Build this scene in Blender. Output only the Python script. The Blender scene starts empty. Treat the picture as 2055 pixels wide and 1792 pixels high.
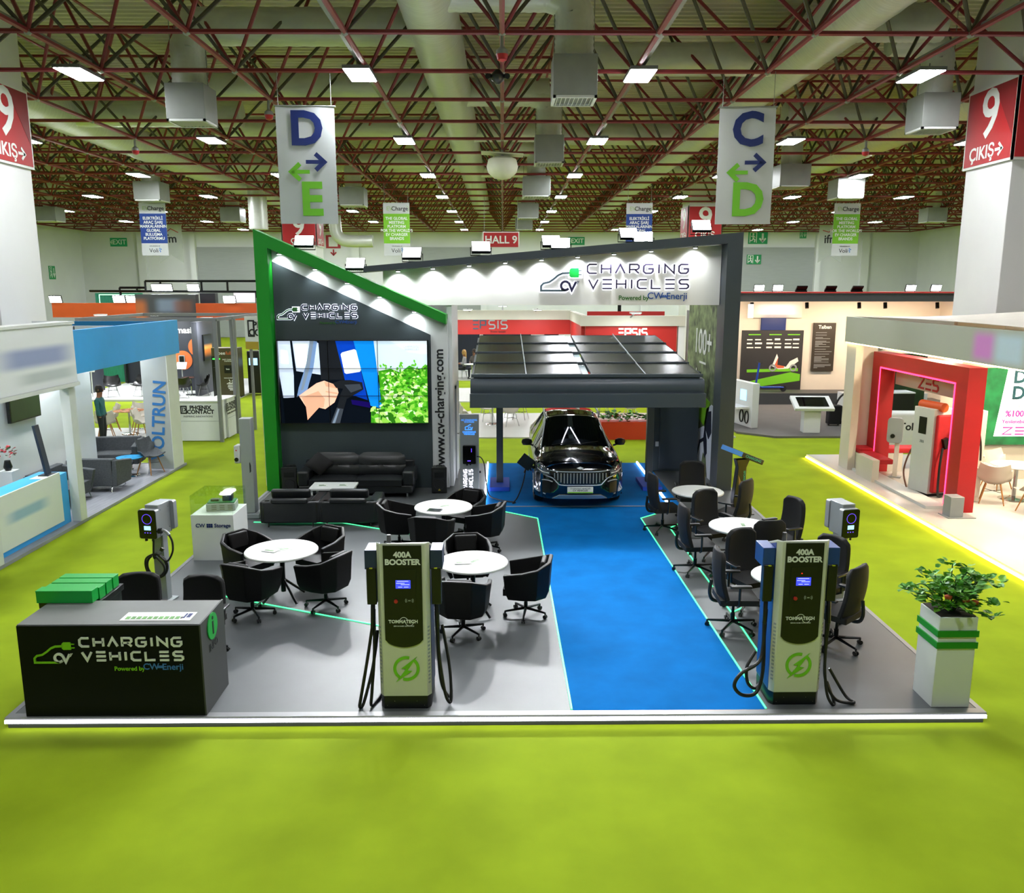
import bpy, math, random
from mathutils import Vector, Matrix, Euler

R = math.radians
PI = math.pi
sc = bpy.context.scene
COL = sc.collection

# ---------------------------------------------------------------- camera, world, exposure
cam_d = bpy.data.cameras.new('camera')
cam_d.sensor_width = 36.0
cam_d.sensor_fit = 'HORIZONTAL'
cam_d.lens = 36.0 * 1680.0 / 2055.0
cam_d.clip_end = 300.0
cam_d.clip_start = 0.1
cam = bpy.data.objects.new('camera', cam_d)
cam.location = (0.0, 0.0, 4.6)
cam.rotation_euler = (R(90 - 10.817), 0.0, R(-0.636))
COL.objects.link(cam)
sc.camera = cam
world = bpy.data.worlds.new('world')
world.use_nodes = True
world.node_tree.nodes['Background'].inputs[0].default_value = (0.5, 0.55, 0.6, 1)
world.node_tree.nodes['Background'].inputs[1].default_value = 0.03
sc.world = world
sc.view_settings.view_transform = 'Standard'
sc.view_settings.look = 'None'
sc.view_settings.exposure = 0.0
sc.view_settings.gamma = 1.0
sc.view_settings.use_curve_mapping = False
sc.cycles.max_bounces = 6
sc.cycles.diffuse_bounces = 3
sc.cycles.glossy_bounces = 3
sc.cycles.transmission_bounces = 5
sc.cycles.transparent_max_bounces = 6
sc.cycles.caustics_reflective = False
sc.cycles.caustics_refractive = False
sc.cycles.sample_clamp_indirect = 4.0
sc.cycles.use_denoising = True

# light levels of the lamps built further down
HALL_LAMP = 130.0      # radiance of the hall's ceiling panels
FLOOD = 40.0          # radiance of the stand's floodlight faces
FLOOD_W = 1650.0      # watts of the beam each floodlight throws over the stand
WASH_W = 42.0         # watts of each recessed wall-wash spot
ROOF_SPOT_W = 140.0

# ---------------------------------------------------------------- helpers
def lin(h):
    if not isinstance(h, str):
        return tuple(h)[:3]
    h = h.lstrip('#')
    out = []
    for i in (0, 2, 4):
        c = int(h[i:i + 2], 16) / 255.0
        out.append(c / 12.92 if c <= 0.04045 else ((c + 0.055) / 1.055) ** 2.4)
    return tuple(out)

MATS = {}
def mat(name, col, rough=0.5, metal=0.0, spec=0.5, em=0.0, emcol=None, noise=None, bump=0.0, trans=0.0, alpha=1.0, coat=0.0, coord='Object'):
    if name in MATS:
        return MATS[name]
    m = bpy.data.materials.new(name)
    m.use_nodes = True
    nt = m.node_tree
    b = nt.nodes['Principled BSDF']
    c = lin(col)
    b.inputs['Base Color'].default_value = (*c, 1)
    b.inputs['Roughness'].default_value = rough
    b.inputs['Metallic'].default_value = metal
    b.inputs['Specular IOR Level'].default_value = spec
    b.inputs['Coat Weight'].default_value = coat
    if trans:
        b.inputs['Transmission Weight'].default_value = trans
    if alpha < 1:
        b.inputs['Alpha'].default_value = alpha
    if em:
        b.inputs['Emission Color'].default_value = (*lin(emcol if emcol else col), 1)
        b.inputs['Emission Strength'].default_value = em
    if noise:
        scale, amt = noise[0], noise[1]
        tc = nt.nodes.new('ShaderNodeTexCoord')
        nz = nt.nodes.new('ShaderNodeTexNoise')
        nz.inputs['Scale'].default_value = scale
        nz.inputs['Detail'].default_value = 5.0
        if len(noise) > 2:
            mp = nt.nodes.new('ShaderNodeMapping')
            mp.inputs['Scale'].default_value = noise[2]
            nt.links.new(tc.outputs[coord], mp.inputs['Vector'])
            nt.links.new(mp.outputs['Vector'], nz.inputs['Vector'])
        else:
            nt.links.new(tc.outputs[coord], nz.inputs['Vector'])
        rp = nt.nodes.new('ShaderNodeValToRGB')
        rp.color_ramp.elements[0].position = 0.3
        rp.color_ramp.elements[1].position = 0.7
        rp.color_ramp.elements[0].color = (*[x * (1 - amt) for x in c], 1)
        rp.color_ramp.elements[1].color = (*[min(1, x * (1 + amt)) for x in c], 1)
        nt.links.new(nz.outputs['Fac'], rp.inputs['Fac'])
        nt.links.new(rp.outputs['Color'], b.inputs['Base Color'])
        if bump:
            bp = nt.nodes.new('ShaderNodeBump')
            bp.inputs['Strength'].default_value = bump
            bp.inputs['Distance'].default_value = 0.01
            nt.links.new(nz.outputs['Fac'], bp.inputs['Height'])
            nt.links.new(bp.outputs['Normal'], b.inputs['Normal'])
    MATS[name] = m
    return m

def stops_mat(name, axis, lo, hi, stops, rough=0.5, em=0.0, em_tint=None):
    """a printed panel whose colour is a soft ramp along one object axis"""
    m = bpy.data.materials.new(name)
    m.use_nodes = True
    nt = m.node_tree
    b = nt.nodes['Principled BSDF']
    b.inputs['Roughness'].default_value = rough
    tc = nt.nodes.new('ShaderNodeTexCoord')
    sx = nt.nodes.new('ShaderNodeSeparateXYZ')
    mr = nt.nodes.new('ShaderNodeMapRange')
    mr.inputs['From Min'].default_value = lo
    mr.inputs['From Max'].default_value = hi
    rp = nt.nodes.new('ShaderNodeValToRGB')
    rp.color_ramp.interpolation = 'EASE'
    while len(rp.color_ramp.elements) < len(stops):
        rp.color_ramp.elements.new(0.5)
    for e, (p, c) in zip(rp.color_ramp.elements, stops):
        e.position = p
        e.color = (*lin(c), 1)
    nt.links.new(tc.outputs['Object'], sx.inputs[0])
    nt.links.new(sx.outputs['XYZ'.index(axis)], mr.inputs['Value'])
    nt.links.new(mr.outputs['Result'], rp.inputs['Fac'])
    nt.links.new(rp.outputs['Color'], b.inputs['Base Color'])
    if em:
        nt.links.new(rp.outputs['Color'], b.inputs['Emission Color'])
        b.inputs['Emission Strength'].default_value = em
    return m

class MB:
    def __init__(self):
        self.v, self.f, self.m = [], [], []
    def add(self, vs, fs, mi=0):
        o = len(self.v)
        self.v += [tuple(p) for p in vs]
        self.f += [tuple(i + o for i in f) for f in fs]
        self.m += [mi] * len(fs)
        return self
    def box(self, x0, x1, y0, y1, z0, z1, mi=0):
        vs = [(x0, y0, z0), (x1, y0, z0), (x1, y1, z0), (x0, y1, z0), (x0, y0, z1), (x1, y0, z1), (x1, y1, z1), (x0, y1, z1)]
        return self.add(vs, [(3, 2, 1, 0), (4, 5, 6, 7), (0, 1, 5, 4), (1, 2, 6, 5), (2, 3, 7, 6), (3, 0, 4, 7)], mi)
    def obox(self, c, s, rx=0, ry=0, rz=0, mi=0):
        M = Matrix.Translation(c) @ Euler((rx, ry, rz)).to_matrix().to_4x4()
        o = len(self.v)
        self.box(-s[0] / 2, s[0] / 2, -s[1] / 2, s[1] / 2, -s[2] / 2, s[2] / 2, mi)
        for i in range(o, len(self.v)):
            self.v[i] = tuple(M @ Vector(self.v[i]))
        return self
    def tube(self, pts, r, n=8, closed=False, mi=0, cap=True):
        pts = [Vector(p) for p in pts]
        k = len(pts)
        rr = r if isinstance(r, (list, tuple)) else [r] * k
        vs, fs = [], []
        up = None
        for i in range(k):
            a = pts[(i - 1) % k] if (closed or i > 0) else pts[i]
            c = pts[(i + 1) % k] if (closed or i < k - 1) else pts[i]
            t = (c - a).normalized()
            if up is None:
                up = Vector((0, 0, 1)) if abs(t.z) < 0.9 else Vector((0, 1, 0))
            up = (up - t * up.dot(t))
            if up.length < 1e-5:
                up = t.orthogonal()
            up.normalize()
            s = t.cross(up)
            for j in range(n):
                an = 2 * PI * j / n
                vs.append(pts[i] + (up * math.cos(an) + s * math.sin(an)) * rr[i])
        for i in range(k if closed else k - 1):
            for j in range(n):
                a0, a1 = i * n + j, i * n + (j + 1) % n
                b0, b1 = ((i + 1) % k) * n + j, ((i + 1) % k) * n + (j + 1) % n
                fs.append((a0, a1, b1, b0))
        if cap and not closed:
            fs.append(tuple(reversed(range(n))))
            fs.append(tuple((k - 1) * n + j for j in range(n)))
        return self.add(vs, fs, mi)
    def cyl(self, p0, p1, r0, r1=None, n=16, mi=0):
        return self.tube([p0, p1], [r0, r0 if r1 is None else r1], n, mi=mi)
    def lathe(self, prof, c=(0, 0, 0), n=28, mi=0, sx=1, sy=1):
        vs, fs = [], []
        for r, z in prof:
            for j in range(n):
                a = 2 * PI * j / n
                vs.append((c[0] + r * sx * math.cos(a), c[1] + r * sy * math.sin(a), c[2] + z))
        for i in range(len(prof) - 1):
            for j in range(n):
                fs.append((i * n + j, i * n + (j + 1) % n, (i + 1) * n + (j + 1) % n, (i + 1) * n + j))
        fs.append(tuple(reversed(range(n))))
        fs.append(tuple((len(prof) - 1) * n + j for j in range(n)))
        return self.add(vs, fs, mi)
    def prism(self, poly, fr, d0, d1, mi=0):
        O, U, V = Vector(fr[0]), Vector(fr[1]), Vector(fr[2])
        N = U.cross(V).normalized()
        k = len(poly)
        area = sum(poly[i][0] * poly[(i + 1) % k][1] - poly[(i + 1) % k][0] * poly[i][1] for i in range(k))
        if area < 0:
            poly = poly[::-1]
        vs = [O + U * a + V * b + N * d0 for a, b in poly] + [O + U * a + V * b + N * d1 for a, b in poly]
        fs = [tuple(reversed(range(k))), tuple(range(k, 2 * k))]
        fs += [(i, (i + 1) % k, k + (i + 1) % k, k + i) for i in range(k)]
        return self.add(vs, fs, mi)
    def ribbon(self, pts, w, fr, d0, d1, closed=False, mi=0):
        """a flat band of width w along 2D pts, mitred at the corners"""
        O, U, V = Vector(fr[0]), Vector(fr[1]), Vector(fr[2])
        N = U.cross(V).normalized()
        P = [Vector(p) for p in pts]
        k = len(P)
        L, Rr = [], []
        for i in range(k):
            d1v = (P[i] - P[i - 1]).normalized() if (i > 0 or closed) else None
            d2v = (P[(i + 1) % k] - P[i]).normalized() if (i < k - 1 or closed) else None
            if d1v is None:
                n = Vector((-d2v.y, d2v.x)); s = 1
            elif d2v is None:
                n = Vector((-d1v.y, d1v.x)); s = 1
            else:
                n1, n2 = Vector((-d1v.y, d1v.x)), Vector((-d2v.y, d2v.x))
                n = n1 + n2
                n = n.normalized() if n.length > 1e-6 else n1
                s = min(2.2, 1.0 / max(0.2, n.dot(n1)))
            L.append(P[i] + n * w / 2 * s)
            Rr.append(P[i] - n * w / 2 * s)
        vs = []
        for d in (d0, d1):
            for a, b in zip(L, Rr):
                vs += [O + U * a.x + V * a.y + N * d, O + U * b.x + V * b.y + N * d]
        fs = []
        h = 2 * k
        for i in range(k if closed else k - 1):
            a, b = 2 * i, 2 * ((i + 1) % k)
            fs += [(a, a + 1, b + 1, b), (h + a + 1, h + a, h + b, h + b + 1), (a, b, h + b, h + a), (a + 1, h + a + 1, h + b + 1, b + 1)]
        if not closed:
            e = 2 * (k - 1)
            fs += [(0, h, h + 1, 1), (e, e + 1, h + e + 1, h + e)]
        return self.add(vs, [tuple(reversed(f)) for f in fs], mi)
    def sheet(self, rows, mi=0, flip=False):
        n = len(rows[0])
        fs = []
        for i in range(len(rows) - 1):
            for j in range(n - 1):
                q = (i * n + j, i * n + j + 1, (i + 1) * n + j + 1, (i + 1) * n + j)
                fs.append(tuple(reversed(q)) if flip else q)
        return self.add([p for r in rows for p in r], fs, mi)
    def shell(self, rows, th, mi=0):
        """a sheet given thickness along its average normals"""
        a = [[Vector(p) for p in r] for r in rows]
        n, m = len(a), len(a[0])
        nor = []
        for i in range(n):
            row = []
            for j in range(m):
                du = a[min(i + 1, n - 1)][j] - a[max(i - 1, 0)][j]
                dv = a[i][min(j + 1, m - 1)] - a[i][max(j - 1, 0)]
                q = du.cross(dv)
                row.append(q.normalized() if q.length > 1e-9 else Vector((0, 0, 1)))
            nor.append(row)
        b = [[a[i][j] + nor[i][j] * th for j in range(m)] for i in range(n)]
        vs = [p for r in a for p in r] + [p for r in b for p in r]
        o = n * m
        fs = []
        for i in range(n - 1):
            for j in range(m - 1):
                q = (i * m + j, i * m + j + 1, (i + 1) * m + j + 1, (i + 1) * m + j)
                fs += [q, tuple(o + t for t in reversed(q))]
        edge = [j for j in range(m)] + [i * m + m - 1 for i in range(1, n)] + [(n - 1) * m + j for j in range(m - 2, -1, -1)] + [i * m for i in range(n - 2, 0, -1)]
        for x, y in zip(edge, edge[1:] + edge[:1]):
            fs.append((y, x, o + x, o + y))
        return self.add(vs, fs, mi)

def obj(name, mb, mats, parent=None, bev=0.0, seg=2, loc=None, smooth=38, sub=0):
    me = bpy.data.meshes.new(name)
    me.from_pydata(mb.v, [], mb.f)
    for m in (mats if isinstance(mats, (list, tuple)) else [mats]):
        me.materials.append(m)
    if any(mb.m):
        me.polygons.foreach_set('material_index', mb.m)
    me.update()
    if smooth:
        me.polygons.foreach_set('use_smooth', [True] * len(me.polygons))
        me.set_sharp_from_angle(angle=R(smooth))
    o = bpy.data.objects.new(name, me)
    COL.objects.link(o)
    if parent is not None:
        o.parent = parent
    if loc is not None:
        o.location = loc
    if bev:
        b = o.modifiers.new('bevel', 'BEVEL')
        b.width = bev
        b.segments = seg
        b.limit_method = 'ANGLE'
        b.angle_limit = R(40)
        b.harden_normals = False
    if sub:
        s = o.modifiers.new('sub', 'SUBSURF')
        s.levels = s.render_levels = sub
    return o

def tag(o, label, cat, group=None, kind=None):
    if label: o['label'] = label
    if cat: o['category'] = cat
    if group: o['group'] = group
    if kind: o['kind'] = kind
    return o

def thing(name, label, cat, loc=(0, 0, 0), rz=0.0, group=None):
    o = bpy.data.objects.new(name, None)
    o.empty_display_size = 0.1
    COL.objects.link(o)
    o.location = loc
    o.rotation_euler = (0, 0, rz)
    return tag(o, label, cat, group)

def struct(name, mb, mats, parent=None, **k):
    o = obj(name, mb, mats, parent, **k)
    if parent is None:
        o['kind'] = 'structure'
    return o

def dup(root, loc, rz, label=None, group=None):
    r = root.copy(); COL.objects.link(r)
    r.location = loc; r.rotation_euler = (0, 0, rz)
    if label: r['label'] = label
    if group: r['group'] = group
    for ch in list(root.children):
        c = ch.copy(); COL.objects.link(c); c.parent = r
        for g in list(ch.children):
            d = g.copy(); COL.objects.link(d); d.parent = c
    return r

def text(name, s, size, m, parent, O, U=(1, 0, 0), V=(0, 0, 1), ext=0.004, align='CENTER', off=0.0, width=1.0, spacing=1.0, line=1.0):
    cu = bpy.data.curves.new(name, 'FONT')
    cu.body = s
    cu.size = size
    cu.extrude = ext
    cu.offset = off
    cu.align_x = align
    cu.align_y = 'CENTER'
    cu.space_character = spacing
    cu.space_line = line
    cu.resolution_u = 3
    cu.materials.append(m)
    o = bpy.data.objects.new(name, cu)
    COL.objects.link(o)
    if parent is not None:
        o.parent = parent
    U, V = Vector(U).normalized(), Vector(V).normalized()
    N = U.cross(V)
    M = Matrix(((U.x * width, V.x, N.x, O[0]), (U.y * width, V.y, N.y, O[1]), (U.z * width, V.z, N.z, O[2]), (0, 0, 0, 1)))
    o.matrix_basis = M
    return o

def arc(cx, cy, r, a0, a1, n=16):
    return [(cx + r * math.cos(R(a0 + (a1 - a0) * i / n)), cy + r * math.sin(R(a0 + (a1 - a0) * i / n))) for i in range(n + 1)]

def rrect(x0, x1, y0, y1, r, n=5):
    p = []
    for cx, cy, a in ((x1 - r, y0 + r, -90), (x1 - r, y1 - r, 0), (x0 + r, y1 - r, 90), (x0 + r, y0 + r, 180)):
        p += arc(cx, cy, r, a, a + 90, n)
    return p

def cat(pts, n=6, closed=False):
    """Catmull-Rom through 3D points"""
    P = [Vector(p) for p in pts]
    k = len(P)
    out = []
    for i in range(k if closed else k - 1):
        p0 = P[(i - 1) % k] if (closed or i > 0) else P[i]
        p1, p2 = P[i], P[(i + 1) % k]
        p3 = P[(i + 2) % k] if (closed or i + 2 < k) else p2
        for t in range(n):
            u = t / n
            out.append(0.5 * ((2 * p1) + (p2 - p0) * u + (2 * p0 - 5 * p1 + 4 * p2 - p3) * u * u + (3 * p1 - p0 - 3 * p2 + p3) * u ** 3))
    if not closed:
        out.append(P[-1])
    return out

FZ = 0.12   # top of the stand's platform
XF = ((0, 0, 0), (1, 0, 0), (0, 0, 1))      # frame facing -Y
def frame_front(x, y, z):                   # a sign plane that faces the camera's side (-Y)
    return ((x, y, z), (1, 0, 0), (0, 0, 1))

# ---------------------------------------------------------------- materials
M_lime = mat('lime_carpet', (0.235, 0.325, 0.010), 0.95, spec=0.1, noise=(1.3, 0.10), bump=0.05)
M_gray = mat('grey_carpet', '#74777a', 0.6, spec=0.25, noise=(2.0, 0.06))
M_blue = mat('blue_carpet', (0.0, 0.128, 0.40), 0.95, spec=0.08, noise=(2.2, 0.12))
M_white = mat('white_laminate', '#d8dcd9', 0.45, noise=(3, 0.02))
M_offwhite = mat('white_painted_board', '#c9cdc9', 0.6, noise=(1.5, 0.03))
M_wallw = mat('hall_wall_paint', '#e6e9ea', 0.8, noise=(0.3, 0.05))
M_anth = mat('anthracite_panel', '#343f43', 0.55, noise=(2, 0.06))
M_anth2 = mat('anthracite_metal', '#39424a', 0.4, noise=(2, 0.06))
M_green = mat('green_panel', '#0a8a1e', 0.45, noise=(2, 0.04))
M_green2 = mat('green_lacquer', '#0fa03c', 0.35, noise=(4, 0.04))
M_lgreen = mat('lime_print', '#7cc21c', 0.5, noise=(4, 0.03))
M_black = mat('black_leather', '#060607', 0.55, spec=0.25, noise=(30, 0.2), bump=0.08)
M_blackf = mat('black_fabric', '#08090b', 0.8, noise=(60, 0.25))
M_blackp = mat('black_plastic', '#0a0b0c', 0.35, noise=(8, 0.1))
M_blackm = mat('black_metal', '#101214', 0.3, metal=0.6, noise=(8, 0.1))
M_rubber = mat('black_rubber_cable', '#08080a', 0.5, noise=(10, 0.1))
M_steel = mat('grey_powder_coat', '#9aa0a2', 0.4, metal=0.2, noise=(4, 0.03))
M_chrome = mat('chrome', '#d0d2d4', 0.12, metal=1.0, noise=(6, 0.02))
M_dgray = mat('dark_grey_laminate', '#3a3c3c', 0.5, noise=(4, 0.05))
M_green_led = mat('green_led', '#20ff90', 0.5, em=1.5, emcol=(0.10, 1.0, 0.40))
M_white_led = mat('white_led', '#ffffff', 0.5, em=14.0, emcol=(0.86, 0.88, 1.0))
M_print_b = mat('blue_print', '#0c2464', 0.5, noise=(4, 0.02))
M_print_k = mat('black_print', '#15171a', 0.5, noise=(4, 0.02))
M_print_w = mat('white_print', '#e4e8e2', 0.5, noise=(4, 0.02))
M_glass = bpy.data.materials.new('clear_acrylic'); M_glass.use_nodes = True
_nt = M_glass.node_tree; _nt.nodes.clear()
_o = _nt.nodes.new('ShaderNodeOutputMaterial'); _mx = _nt.nodes.new('ShaderNodeMixShader'); _t = _nt.nodes.new('ShaderNodeBsdfTransparent'); _g = _nt.nodes.new('ShaderNodeBsdfGlossy'); _fr = _nt.nodes.new('ShaderNodeValue')
_t.inputs[0].default_value = (0.93, 0.97, 0.93, 1); _g.inputs['Roughness'].default_value = 0.02; _fr.outputs[0].default_value = 0.07
_nt.links.new(_fr.outputs[0], _mx.inputs[0]); _nt.links.new(_t.outputs[0], _mx.inputs[1]); _nt.links.new(_g.outputs[0], _mx.inputs[2]); _nt.links.new(_mx.outputs[0], _o.inputs[0])
M_red = mat('red_panel', '#b3161c', 0.5, noise=(3, 0.05))
M_redbar = mat('red_painted_tube', '#7a222b', 0.5, noise=(1.5, 0.12))
M_redbar_shade = mat('shaded_red_tube', '#454234', 0.6, noise=(1.5, 0.12))  # olive is shade and lime floor light painted onto red tubes
M_duct = mat('aluminium_foil_duct', '#cfd3cb', 0.4, metal=0.25, noise=(2.0, 0.08, (1, 8, 1)), bump=0.5)
M_galv = mat('galvanised_box', '#8d918c', 0.5, metal=0.3, noise=(3, 0.06))
M_wood = mat('oak_leg', '#a8743c', 0.5, noise=(8, 0.15))
M_leaf = mat('leaf_green', '#3f8a1e', 0.5, noise=(9, 0.45))
M_leafd = mat('leaf_dark', '#1d4a17', 0.5, noise=(9, 0.4))
# ================================================================ THE HALL
HX, HY0, HY1 = 38.0, -16.0, 78.0
struct('floor', MB().box(-HX, HX, HY0, HY1, -0.2, 0.0), M_lime, smooth=0)
struct('wall_back', MB().box(-HX, HX, HY1, HY1 + 0.3, 0, 12.2), M_wallw, smooth=0)
struct('wall_left', MB().box(-HX - 0.3, -HX, HY0, HY1, 0, 12.2), M_wallw, smooth=0)
struct('wall_right', MB().box(HX, HX + 0.3, HY0, HY1, 0, 12.2), M_wallw, smooth=0)
struct('wall_front', MB().box(-HX, HX, HY0 - 0.3, HY0, 0, 12.2), M_wallw, smooth=0)
M_doorg = mat('grey_roller_door', '#a3a8a8', 0.7, noise=(1, 0.04, (1, 1, 12)))
for n, (a, b) in enumerate(((-27.6, -17.0), (17.5, 28.4), (-8.5, -2.0)), 1):
    d = struct('door_%d' % n, MB().box(a, b, HY1 - 0.12, HY1 - 0.02, 0.02, 8.1), M_doorg, smooth=0)
    fr = MB()
    fr.box(a - 0.5, a - 0.02, HY1 - 0.5, HY1 - 0.02, 0.02, 9.3)
    fr.box(b + 0.02, b + 0.5, HY1 - 0.5, HY1 - 0.02, 0.02, 9.3)
    obj('door_frame', fr, M_wallw, d)
for n, x in enumerate((-32.5, -13.3, 13.0, 33.0), 1):
    struct('trim_%d' % n, MB().box(x - 0.35, x + 0.35, HY1 - 0.35, HY1 - 0.01, 0.02, 9.5), M_wallw)

# roof: corrugated deck, two chord layers and the web of a space frame
M_deck = mat('roof_deck_sheet', '#c8c2b0', 0.6, noise=(0.5, 0.06))
mb = MB()
rows = []
yy = 2.0
while yy < HY1:
    for dy, dz in ((0, 0), (0.05, 0.07), (0.17, 0.07), (0.22, 0)):
        rows.append([(-HX, yy + dy, 12.0 + dz), (HX, yy + dy, 12.0 + dz)])
    yy += 0.34
mb.sheet(rows)
mb.box(-HX, HX, HY0, HY1, 12.1, 12.3)
ceiling = struct('ceiling', mb, M_deck, smooth=0)
GX, GY, GY0, ZB, ZT = 3.02, 2.95, 17.3, 9.4, 11.55
IX, J0, J1 = 12, -4, 20
def nb(i, j): return (i * GX, GY0 + j * GY, ZB)
def nt_(i, j): return ((i + 0.5) * GX, GY0 + (j + 0.5) * GY, ZT)
bot, top, webr, webo, node = MB(), MB(), MB(), MB(), MB()
for i in range(-IX, IX + 1):
    for j in range(J0, J1 + 1):
        if i < IX: bot.tube([nb(i, j), nb(i + 1, j)], 0.048, 6, cap=False)
        if j < J1: bot.tube([nb(i, j), nb(i, j + 1)], 0.056, 6, cap=False)
        node.lathe([(0.02, -0.08), (0.08, -0.04), (0.08, 0.04), (0.02, 0.08)], nb(i, j), 6)
        if i < IX and j < J1:
            t = nt_(i, j)
            if i < IX - 1: top.tube([t, nt_(i + 1, j)], 0.04, 6, cap=False)
            if j < J1 - 1: top.tube([t, nt_(i, j + 1)], 0.04, 6, cap=False)
            for k, (a, b) in enumerate(((0, 0), (1, 0), (0, 1), (1, 1))):
                (webr if k in (1, 2) else webo).tube([nb(i + a, j + b), t], 0.042, 6, cap=False)
obj('bottom_chord_lattice', bot, M_redbar, ceiling)
obj('top_chord_lattice', top, M_redbar, ceiling)
obj('red_web_lattice', webr, M_redbar, ceiling)
obj('shaded_web_lattice', webo, M_redbar_shade, ceiling)
obj('joint_mesh', node, M_galv, ceiling)
for i in (-3, -2, -1, 1, 2, 3):
    x = i * GX + (0.16 if i > 0 else -0.16)
    obj('cable_tray', MB().box(x - 0.05, x + 0.05, 8.0, 76, 9.5, 9.56), M_galv, ceiling)

# ceiling lights: a panel every third bay in rows along the hall
M_lamp = mat('light_panel_diffuser', '#ffffff', 0.5, em=HALL_LAMP, emcol=(0.93, 0.95, 1.0))
M_lhouse = mat('lamp_housing', '#6f7376', 0.5, metal=0.3, noise=(4, 0.03))
ORD = ['first', 'second', 'third', 'fourth', 'fifth', 'sixth', 'seventh', 'eighth', 'ninth']
def ceiling_light(label):
    t = thing('ceiling_light', label, 'ceiling light', (0, 0, 0), 0, 'rectangular ceiling lights')
    obj('housing', MB().box(-0.3, 0.3, -0.6, 0.6, 0.015, 0.09), M_lhouse, t)
    obj('diffuser', MB().box(-0.28, 0.28, -0.57, 0.57, 0.0, 0.015), M_lamp, t, smooth=0)
    h = MB()
    for s in (-0.4, 0.4): h.cyl((0, s, 0.09), (0, s, 0.2), 0.012, n=6)
    obj('hanger_frame', h, M_lhouse, t)
    return t
cl0 = None
ROWN = {3.12: 'row just right of the middle duct', -3.2: 'row just left of the middle duct', 9.5: 'second row right of the middle', -9.5: 'second row left of the middle',
        15.5: 'third row right of the middle', -15.6: 'third row left of the middle', 21.5: 'fourth row right of the middle', -21.7: 'fourth row left of the middle',
        27.6: 'row near the right hall wall', -27.6: 'row near the left hall wall'}
for x, rn in ROWN.items():
    for k in range(0, 7):
        y = 20.15 + 8.72 * k
        if y < -14: continue
        d = math.hypot(x, y)
        lab = 'white ceiling light, %s from the camera, in the %s' % (ORD[k], rn)
        if cl0 is None:
            cl0 = ceiling_light(lab); cl0.location = (x, y, 9.27)
        else:
            dup(cl0, (x, y, 9.27), 0, lab)

# the rows go on over the near end of the stand and the camera
for x, rn in list(ROWN.items())[:4]:
    for k in (-2, -1):
        if k == -2 and abs(x) > 5: continue
        dup(cl0, (x, 20.15 + 8.72 * k, 9.27), 0, 'white ceiling light %s, in the %s' % ('over the camera' if k == -2 else 'over the booster chargers', rn))

# ventilation ducts
def ripple(a, b, r, n, amp=0.03):
    a, b = Vector(a), Vector(b)
    pts = [a.lerp(b, i / n) for i in range(n + 1)]
    return pts, [r * (1 + amp * (i % 2)) for i in range(n + 1)]
def long_duct(label, x, r, z, y0, y1, branches=()):
    t = thing('air_duct', label, 'duct', (x, 0, z), 0, 'foil ducts under the roof')
    mb = MB(); p, q = ripple((0, y0, 0), (0, y1, 0), r, 150, 0.018)
    mb.tube(p, q, 24)
    obj('main_pipe', mb, M_duct, t)
    for (yb, dx) in branches:
        mb = MB(); p, q = ripple((0, yb, 0.02), (dx, yb, 0.02), 0.42, 30, 0.03)
        mb.tube(p, q, 18)
        obj('branch_pipe', mb, M_duct, t)
    return t
long_duct('big silver foil duct running down the middle of the roof', -1.6, 0.62, 10.65, 10, 66,
          ((18.9, 3.1), (21.5, -5.9), (28.3, 3.1), (27.5, -9.5), (35, 3.1), (34.5, -9.5), (42.7, -5.7), (46, 3.1), (44, -12)))
long_duct('big silver foil duct crossing the upper right of the photo', 7.9, 0.62, 10.7, 10, 66, ((21.2, 2.5), (24.5, -5.5), (34.7, 3.6), (36, -6.5), (46, 5)))
long_duct('silver foil duct above the second row of lights, left side of the hall', -14.8, 0.6, 10.3, 16, 62, ((30, 6), (40.5, -1.65), (53, -1.9)))
long_duct('silver foil duct passing behind the right column sign', 14.6, 0.6, 10.3, 16, 62, ((30, -5), (39.1, 0.9)))

def diffuser(label, x, y, s=0.92, drop_dx=0.0):
    t = thing('air_diffuser', label, 'air diffuser', (x, y, 8.46), 0, 'grey air diffuser boxes')
    obj('box', MB().box(-s / 2, s / 2, -s / 2, s / 2, 0.05, 0.86), M_galv, t, bev=0.01)
    g = MB()
    for i in range(9):
        u = -s / 2 + 0.1 + i * (s - 0.2) / 8
        g.obox((u, 0, 0.03), (0.012, s - 0.14, 0.06), ry=0.5)
    g.box(-s / 2, s / 2, -s / 2, -s / 2 + 0.06, 0, 0.05).box(-s / 2, s / 2, s / 2 - 0.06, s / 2, 0, 0.05)
    g.box(-s / 2, -s / 2 + 0.06, -s / 2, s / 2, 0, 0.05).box(s / 2 - 0.06, s / 2, -s / 2, s / 2, 0, 0.05)
    obj('grille', g, M_white, t, smooth=0)
    mb = MB()
    pts = [(drop_dx, 0, 2.21)] + [(drop_dx * 0.45, 0, 2.19), (drop_dx * 0.12, 0, 2.04), (0, 0, 1.74)] + [(0, 0, 1.74 - 0.06 * i) for i in range(1, 16)]
    mb.tube(pts, [0.41] * 4 + [0.4 if i % 2 else 0.42 for i in range(15)], 18)
    obj('drop_pipe', mb, M_duct, t)
    w = MB()
    for a in (-s / 2 + 0.04, s / 2 - 0.04):
        w.cyl((a, 0, 0.86), (a, 0, 3.08), 0.012, n=5)
    obj('hanging_wire', w, M_galv, t)
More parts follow.
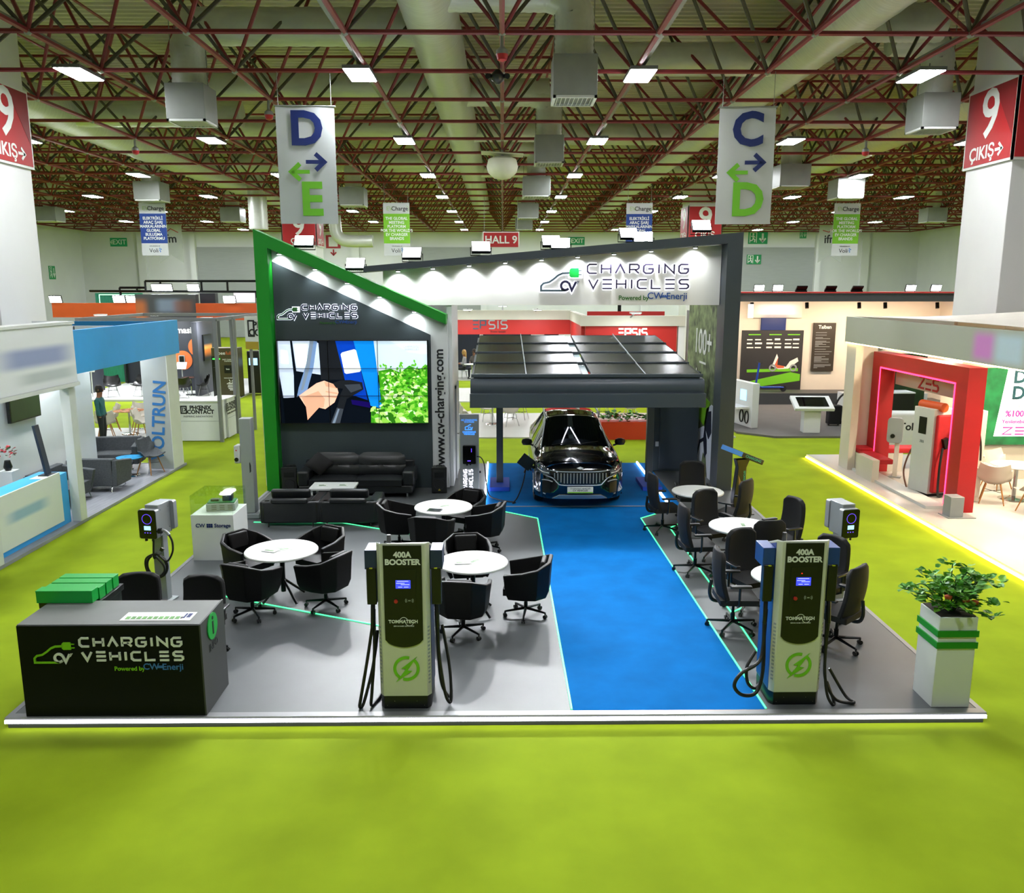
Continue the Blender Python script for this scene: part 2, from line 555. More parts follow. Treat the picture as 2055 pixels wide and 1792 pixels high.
for lab, x, y in (('grey air diffuser box nearest the middle of the roof, under a bent foil pipe', 1.52, 18.9),
                  ('grey air diffuser box second along the middle of the roof', 1.5, 28.3),
                  ('grey air diffuser box third along the middle of the roof', 1.5, 38.5),
                  ('grey air diffuser box fourth along the middle of the roof', 1.5, 50.5),
                  ('grey air diffuser box fifth along the middle of the roof', 1.5, 60.5),
                  ('grey air diffuser box between the red nine sign and the D to E banner', -7.5, 21.5),
                  ('grey air diffuser box just above the blue Turkish banner', -16.25, 40.5),
                  ('grey air diffuser box just right of the D to E banner', -7.3, 42.7),
                  ('grey air diffuser box left of the D to E banner, low over the far wall', -16.5, 53.2),
                  ('grey air diffuser box hanging beside the right red nine sign', 10.9, 22.3),
                  ('grey air diffuser box half hidden behind the C to D banner', 11.5, 34.7),
                  ('grey air diffuser box just above the lime banner near the right column', 15.5, 39.1),
                  ('grey air diffuser box beside the left white column, far end of the hall', -27.5, 53),
                  ('grey air diffuser box beside the right white column, far end of the hall', 26.5, 53)):
    diffuser(lab, x, y, 0.92 if y < 30 else 1.2, -1.2 if x > 0 else 1.2)
t = thing('exhaust_pipe', 'bent galvanised pipe elbow below the roof at the far wall', 'pipe', (-11.6, 60, 0))
obj('elbow_pipe', MB().tube(cat([(0, 0, 10.6), (0, 0, 9.0), (0.1, 0, 8.2), (0.5, 0, 7.8), (1.2, 0, 7.7), (2.6, 0, 7.7)], 6), 0.42, 14), M_duct, t)
t = thing('exhaust_pipe', 'silver flexible pipe dropping behind the top of the green wall', 'pipe', (-13.5, 48, 0))
p, q = ripple((0, 0, 10.7), (0, 0, 7.7), 0.5, 30, 0.05)
obj('flexible_pipe', MB().tube(p, q, 16), M_duct, t)

# small things hanging in the roof
for lab, x, y in (('red and grey alarm ball under the truss at the top of the photo', 0.0, 17.3), ('red and grey alarm ball left of the D to E banner', -6.1, 23.2), ('red and grey alarm ball above the left lights', -12.1, 29.1), ('red and grey alarm ball right of the C to D banner', 12.1, 29.1)):
    t = thing('fire_detector', lab, 'fire detector', (x, y, 9.0), 0, 'red alarm balls')
    obj('red_dome', MB().lathe([(0.02, -0.13), (0.09, -0.1), (0.12, 0.0)], n=16), mat('red_plastic', '#b01c28', 0.4, noise=(8, .05)), t)
    obj('grey_cap', MB().lathe([(0.12, 0.0), (0.11, 0.08), (0.04, 0.14), (0.03, 0.36)], n=16), M_galv, t)
t = thing('roof_camera', 'small black camera cluster on a roof truss node', 'spotlight', (-0.1, 19.9, 9.2))  # dark camera cluster, holds no lamp
obj('body', MB().lathe([(0.04, -0.16), (0.14, -0.08), (0.17, 0.02), (0.06, 0.14)], n=12), M_blackp, t)
obj('camera_head', MB().cyl((-0.18, -0.05, 0.0), (-0.22, -0.18, -0.03), 0.06, n=10).cyl((0.18, -0.05, 0.0), (0.22, -0.18, -0.03), 0.06, n=10), M_blackp, t)
t = thing('ceiling_dome', 'big cream dome fixture hanging in the centre of the roof', 'dome fixture', (0.0, 31.1, 8.75))
M_cream = mat('cream_plastic', '#d9dbc4', 0.45, noise=(3, .03))
obj('dome', MB().lathe([(0.05, -0.42), (0.3, -0.36), (0.5, -0.18), (0.56, 0.02), (0.5, 0.28), (0.32, 0.36)], n=28), M_cream, t)
obj('top_plate', MB().obox((0, 0, 0.46), (1.5, 0.7, 0.05), ry=0.06), M_cream, t, bev=0.02)
obj('suspension_rod', MB().cyl((0, 0, 0.36), (0, 0, 1.0), 0.05, n=8), M_galv, t)

# ---------------------------------------------------------------- white columns with the red exit signs
M_col = mat('white_column_cladding', '#e6e6e4', 0.6, noise=(0.6, 0.03))
M_redsign = mat('red_sign_vinyl', '#a8141a', 0.5, noise=(2, 0.04))
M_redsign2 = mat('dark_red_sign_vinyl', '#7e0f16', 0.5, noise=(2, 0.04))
def column(n, x0, x1, y0, y1):
    struct('column_%s' % n, MB().box(x0, x1, y0, y1, 0, 11.4), M_col, bev=0.015)
def exit_sign(label, x0, x1, y0, y1, side, z0=7.2, z1=8.9, small=False):
    t = thing('exit_sign', label, 'sign', ((x0 + x1) / 2, (y0 + y1) / 2, z0), 0, 'red nine exit signs round the columns')
    hx, hy, h = (x1 - x0) / 2, (y1 - y0) / 2, z1 - z0
    fr, rd = MB(), MB()
    for sx in (-1, 1):
        a, b = sorted((sx * (hx + 0.01), sx * (hx + 0.06)))
        fr.box(a, b, -hy - 0.06, hy + 0.06, 0, h)
        a, b = sorted((sx * (hx + 0.06), sx * (hx + 0.07)))
        rd.box(a, b, -hy, hy, 0.06, h - 0.06)
    a, b = -(hy + 0.06), -(hy + 0.01)
    fr.box(-hx - 0.06, hx + 0.06, a, b, 0, h)
    rd.box(-hx, hx, a - 0.01, a, 0.06, h - 0.06)
    obj('white_frame', fr, M_print_w, t)
    obj('red_panel', rd, M_redsign, t, smooth=0)
    sgn = -1 if side == 'L' else 1
    U, V = (0, sgn, 0), (0, 0, 1)
    xs = sgn * (hx + 0.072)
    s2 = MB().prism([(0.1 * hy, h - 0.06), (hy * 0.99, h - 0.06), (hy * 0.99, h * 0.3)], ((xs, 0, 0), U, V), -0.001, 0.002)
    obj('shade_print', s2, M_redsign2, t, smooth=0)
    text('number_print', '9', 1.45 * h / 1.7, M_print_w, t, (xs, 0, h * 0.62), U, V, 0.004, off=0.02)
    text('exit_print', '\u00c7IKI\u015e', 0.40 * h / 1.7, M_print_w, t, (xs, sgn * -0.22, h * 0.17), U, V, 0.004, off=0.008)
    ar = MB()
    f = ((xs, 0, h * 0.17), U, V)
    ar.ribbon([(0.36, 0), (0.66, 0)], 0.07, f, 0, 0.004).ribbon([(0.5, 0.14), (0.66, 0), (0.5, -0.14)], 0.07, f, 0, 0.004)
    obj('arrow_print', ar, M_print_w, t, smooth=0)
    fy = -(hy + 0.072)
    text('number_print', '9', 1.45 * h / 1.7, M_print_w, t, (0, fy, h * 0.62), (1, 0, 0), V, 0.004, off=0.02)
    text('exit_print', '\u00c7IKI\u015e', 0.40 * h / 1.7, M_print_w, t, (0, fy, h * 0.17), (1, 0, 0), V, 0.004, off=0.008)
    return t
column('right', 11.95, 13.95, 20.4, 22.4)
exit_sign('red nine exit sign round the top of the right white column', 11.95, 13.95, 20.4, 22.4, 'L', 7.52, 9.40)
column('left', -14.0, -12.0, 20.4, 22.4)
exit_sign('red nine exit sign cut by the left edge of the photo', -14.0, -12.0, 20.4, 22.4, 'R', 7.52, 9.40)
column('far_right', 10.8, 12.7, 50, 51.9)
exit_sign('red nine exit sign behind the floodlights, left of the C to D banner', 10.8, 12.7, 50, 51.9, 'L', 7.2, 9.2)
column('far_left', -12.7, -10.8, 50, 51.9)
exit_sign('red nine exit sign behind the top of the green wall', -12.7, -10.8, 50, 51.9, 'R', 6.9, 8.6)

# ---------------------------------------------------------------- hanging banners
M_banw = mat('white_banner_cloth', '#c4c9c8', 0.7, noise=(2, 0.03))
M_banb = mat('navy_print', '#123a86', 0.6, noise=(2, 0.03))
M_bang = mat('lime_banner_print', '#74b81e', 0.6, noise=(2, 0.03))
def banner_plane(x0, x1, z0, z1, mb):
    rows = []
    for i in range(7):
        z = z0 + (z1 - z0) * i / 6
        rows.append([(x0 + (x1 - x0) * j / 6, 0.012 * math.sin(j * 1.4 + i * 0.9), z) for j in range(7)])
    return mb.shell(rows, 0.012)
def hall_banner(label, x0, x1, y, a, b, tilt):
    w, h = x1 - x0, 2.6
    t = thing('hanging_banner', label, 'banner', ((x0 + x1) / 2, y, 6.04), tilt, 'letter banners for the hall rows')
    obj('cloth', banner_plane(-w / 2, w / 2, 0, h, MB()), M_banw, t)
    obj('top_rod', MB().cyl((-w / 2 - 0.03, 0, h), (w / 2 + 0.03, 0, h), 0.02, n=8), M_galv, t)
    wr = MB()
    for s in (-1, 1): wr.cyl((s * w * 0.45, 0, h), (s * w * 0.45, 0, h + 0.76), 0.008, n=5)
    obj('hanging_wire', wr, M_galv, t)
    fy = -0.03
    text('letter_print', a, 1.02, M_print_b, t, (0.02, fy, 2.08), off=0.035)
    text('letter_print', b, 1.02, mat('green_print', '#6fbf22', 0.5, noise=(2, .03)), t, (0.08, fy, 0.52), off=0.035)
    f = frame_front(0, fy, 0)
    ar = MB().ribbon([(-0.02, 1.38), (0.40, 1.38)], 0.085, f, -0.002, 0.004).ribbon([(0.2, 1.56), (0.40, 1.38), (0.2, 1.2)], 0.1, f, -0.002, 0.004)
    obj('arrow_print', ar, M_print_b, t, smooth=0)
    ar = MB().ribbon([(0.06, 1.16), (-0.36, 1.16)], 0.085, f, -0.002, 0.004).ribbon([(-0.16, 1.34), (-0.36, 1.16), (-0.16, 0.98)], 0.1, f, -0.002, 0.004)
    obj('arrow_print', ar, MATS['green_print'], t, smooth=0)
hall_banner('white hanging banner with a navy D over a green E', -5.17, -3.84, 20.25, 'D', 'E', R(2))
hall_banner('white hanging banner with a navy C over a green D', 5.0, 6.28, 20.25, 'C', 'D', R(-4))
TR = 'ELEKTR\u0130KL\u0130\nARA\u00c7 \u015eARJ\nMARKALARININ\nGLOBAL\nBULU\u015eMA\nPLATFORMU'
EN = "THE GLOBAL\nMEETING\nPLATFORM\nFOR THE WORLD'S\nEV CHARGER\nBRANDS"
def event_banner(label, x, y, blue):
    t = thing('hanging_banner', label, 'banner', (x, y, 6.05), 0, 'charging fair banners')
    obj('cloth', MB().box(-0.62, 0.62, -0.01, 0.01, 0, 2.42), M_banw, t)
    wr = MB()
    for s in (-1, 1): wr.cyl((s * 0.55, 0, 2.42), (s * 0.55, 0, 3.36), 0.01, n=5)
    obj('hanging_wire', wr, M_galv, t)
    obj('colour_print', MB().box(-0.62, 0.62, -0.016, -0.0105, 0.56, 1.92), M_banb if blue else M_bang, t, smooth=0)
    text('slogan_print', TR if blue else EN, 0.185, M_print_w, t, (0, -0.022, 1.24), off=0.004, width=0.95)
    text('title_print', 'EV', 0.27, mat('pale_green_print', '#a9c48d', .6, noise=(2, .03)), t, (-0.32, -0.016, 2.15), off=0.002)
    text('title_print', 'Charge', 0.27, M_print_k, t, (0.16, -0.016, 2.15), off=0.003)
    obj('swoosh_print', MB().ribbon(arc(0.42, 2.14, 0.16, -60, 70, 8), 0.025, frame_front(0, -0.014, 0), -0.002, 0.003), MATS['pale_green_print'], t, smooth=0)
    text('organiser_print', 'ORGANIZED BY', 0.07, M_print_k, t, (0, -0.016, 0.43))
    text('organiser_print', 'Voli', 0.27, M_print_k, t, (-0.06, -0.016, 0.22))
    d = MB()
    for k, (a, b) in enumerate(((0.2, .3), (0.2, .22), (0.26, .26), (0.22, .15))):
        d.box(a, a + 0.05, -0.016, -0.011, b, b + 0.05)
    obj('dot_print', d, mat('sky_print', '#3f78c0', .5, noise=(2, .03)), t, smooth=0)
event_banner('blue hanging banner with Turkish slogan, left of the hall', -16.45, 40.9, True)
event_banner('lime hanging banner with English slogan beside the main duct', -5.0, 40.9, False)
event_banner('blue hanging banner with Turkish slogan behind two bright floodlights', 6.48, 40.9, True)
event_banner('lime hanging banner with English slogan, right of the hall', 16.35, 40.9, False)
t = thing('hall_sign', 'red hanging sign reading HALL 9 in white', 'sign', (-0.08, 46.8, 6.66))
obj('white_board', MB().box(-1.0, 1.0, -0.03, 0.03, 0, 0.86), M_print_w, t)
obj('red_panel', MB().box(-0.94, 0.94, -0.045, -0.031, 0.05, 0.81), M_redsign, t, smooth=0)
text('hall_print', 'HALL 9', 0.56, M_print_w, t, (0, -0.05, 0.42), off=0.012)
w = MB()
for s in (-0.9, 0.9): w.cyl((s, 0, 0.86), (s, 0, 2.76), 0.01, n=5)
obj('hanging_wire', w, M_galv, t)

M_exit = mat('green_exit_sign', '#0f7a43', 0.5, em=0.25, noise=(3, .03))
def wall_sign(label, x, y, z, w, h, s, U=(1, 0, 0), size=None, man=False):
    U = Vector(U); N = U.cross(Vector((0, 0, 1)))
    t = thing('emergency_sign', label, 'sign', (x, y, z), math.atan2(U.y, U.x), 'green emergency signs on the hall walls')
    obj('green_panel', MB().box(-w / 2, w / 2, -0.03, 0.03, 0, h), M_exit, t, bev=0.005)
    if s:
        text('exit_print', s, size or h * 0.8, M_print_w, t, (0.05 * w, -0.04, h * 0.5), off=0.01)
    f = frame_front(0, -0.035, 0)
    m = MB()
    if man:
        m.ribbon([(0.24 * w, 0.85 * h), (0.24 * w, 0.2 * h)], 0.1 * w, f, 0, 0.006).ribbon([(0.08 * w, 0.45 * h), (0.24 * w, 0.18 * h), (0.4 * w, 0.45 * h)], 0.08 * w, f, 0, 0.006)
        m.ribbon([(-0.42 * w, 0.1 * h), (-0.42 * w, 0.92 * h), (-0.08 * w, 0.92 * h), (-0.08 * w, 0.1 * h)], 0.04 * w, f, 0, 0.006)
        m.prism([(-0.25 * w + 0.05 * w * math.cos(a), 0.78 * h + 0.05 * w * math.sin(a)) for a in [i * PI / 4 for i in range(8)]], f, 0, 0.006)
        m.ribbon([(-0.36 * w, 0.6 * h), (-0.25 * w, 0.66 * h), (-0.15 * w, 0.52 * h)], 0.045 * w, f, 0, 0.006)
        m.ribbon([(-0.26 * w, 0.66 * h), (-0.25 * w, 0.42 * h), (-0.16 * w, 0.34 * h), (-0.18 * w, 0.14 * h)], 0.06 * w, f, 0, 0.006)
        m.ribbon([(-0.25 * w, 0.42 * h), (-0.31 * w, 0.28 * h), (-0.4 * w, 0.26 * h)], 0.05 * w, f, 0, 0.006)
    else:
        m.ribbon([(-0.3 * w, 0.5 * h), (-0.46 * w, 0.5 * h)], 0.07 * h, f, 0, 0.006).ribbon([(-0.38 * w, 0.75 * h), (-0.46 * w, 0.5 * h), (-0.38 * w, 0.25 * h)], 0.07 * h, f, 0, 0.006)
    obj('pictogram_print', m, M_print_w, t, smooth=0)
wall_sign('green EXIT sign high on the far wall, left end', -34.6, 77.965, 8.15, 1.5, 0.75, 'EXIT')
wall_sign('small green EXIT sign high on the far wall behind the floodlights', 6.7, 77.965, 8.3, 1.5, 0.7, 'EXIT')
wall_sign('green escape sign low on the left hall wall', -37.965, 72.5, 5.2, 0.95, 1.1, '', (0, 1, 0), man=True)
wall_sign('large green running man sign beside the dark frame top', 23.2, 77.965, 8.4, 1.75, 1.1, '', man=True)
wall_sign('bright green running man sign below the large one', 22.9, 77.845, 6.6, 1.3, 0.85, '', man=True)
wall_sign('small dim green sign high on the far wall, right end', 27.3, 77.965, 8.9, 0.6, 0.8, '', man=True)
t = thing('hose_sign', 'white fire hose sign with a red frame on the far wall', 'sign', (-15.3, 77.965, 7.4))
obj('red_panel', MB().box(-0.65, 0.65, -0.03, 0.03, 0.6, 1.75), M_redsign, t)
obj('white_print', MB().box(-0.4, 0.4, -0.04, -0.031, 0.75, 1.6), M_print_w, t, smooth=0)
obj('arrow_print', MB().ribbon([(0, 0.5), (0, 0)], 0.12, frame_front(0, -0.02, 0), 0, 0.02).ribbon([(-0.25, 0.25), (0, 0), (0.25, 0.25)], 0.12, frame_front(0, -0.02, 0), 0, 0.02), M_redsign, t, smooth=0)
for lab, x in (('white hanging sign with a red swoosh behind the blue banner at the left', -26.7), ('white hanging sign with a red swoosh behind the lime banner at the right', 26.6)):
    t = thing('hanging_sign', lab, 'sign', (x, 69.5, 7.6), 0, 'white swoosh signs')
    obj('board', MB().box(-0.95, 0.95, -0.05, 0.05, 0, 1.9), M_banw, t)
    obj('tail', MB().prism([(-0.95, 0), (0.95, 0), (0.95, -1.1), (0, -0.5), (-0.95, -1.1)], frame_front(0, 0, 0), -0.02, 0.02), M_banw, t, smooth=0)
    text('brand_print', 'ifm', 0.9, M_print_k, t, (0, -0.06, 0.75), (1, 0, 0.05), off=0.02)
    obj('swoosh_print', MB().ribbon([(-0.7, 1.45), (-0.2, 1.32), (0.1, 1.55), (0.7, 1.25)], 0.06, frame_front(0, -0.055, 0), 0, 0.006), M_red, t, smooth=0)
# ================================================================ THE STAND: platform and strips of light
stand = struct('floor_stand', MB().box(-5.25, 5.15, 8.22, 21.15, 0.001, 0.10), M_dgray, smooth=0)
mb = MB()
mb.box(-5.21, 5.11, 8.30, 21.15, 0.10, FZ)
obj('grey_floor_surface', mb, mat('grey_floor_surface', '#54585a', 0.45, spec=0.35, noise=(2.5, 0.05)), stand, smooth=0)
M_alu = mat('brushed_aluminium_trim', '#808284', 0.45, metal=0.3, noise=(3, .04))
tr = MB().box(-5.27, 5.17, 8.205, 8.30, 0.10, 0.125).box(-5.27, -5.21, 8.30, 21.15, 0.10, 0.125).box(5.11, 5.17, 8.30, 21.15, 0.10, 0.125)
obj('edge_trim', tr, M_alu, stand)
obj('led_strip', MB().box(-5.27, 5.17, 8.195, 8.219, 0.062, 0.097), mat('front_led', '#ffffff', 0.5, em=9, emcol=(0.86, 0.84, 1.0)), stand, smooth=0)
def green_strip(pts, w=0.019):
    return obj('led_strip', MB().ribbon(pts, w, ((0, 0, FZ), (1, 0, 0), (0, 1, 0)), 0.001, 0.012), M_green_led, stand, smooth=0)
green_strip([(0.735, 8.32), (0.68, 15.9), (-0.16, 16.55)])
green_strip([(2.835, 8.32), (2.71, 15.88), (3.06, 16.2)])
green_strip([(-4.5, 11.93), (-3.98, 11.67), (-1.3, 10.45)])
green_strip([(-4.82, 15.68), (-3.1, 15.62), (-1.0, 14.47), (-1.06, 14.2)])
green_strip([(3.15, 15.2), (3.19, 11.02), (3.18, 9.75)])
green_strip([(3.19, 11.02), (3.42, 11.22)])
green_strip([(3.15, 15.2), (3.64, 15.82)])
def white_strip(x0, x1, y0, y1):
    obj('led_strip', MB().box(x0, x1, y0, y1, FZ + 0.002, FZ + 0.05), M_white_led, stand, smooth=0)
white_strip(-0.40, -0.37, 16.95, 21.1)
white_strip(3.44, 3.47, 16.9, 17.95)
white_strip(3.44, 3.47, 19.25, 21.1)
bl = MB().prism([(0.75, 8.3), (2.82, 8.3), (2.70, 15.9), (3.06, 16.22), (3.7, 16.6), (3.7, 21.14), (-0.36, 21.14), (-0.36, 16.6), (-0.14, 16.55), (0.70, 15.9)], ((0, 0, FZ), (1, 0, 0), (0, 1, 0)), 0.0, 0.006)
tag(obj('carpet', bl, M_blue, smooth=0), 'blue carpet lane running up the stand to the black car', 'carpet')
tag(obj('threshold_strip', MB().box(-0.35, 3.7, 16.76, 16.80, FZ + 0.006, FZ + 0.016), M_alu), 'thin pale strip across the blue carpet in front of the car', 'floor strip')

# ---------------------------------------------------------------- stroke lettering and the stand's logo
GL = {'C': [[(1, 1), (.22, 1), (0, .8), (0, .2), (.22, 0), (1, 0)]], 'H': [[(0, 0), (0, 1)], [(1, 0), (1, 1)], [(0, .5), (1, .5)]],
      'A': [[(0, 0), (.5, 1), (1, 0)]], 'R': [[(0, 0), (0, 1), (.82, 1), (1, .85), (1, .58), (.82, .42), (0, .42)], [(.55, .42), (1, 0)]],
      'G': [[(1, 1), (.22, 1), (0, .8), (0, .2), (.22, 0), (.8, 0), (1, .2), (1, .5), (.5, .5)]], 'I': [[(.5, 0), (.5, 1)]],
      'N': [[(0, 0), (0, 1), (1, 0), (1, 1)]], 'V': [[(0, 1), (.5, 0), (1, 1)]], 'E': [[(0, 1), (1, 1)], [(0, .5), (1, .5)], [(0, 0), (1, 0)]],
      'L': [[(0, 1), (0, 0), (1, 0)]], 'S': [[(1, 1), (.18, 1), (0, .85), (0, .66), (.18, .5), (.82, .5), (1, .34), (1, .15), (.82, 0), (0, 0)]],
      'P': [[(0, 0), (0, 1), (1, 1), (1, .45), (0, .45)]], 'e': [[(1, 0), (0, 0), (0, 1), (1, 1)], [(0, .5), (1, .5)]], 'Z': [[(0, 1), (1, 1), (0, 0), (1, 0)]]}
def word(mb, s, fr, x0, y0, w, h, st, d0, d1, mi=0, gap=0.52):
    ws = [0.25 if c == 'I' else 1.0 for c in s]
    unit = w / (sum(ws) + gap * (len(s) - 1))
    x = x0
    for c, cw in zip(s, ws):
        for pl in GL[c]:
            mb.ribbon([(x + p[0] * cw * unit, y0 + p[1] * h) for p in pl], st, fr, d0, d1, mi=mi)
        x += (cw + gap) * unit
def logo(parent, fr, W, cols, halo=None, th=0.02, k=1.0, tag_mats=None):
    """charging-car logo W wide; the frame's origin is the lower left corner of the car outline"""
    O, U, V = Vector(fr[0]), Vector(fr[1]), Vector(fr[2])
    car = [(.17, .004), (.006, .004), (.006, .035), (.022, .052), (.06, .06), (.09, .08), (.12, .105), (.15, .118), (.2, .12)]
    plug = [(.195, .105), (.205, .095), (.255, .095), (.255, .147), (.205, .147), (.195, .137)]
    def build(mb, extra, d0, d1, what):
        s = lambda pts: [(a * W, b * W) for a, b in pts]
        if 'car' in what:
            mb.ribbon(s(car), (.0135 + extra) * W, fr, d0, d1)
            if extra:
                mb.ribbon(s([(.19, .121), (.285, .121)]), (.06 + extra) * W, fr, d0, d1)
            else:
                mb.prism(s(plug), fr, d0, d1)
                for v in (.108, .134):
                    mb.ribbon(s([(.255, v), (.278, v)]), .007 * W, fr, d0, d1)
        if 'cv' in what:
            mb.ribbon(s(arc(.168, .036, .028, 40, 320, 14)), (.016 + extra) * W, fr, d0, d1)
            mb.ribbon(s([(.192, .056), (.212, .006), (.24, .062)]), (.016 + extra) * W, fr, d0, d1)
            if not extra:
                for q in (.25, .259):
                    mb.ribbon(s([(q - .014, .045), (q, .068)]), .004 * W, fr, d0, d1)
                for a in range(220, 320, 16):
                    mb.ribbon(s([(.168 + .03 * math.cos(R(a)), .036 + .03 * math.sin(R(a))), (.168 + .037 * math.cos(R(a)), .036 + .037 * math.sin(R(a)))]), .005 * W, fr, d0, d1)
        if 'txt' in what:
            word(mb, 'CHARGING', fr, .315 * W, .118 * W, .675 * W, .058 * W, (.0125 * k + extra) * W, d0, d1)
        if 'tx2' in what:
            word(mb, 'VEHICLES', fr, .325 * W, .018 * W, .67 * W, .058 * W, (.0125 * k + extra) * W, d0, d1)
    if halo:
        h = MB(); build(h, 0.011, 0.001, 0.006, ('car', 'cv', 'txt', 'tx2'))
        obj('logo_backlight', h, halo, parent, smooth=0)
    for nm, what, m in (('logo_car', ('car',), cols[0]), ('logo_monogram', ('cv',), cols[1]), ('upper_lettering', ('txt',), cols[2]), ('lower_lettering', ('tx2',), cols[2])):
        b = MB(); build(b, 0, 0.006, 0.006 + th, what)
        obj(nm, b, m, parent, smooth=0)
    N = U.cross(V).normalized()
    P = lambda a, b: tuple(O + U * a * W + V * b * W + N * 0.008)
    tg = tag_mats or (M_lgreen, MATS['sky_print'])
    text('tagline_print', 'Powered by', .042 * W, tg[0], parent, P(.63, -.045), U, V, 0.003, off=0.0015 * W / 2)
    text('tagline_print', 'CW', .062 * W, tg[1], parent, P(.775, -.032), U, V, 0.003, off=0.001 * W / 2)
    text('tagline_print', 'Enerji', .062 * W, tg[1], parent, P(.92, -.034), U, V, 0.003, off=0.001 * W / 2)
    b = MB()
    for i in range(3):
        b.prism([((.815 + .012 * i + q) * W, r * W) for q, r in ((0, -.025), (.010, -.025), (.014, -.042), (.004, -.042))], fr, 0.002, 0.006)
    obj('tagline_mark', b, tg[1], parent, smooth=0)

# ---------------------------------------------------------------- display wall with the green frame
M_lband = mat('pale_grey_panel', '#d6dad8', 0.6, noise=(2, 0.03))
F = lambda y: ((0, y, 0), (1, 0, 0), (0, 0, 1))
dw = struct('wall_display', MB().prism([(-5.0, FZ), (-1.21, FZ), (-1.21, 3.9), (-5.0, 5.5)], F(18.62), 0.0, 0.1), M_lband, smooth=0)
obj('green_frame', MB().prism([(-5.25, FZ), (-4.97, FZ), (-4.97, 5.40), (-1.22, 3.80), (-1.22, 4.01), (-5.25, 5.79)], F(18.64), 0, 0.44), M_green, dw, smooth=0)
obj('dark_panel', MB().prism([(-4.96, FZ + 0.002), (-1.58, FZ + 0.002), (-1.58, 3.56), (-4.96, 5.13)], F(18.515), 0, 0.025), M_anth, dw, smooth=0)
text('web_address_print', 'www.cv-charging.com', 0.285, M_print_k, dw, (-1.40, 18.51, 1.95), (0, 0, 1), (-1, 0, 0), 0.004, off=0.006, width=1.03)
HALO = mat('logo_backlight', '#ffffff', 0.5, em=1.7, emcol=(0.80, 0.85, 1.0))
lg = thing('logo_sign', 'backlit charging car logo sign on the dark wall over the screens', 'sign', (-4.90, 18.47, 3.90))
logo(lg, ((0, 0, 0), (1, 0, 0), (0, 0, 1)), 1.74, (mat('logo_green', '#3c7a3c', .4, noise=(3, .03)), mat('logo_indigo', '#262246', .4, noise=(3, .03)), MATS['logo_indigo'] if 'logo_indigo' in MATS else None), HALO, 0.03, 1.25,
     (mat('tag_green', '#2e6d1e', .5, noise=(3, .03)), mat('tag_blue', '#1f4fa0', .5, noise=(3, .03))))
M_spot = mat('spot_lens', '#ffffff', 0.5, em=12, emcol=(0.92, 0.97, 1.0))
def wash_spot(parent, x, y, z, W):
    obj('recessed_spot', MB().lathe([(0.05, -0.005), (0.06, 0.0), (0.06, 0.03)], (x, y, z), 14), M_chrome, parent)
    obj('spot_lens', MB().lathe([(0.035, -0.012), (0.045, -0.004)], (x, y, z), 14), M_spot, parent)
    l = bpy.data.lights.new('wall_wash_lamp', 'SPOT')
    l.energy = W; l.spot_size = R(135); l.spot_blend = 0.9; l.color = (0.92, 0.97, 1.0); l.shadow_soft_size = 0.05
    o = bpy.data.objects.new('wall_wash_lamp', l)
    COL.objects.link(o); o.parent = parent
    o.location = (x, y, z - 0.03)
    o.rotation_euler = (R(16), 0, 0)
for x, z in ((-4.78, 5.31), (-4.03, 4.99), (-3.35, 4.70), (-2.66, 4.41), (-1.92, 4.09)):
    wash_spot(dw, x, 18.42, z - 0.03, WASH_W)

# white store room behind it, with its door
room = struct('wall_store_room', MB().box(-5.55, -1.12, 19.25, 21.1, 0.12, 4.2).box(-5.55, -5.26, 19.2, 21.1, 0.0, 4.35), M_white, smooth=0)
obj('side_panel', MB().box(-1.24, -1.12, 18.645, 19.25, 0.121, 4.2), M_white, room, smooth=0)
dr = struct('door_4', MB().box(-1.119, -1.09, 19.5, 20.45, 0.125, 2.25), M_white, bev=0.004)
obj('door_handle', MB().tube([(-1.09, 19.62, 1.17), (-1.04, 19.62, 1.17), (-1.04, 19.75, 1.17)], 0.012, 8), M_chrome, dr)
fr = MB().box(-1.119, -1.08, 19.42, 19.495, 0.125, 2.33).box(-1.119, -1.08, 20.455, 20.53, 0.125, 2.33).box(-1.119, -1.08, 19.42, 20.53, 2.255, 2.33)
obj('door_frame', fr, M_offwhite, dr)

# ---------------------------------------------------------------- portal frame with the big white fascia
pf = struct('wall_portal', MB().prism([(-2.95, 5.02), (-2.95, 4.90), (4.77, 5.50), (4.77, FZ), (5.10, FZ), (5.10, 5.73)], F(18.78), 0, 0.62), M_anth2, smooth=0)
fas = obj('fascia_panel', MB().prism([(-2.6, 4.2), (4.76, 4.2), (4.76, 5.49), (-2.6, 4.93)], F(18.72), 0, 0.12), mat('warm_white_fascia', '#eeece6', 0.6, noise=(2, 0.02)), pf, smooth=0)
for x in (-2.25, -1.5, -0.72, 0.06, 0.84, 1.62, 2.40, 3.2, 4.15):
    wash_spot(pf, x, 18.45, 4.90 + (x + 2.95) * 0.60 / 7.72 - 0.035, WASH_W * 1.1)
lg = thing('logo_sign', 'large backlit charging car logo sign on the white fascia over the carport', 'sign', (0.82, 18.58, 4.50))
logo(lg, ((0, 0, 0), (1, 0, 0), (0, 0, 1)), 3.25, (mat('sign_grey_tube', '#44565e', .4, noise=(3, .03)), MATS['logo_indigo'], mat('sign_lilac_face', '#3b3150', .4, noise=(3, .03))), HALO, 0.035, 0.85,
     (MATS['tag_green'], MATS['tag_blue']))
pl = [(.195, .100), (.205, .090), (.258, .090), (.258, .152), (.205, .152), (.195, .142)]
obj('plug_print', MB().prism([(a * 3.25, b * 3.25) for a, b in pl], XF, 0.042, 0.05), M_green2, lg, smooth=0)

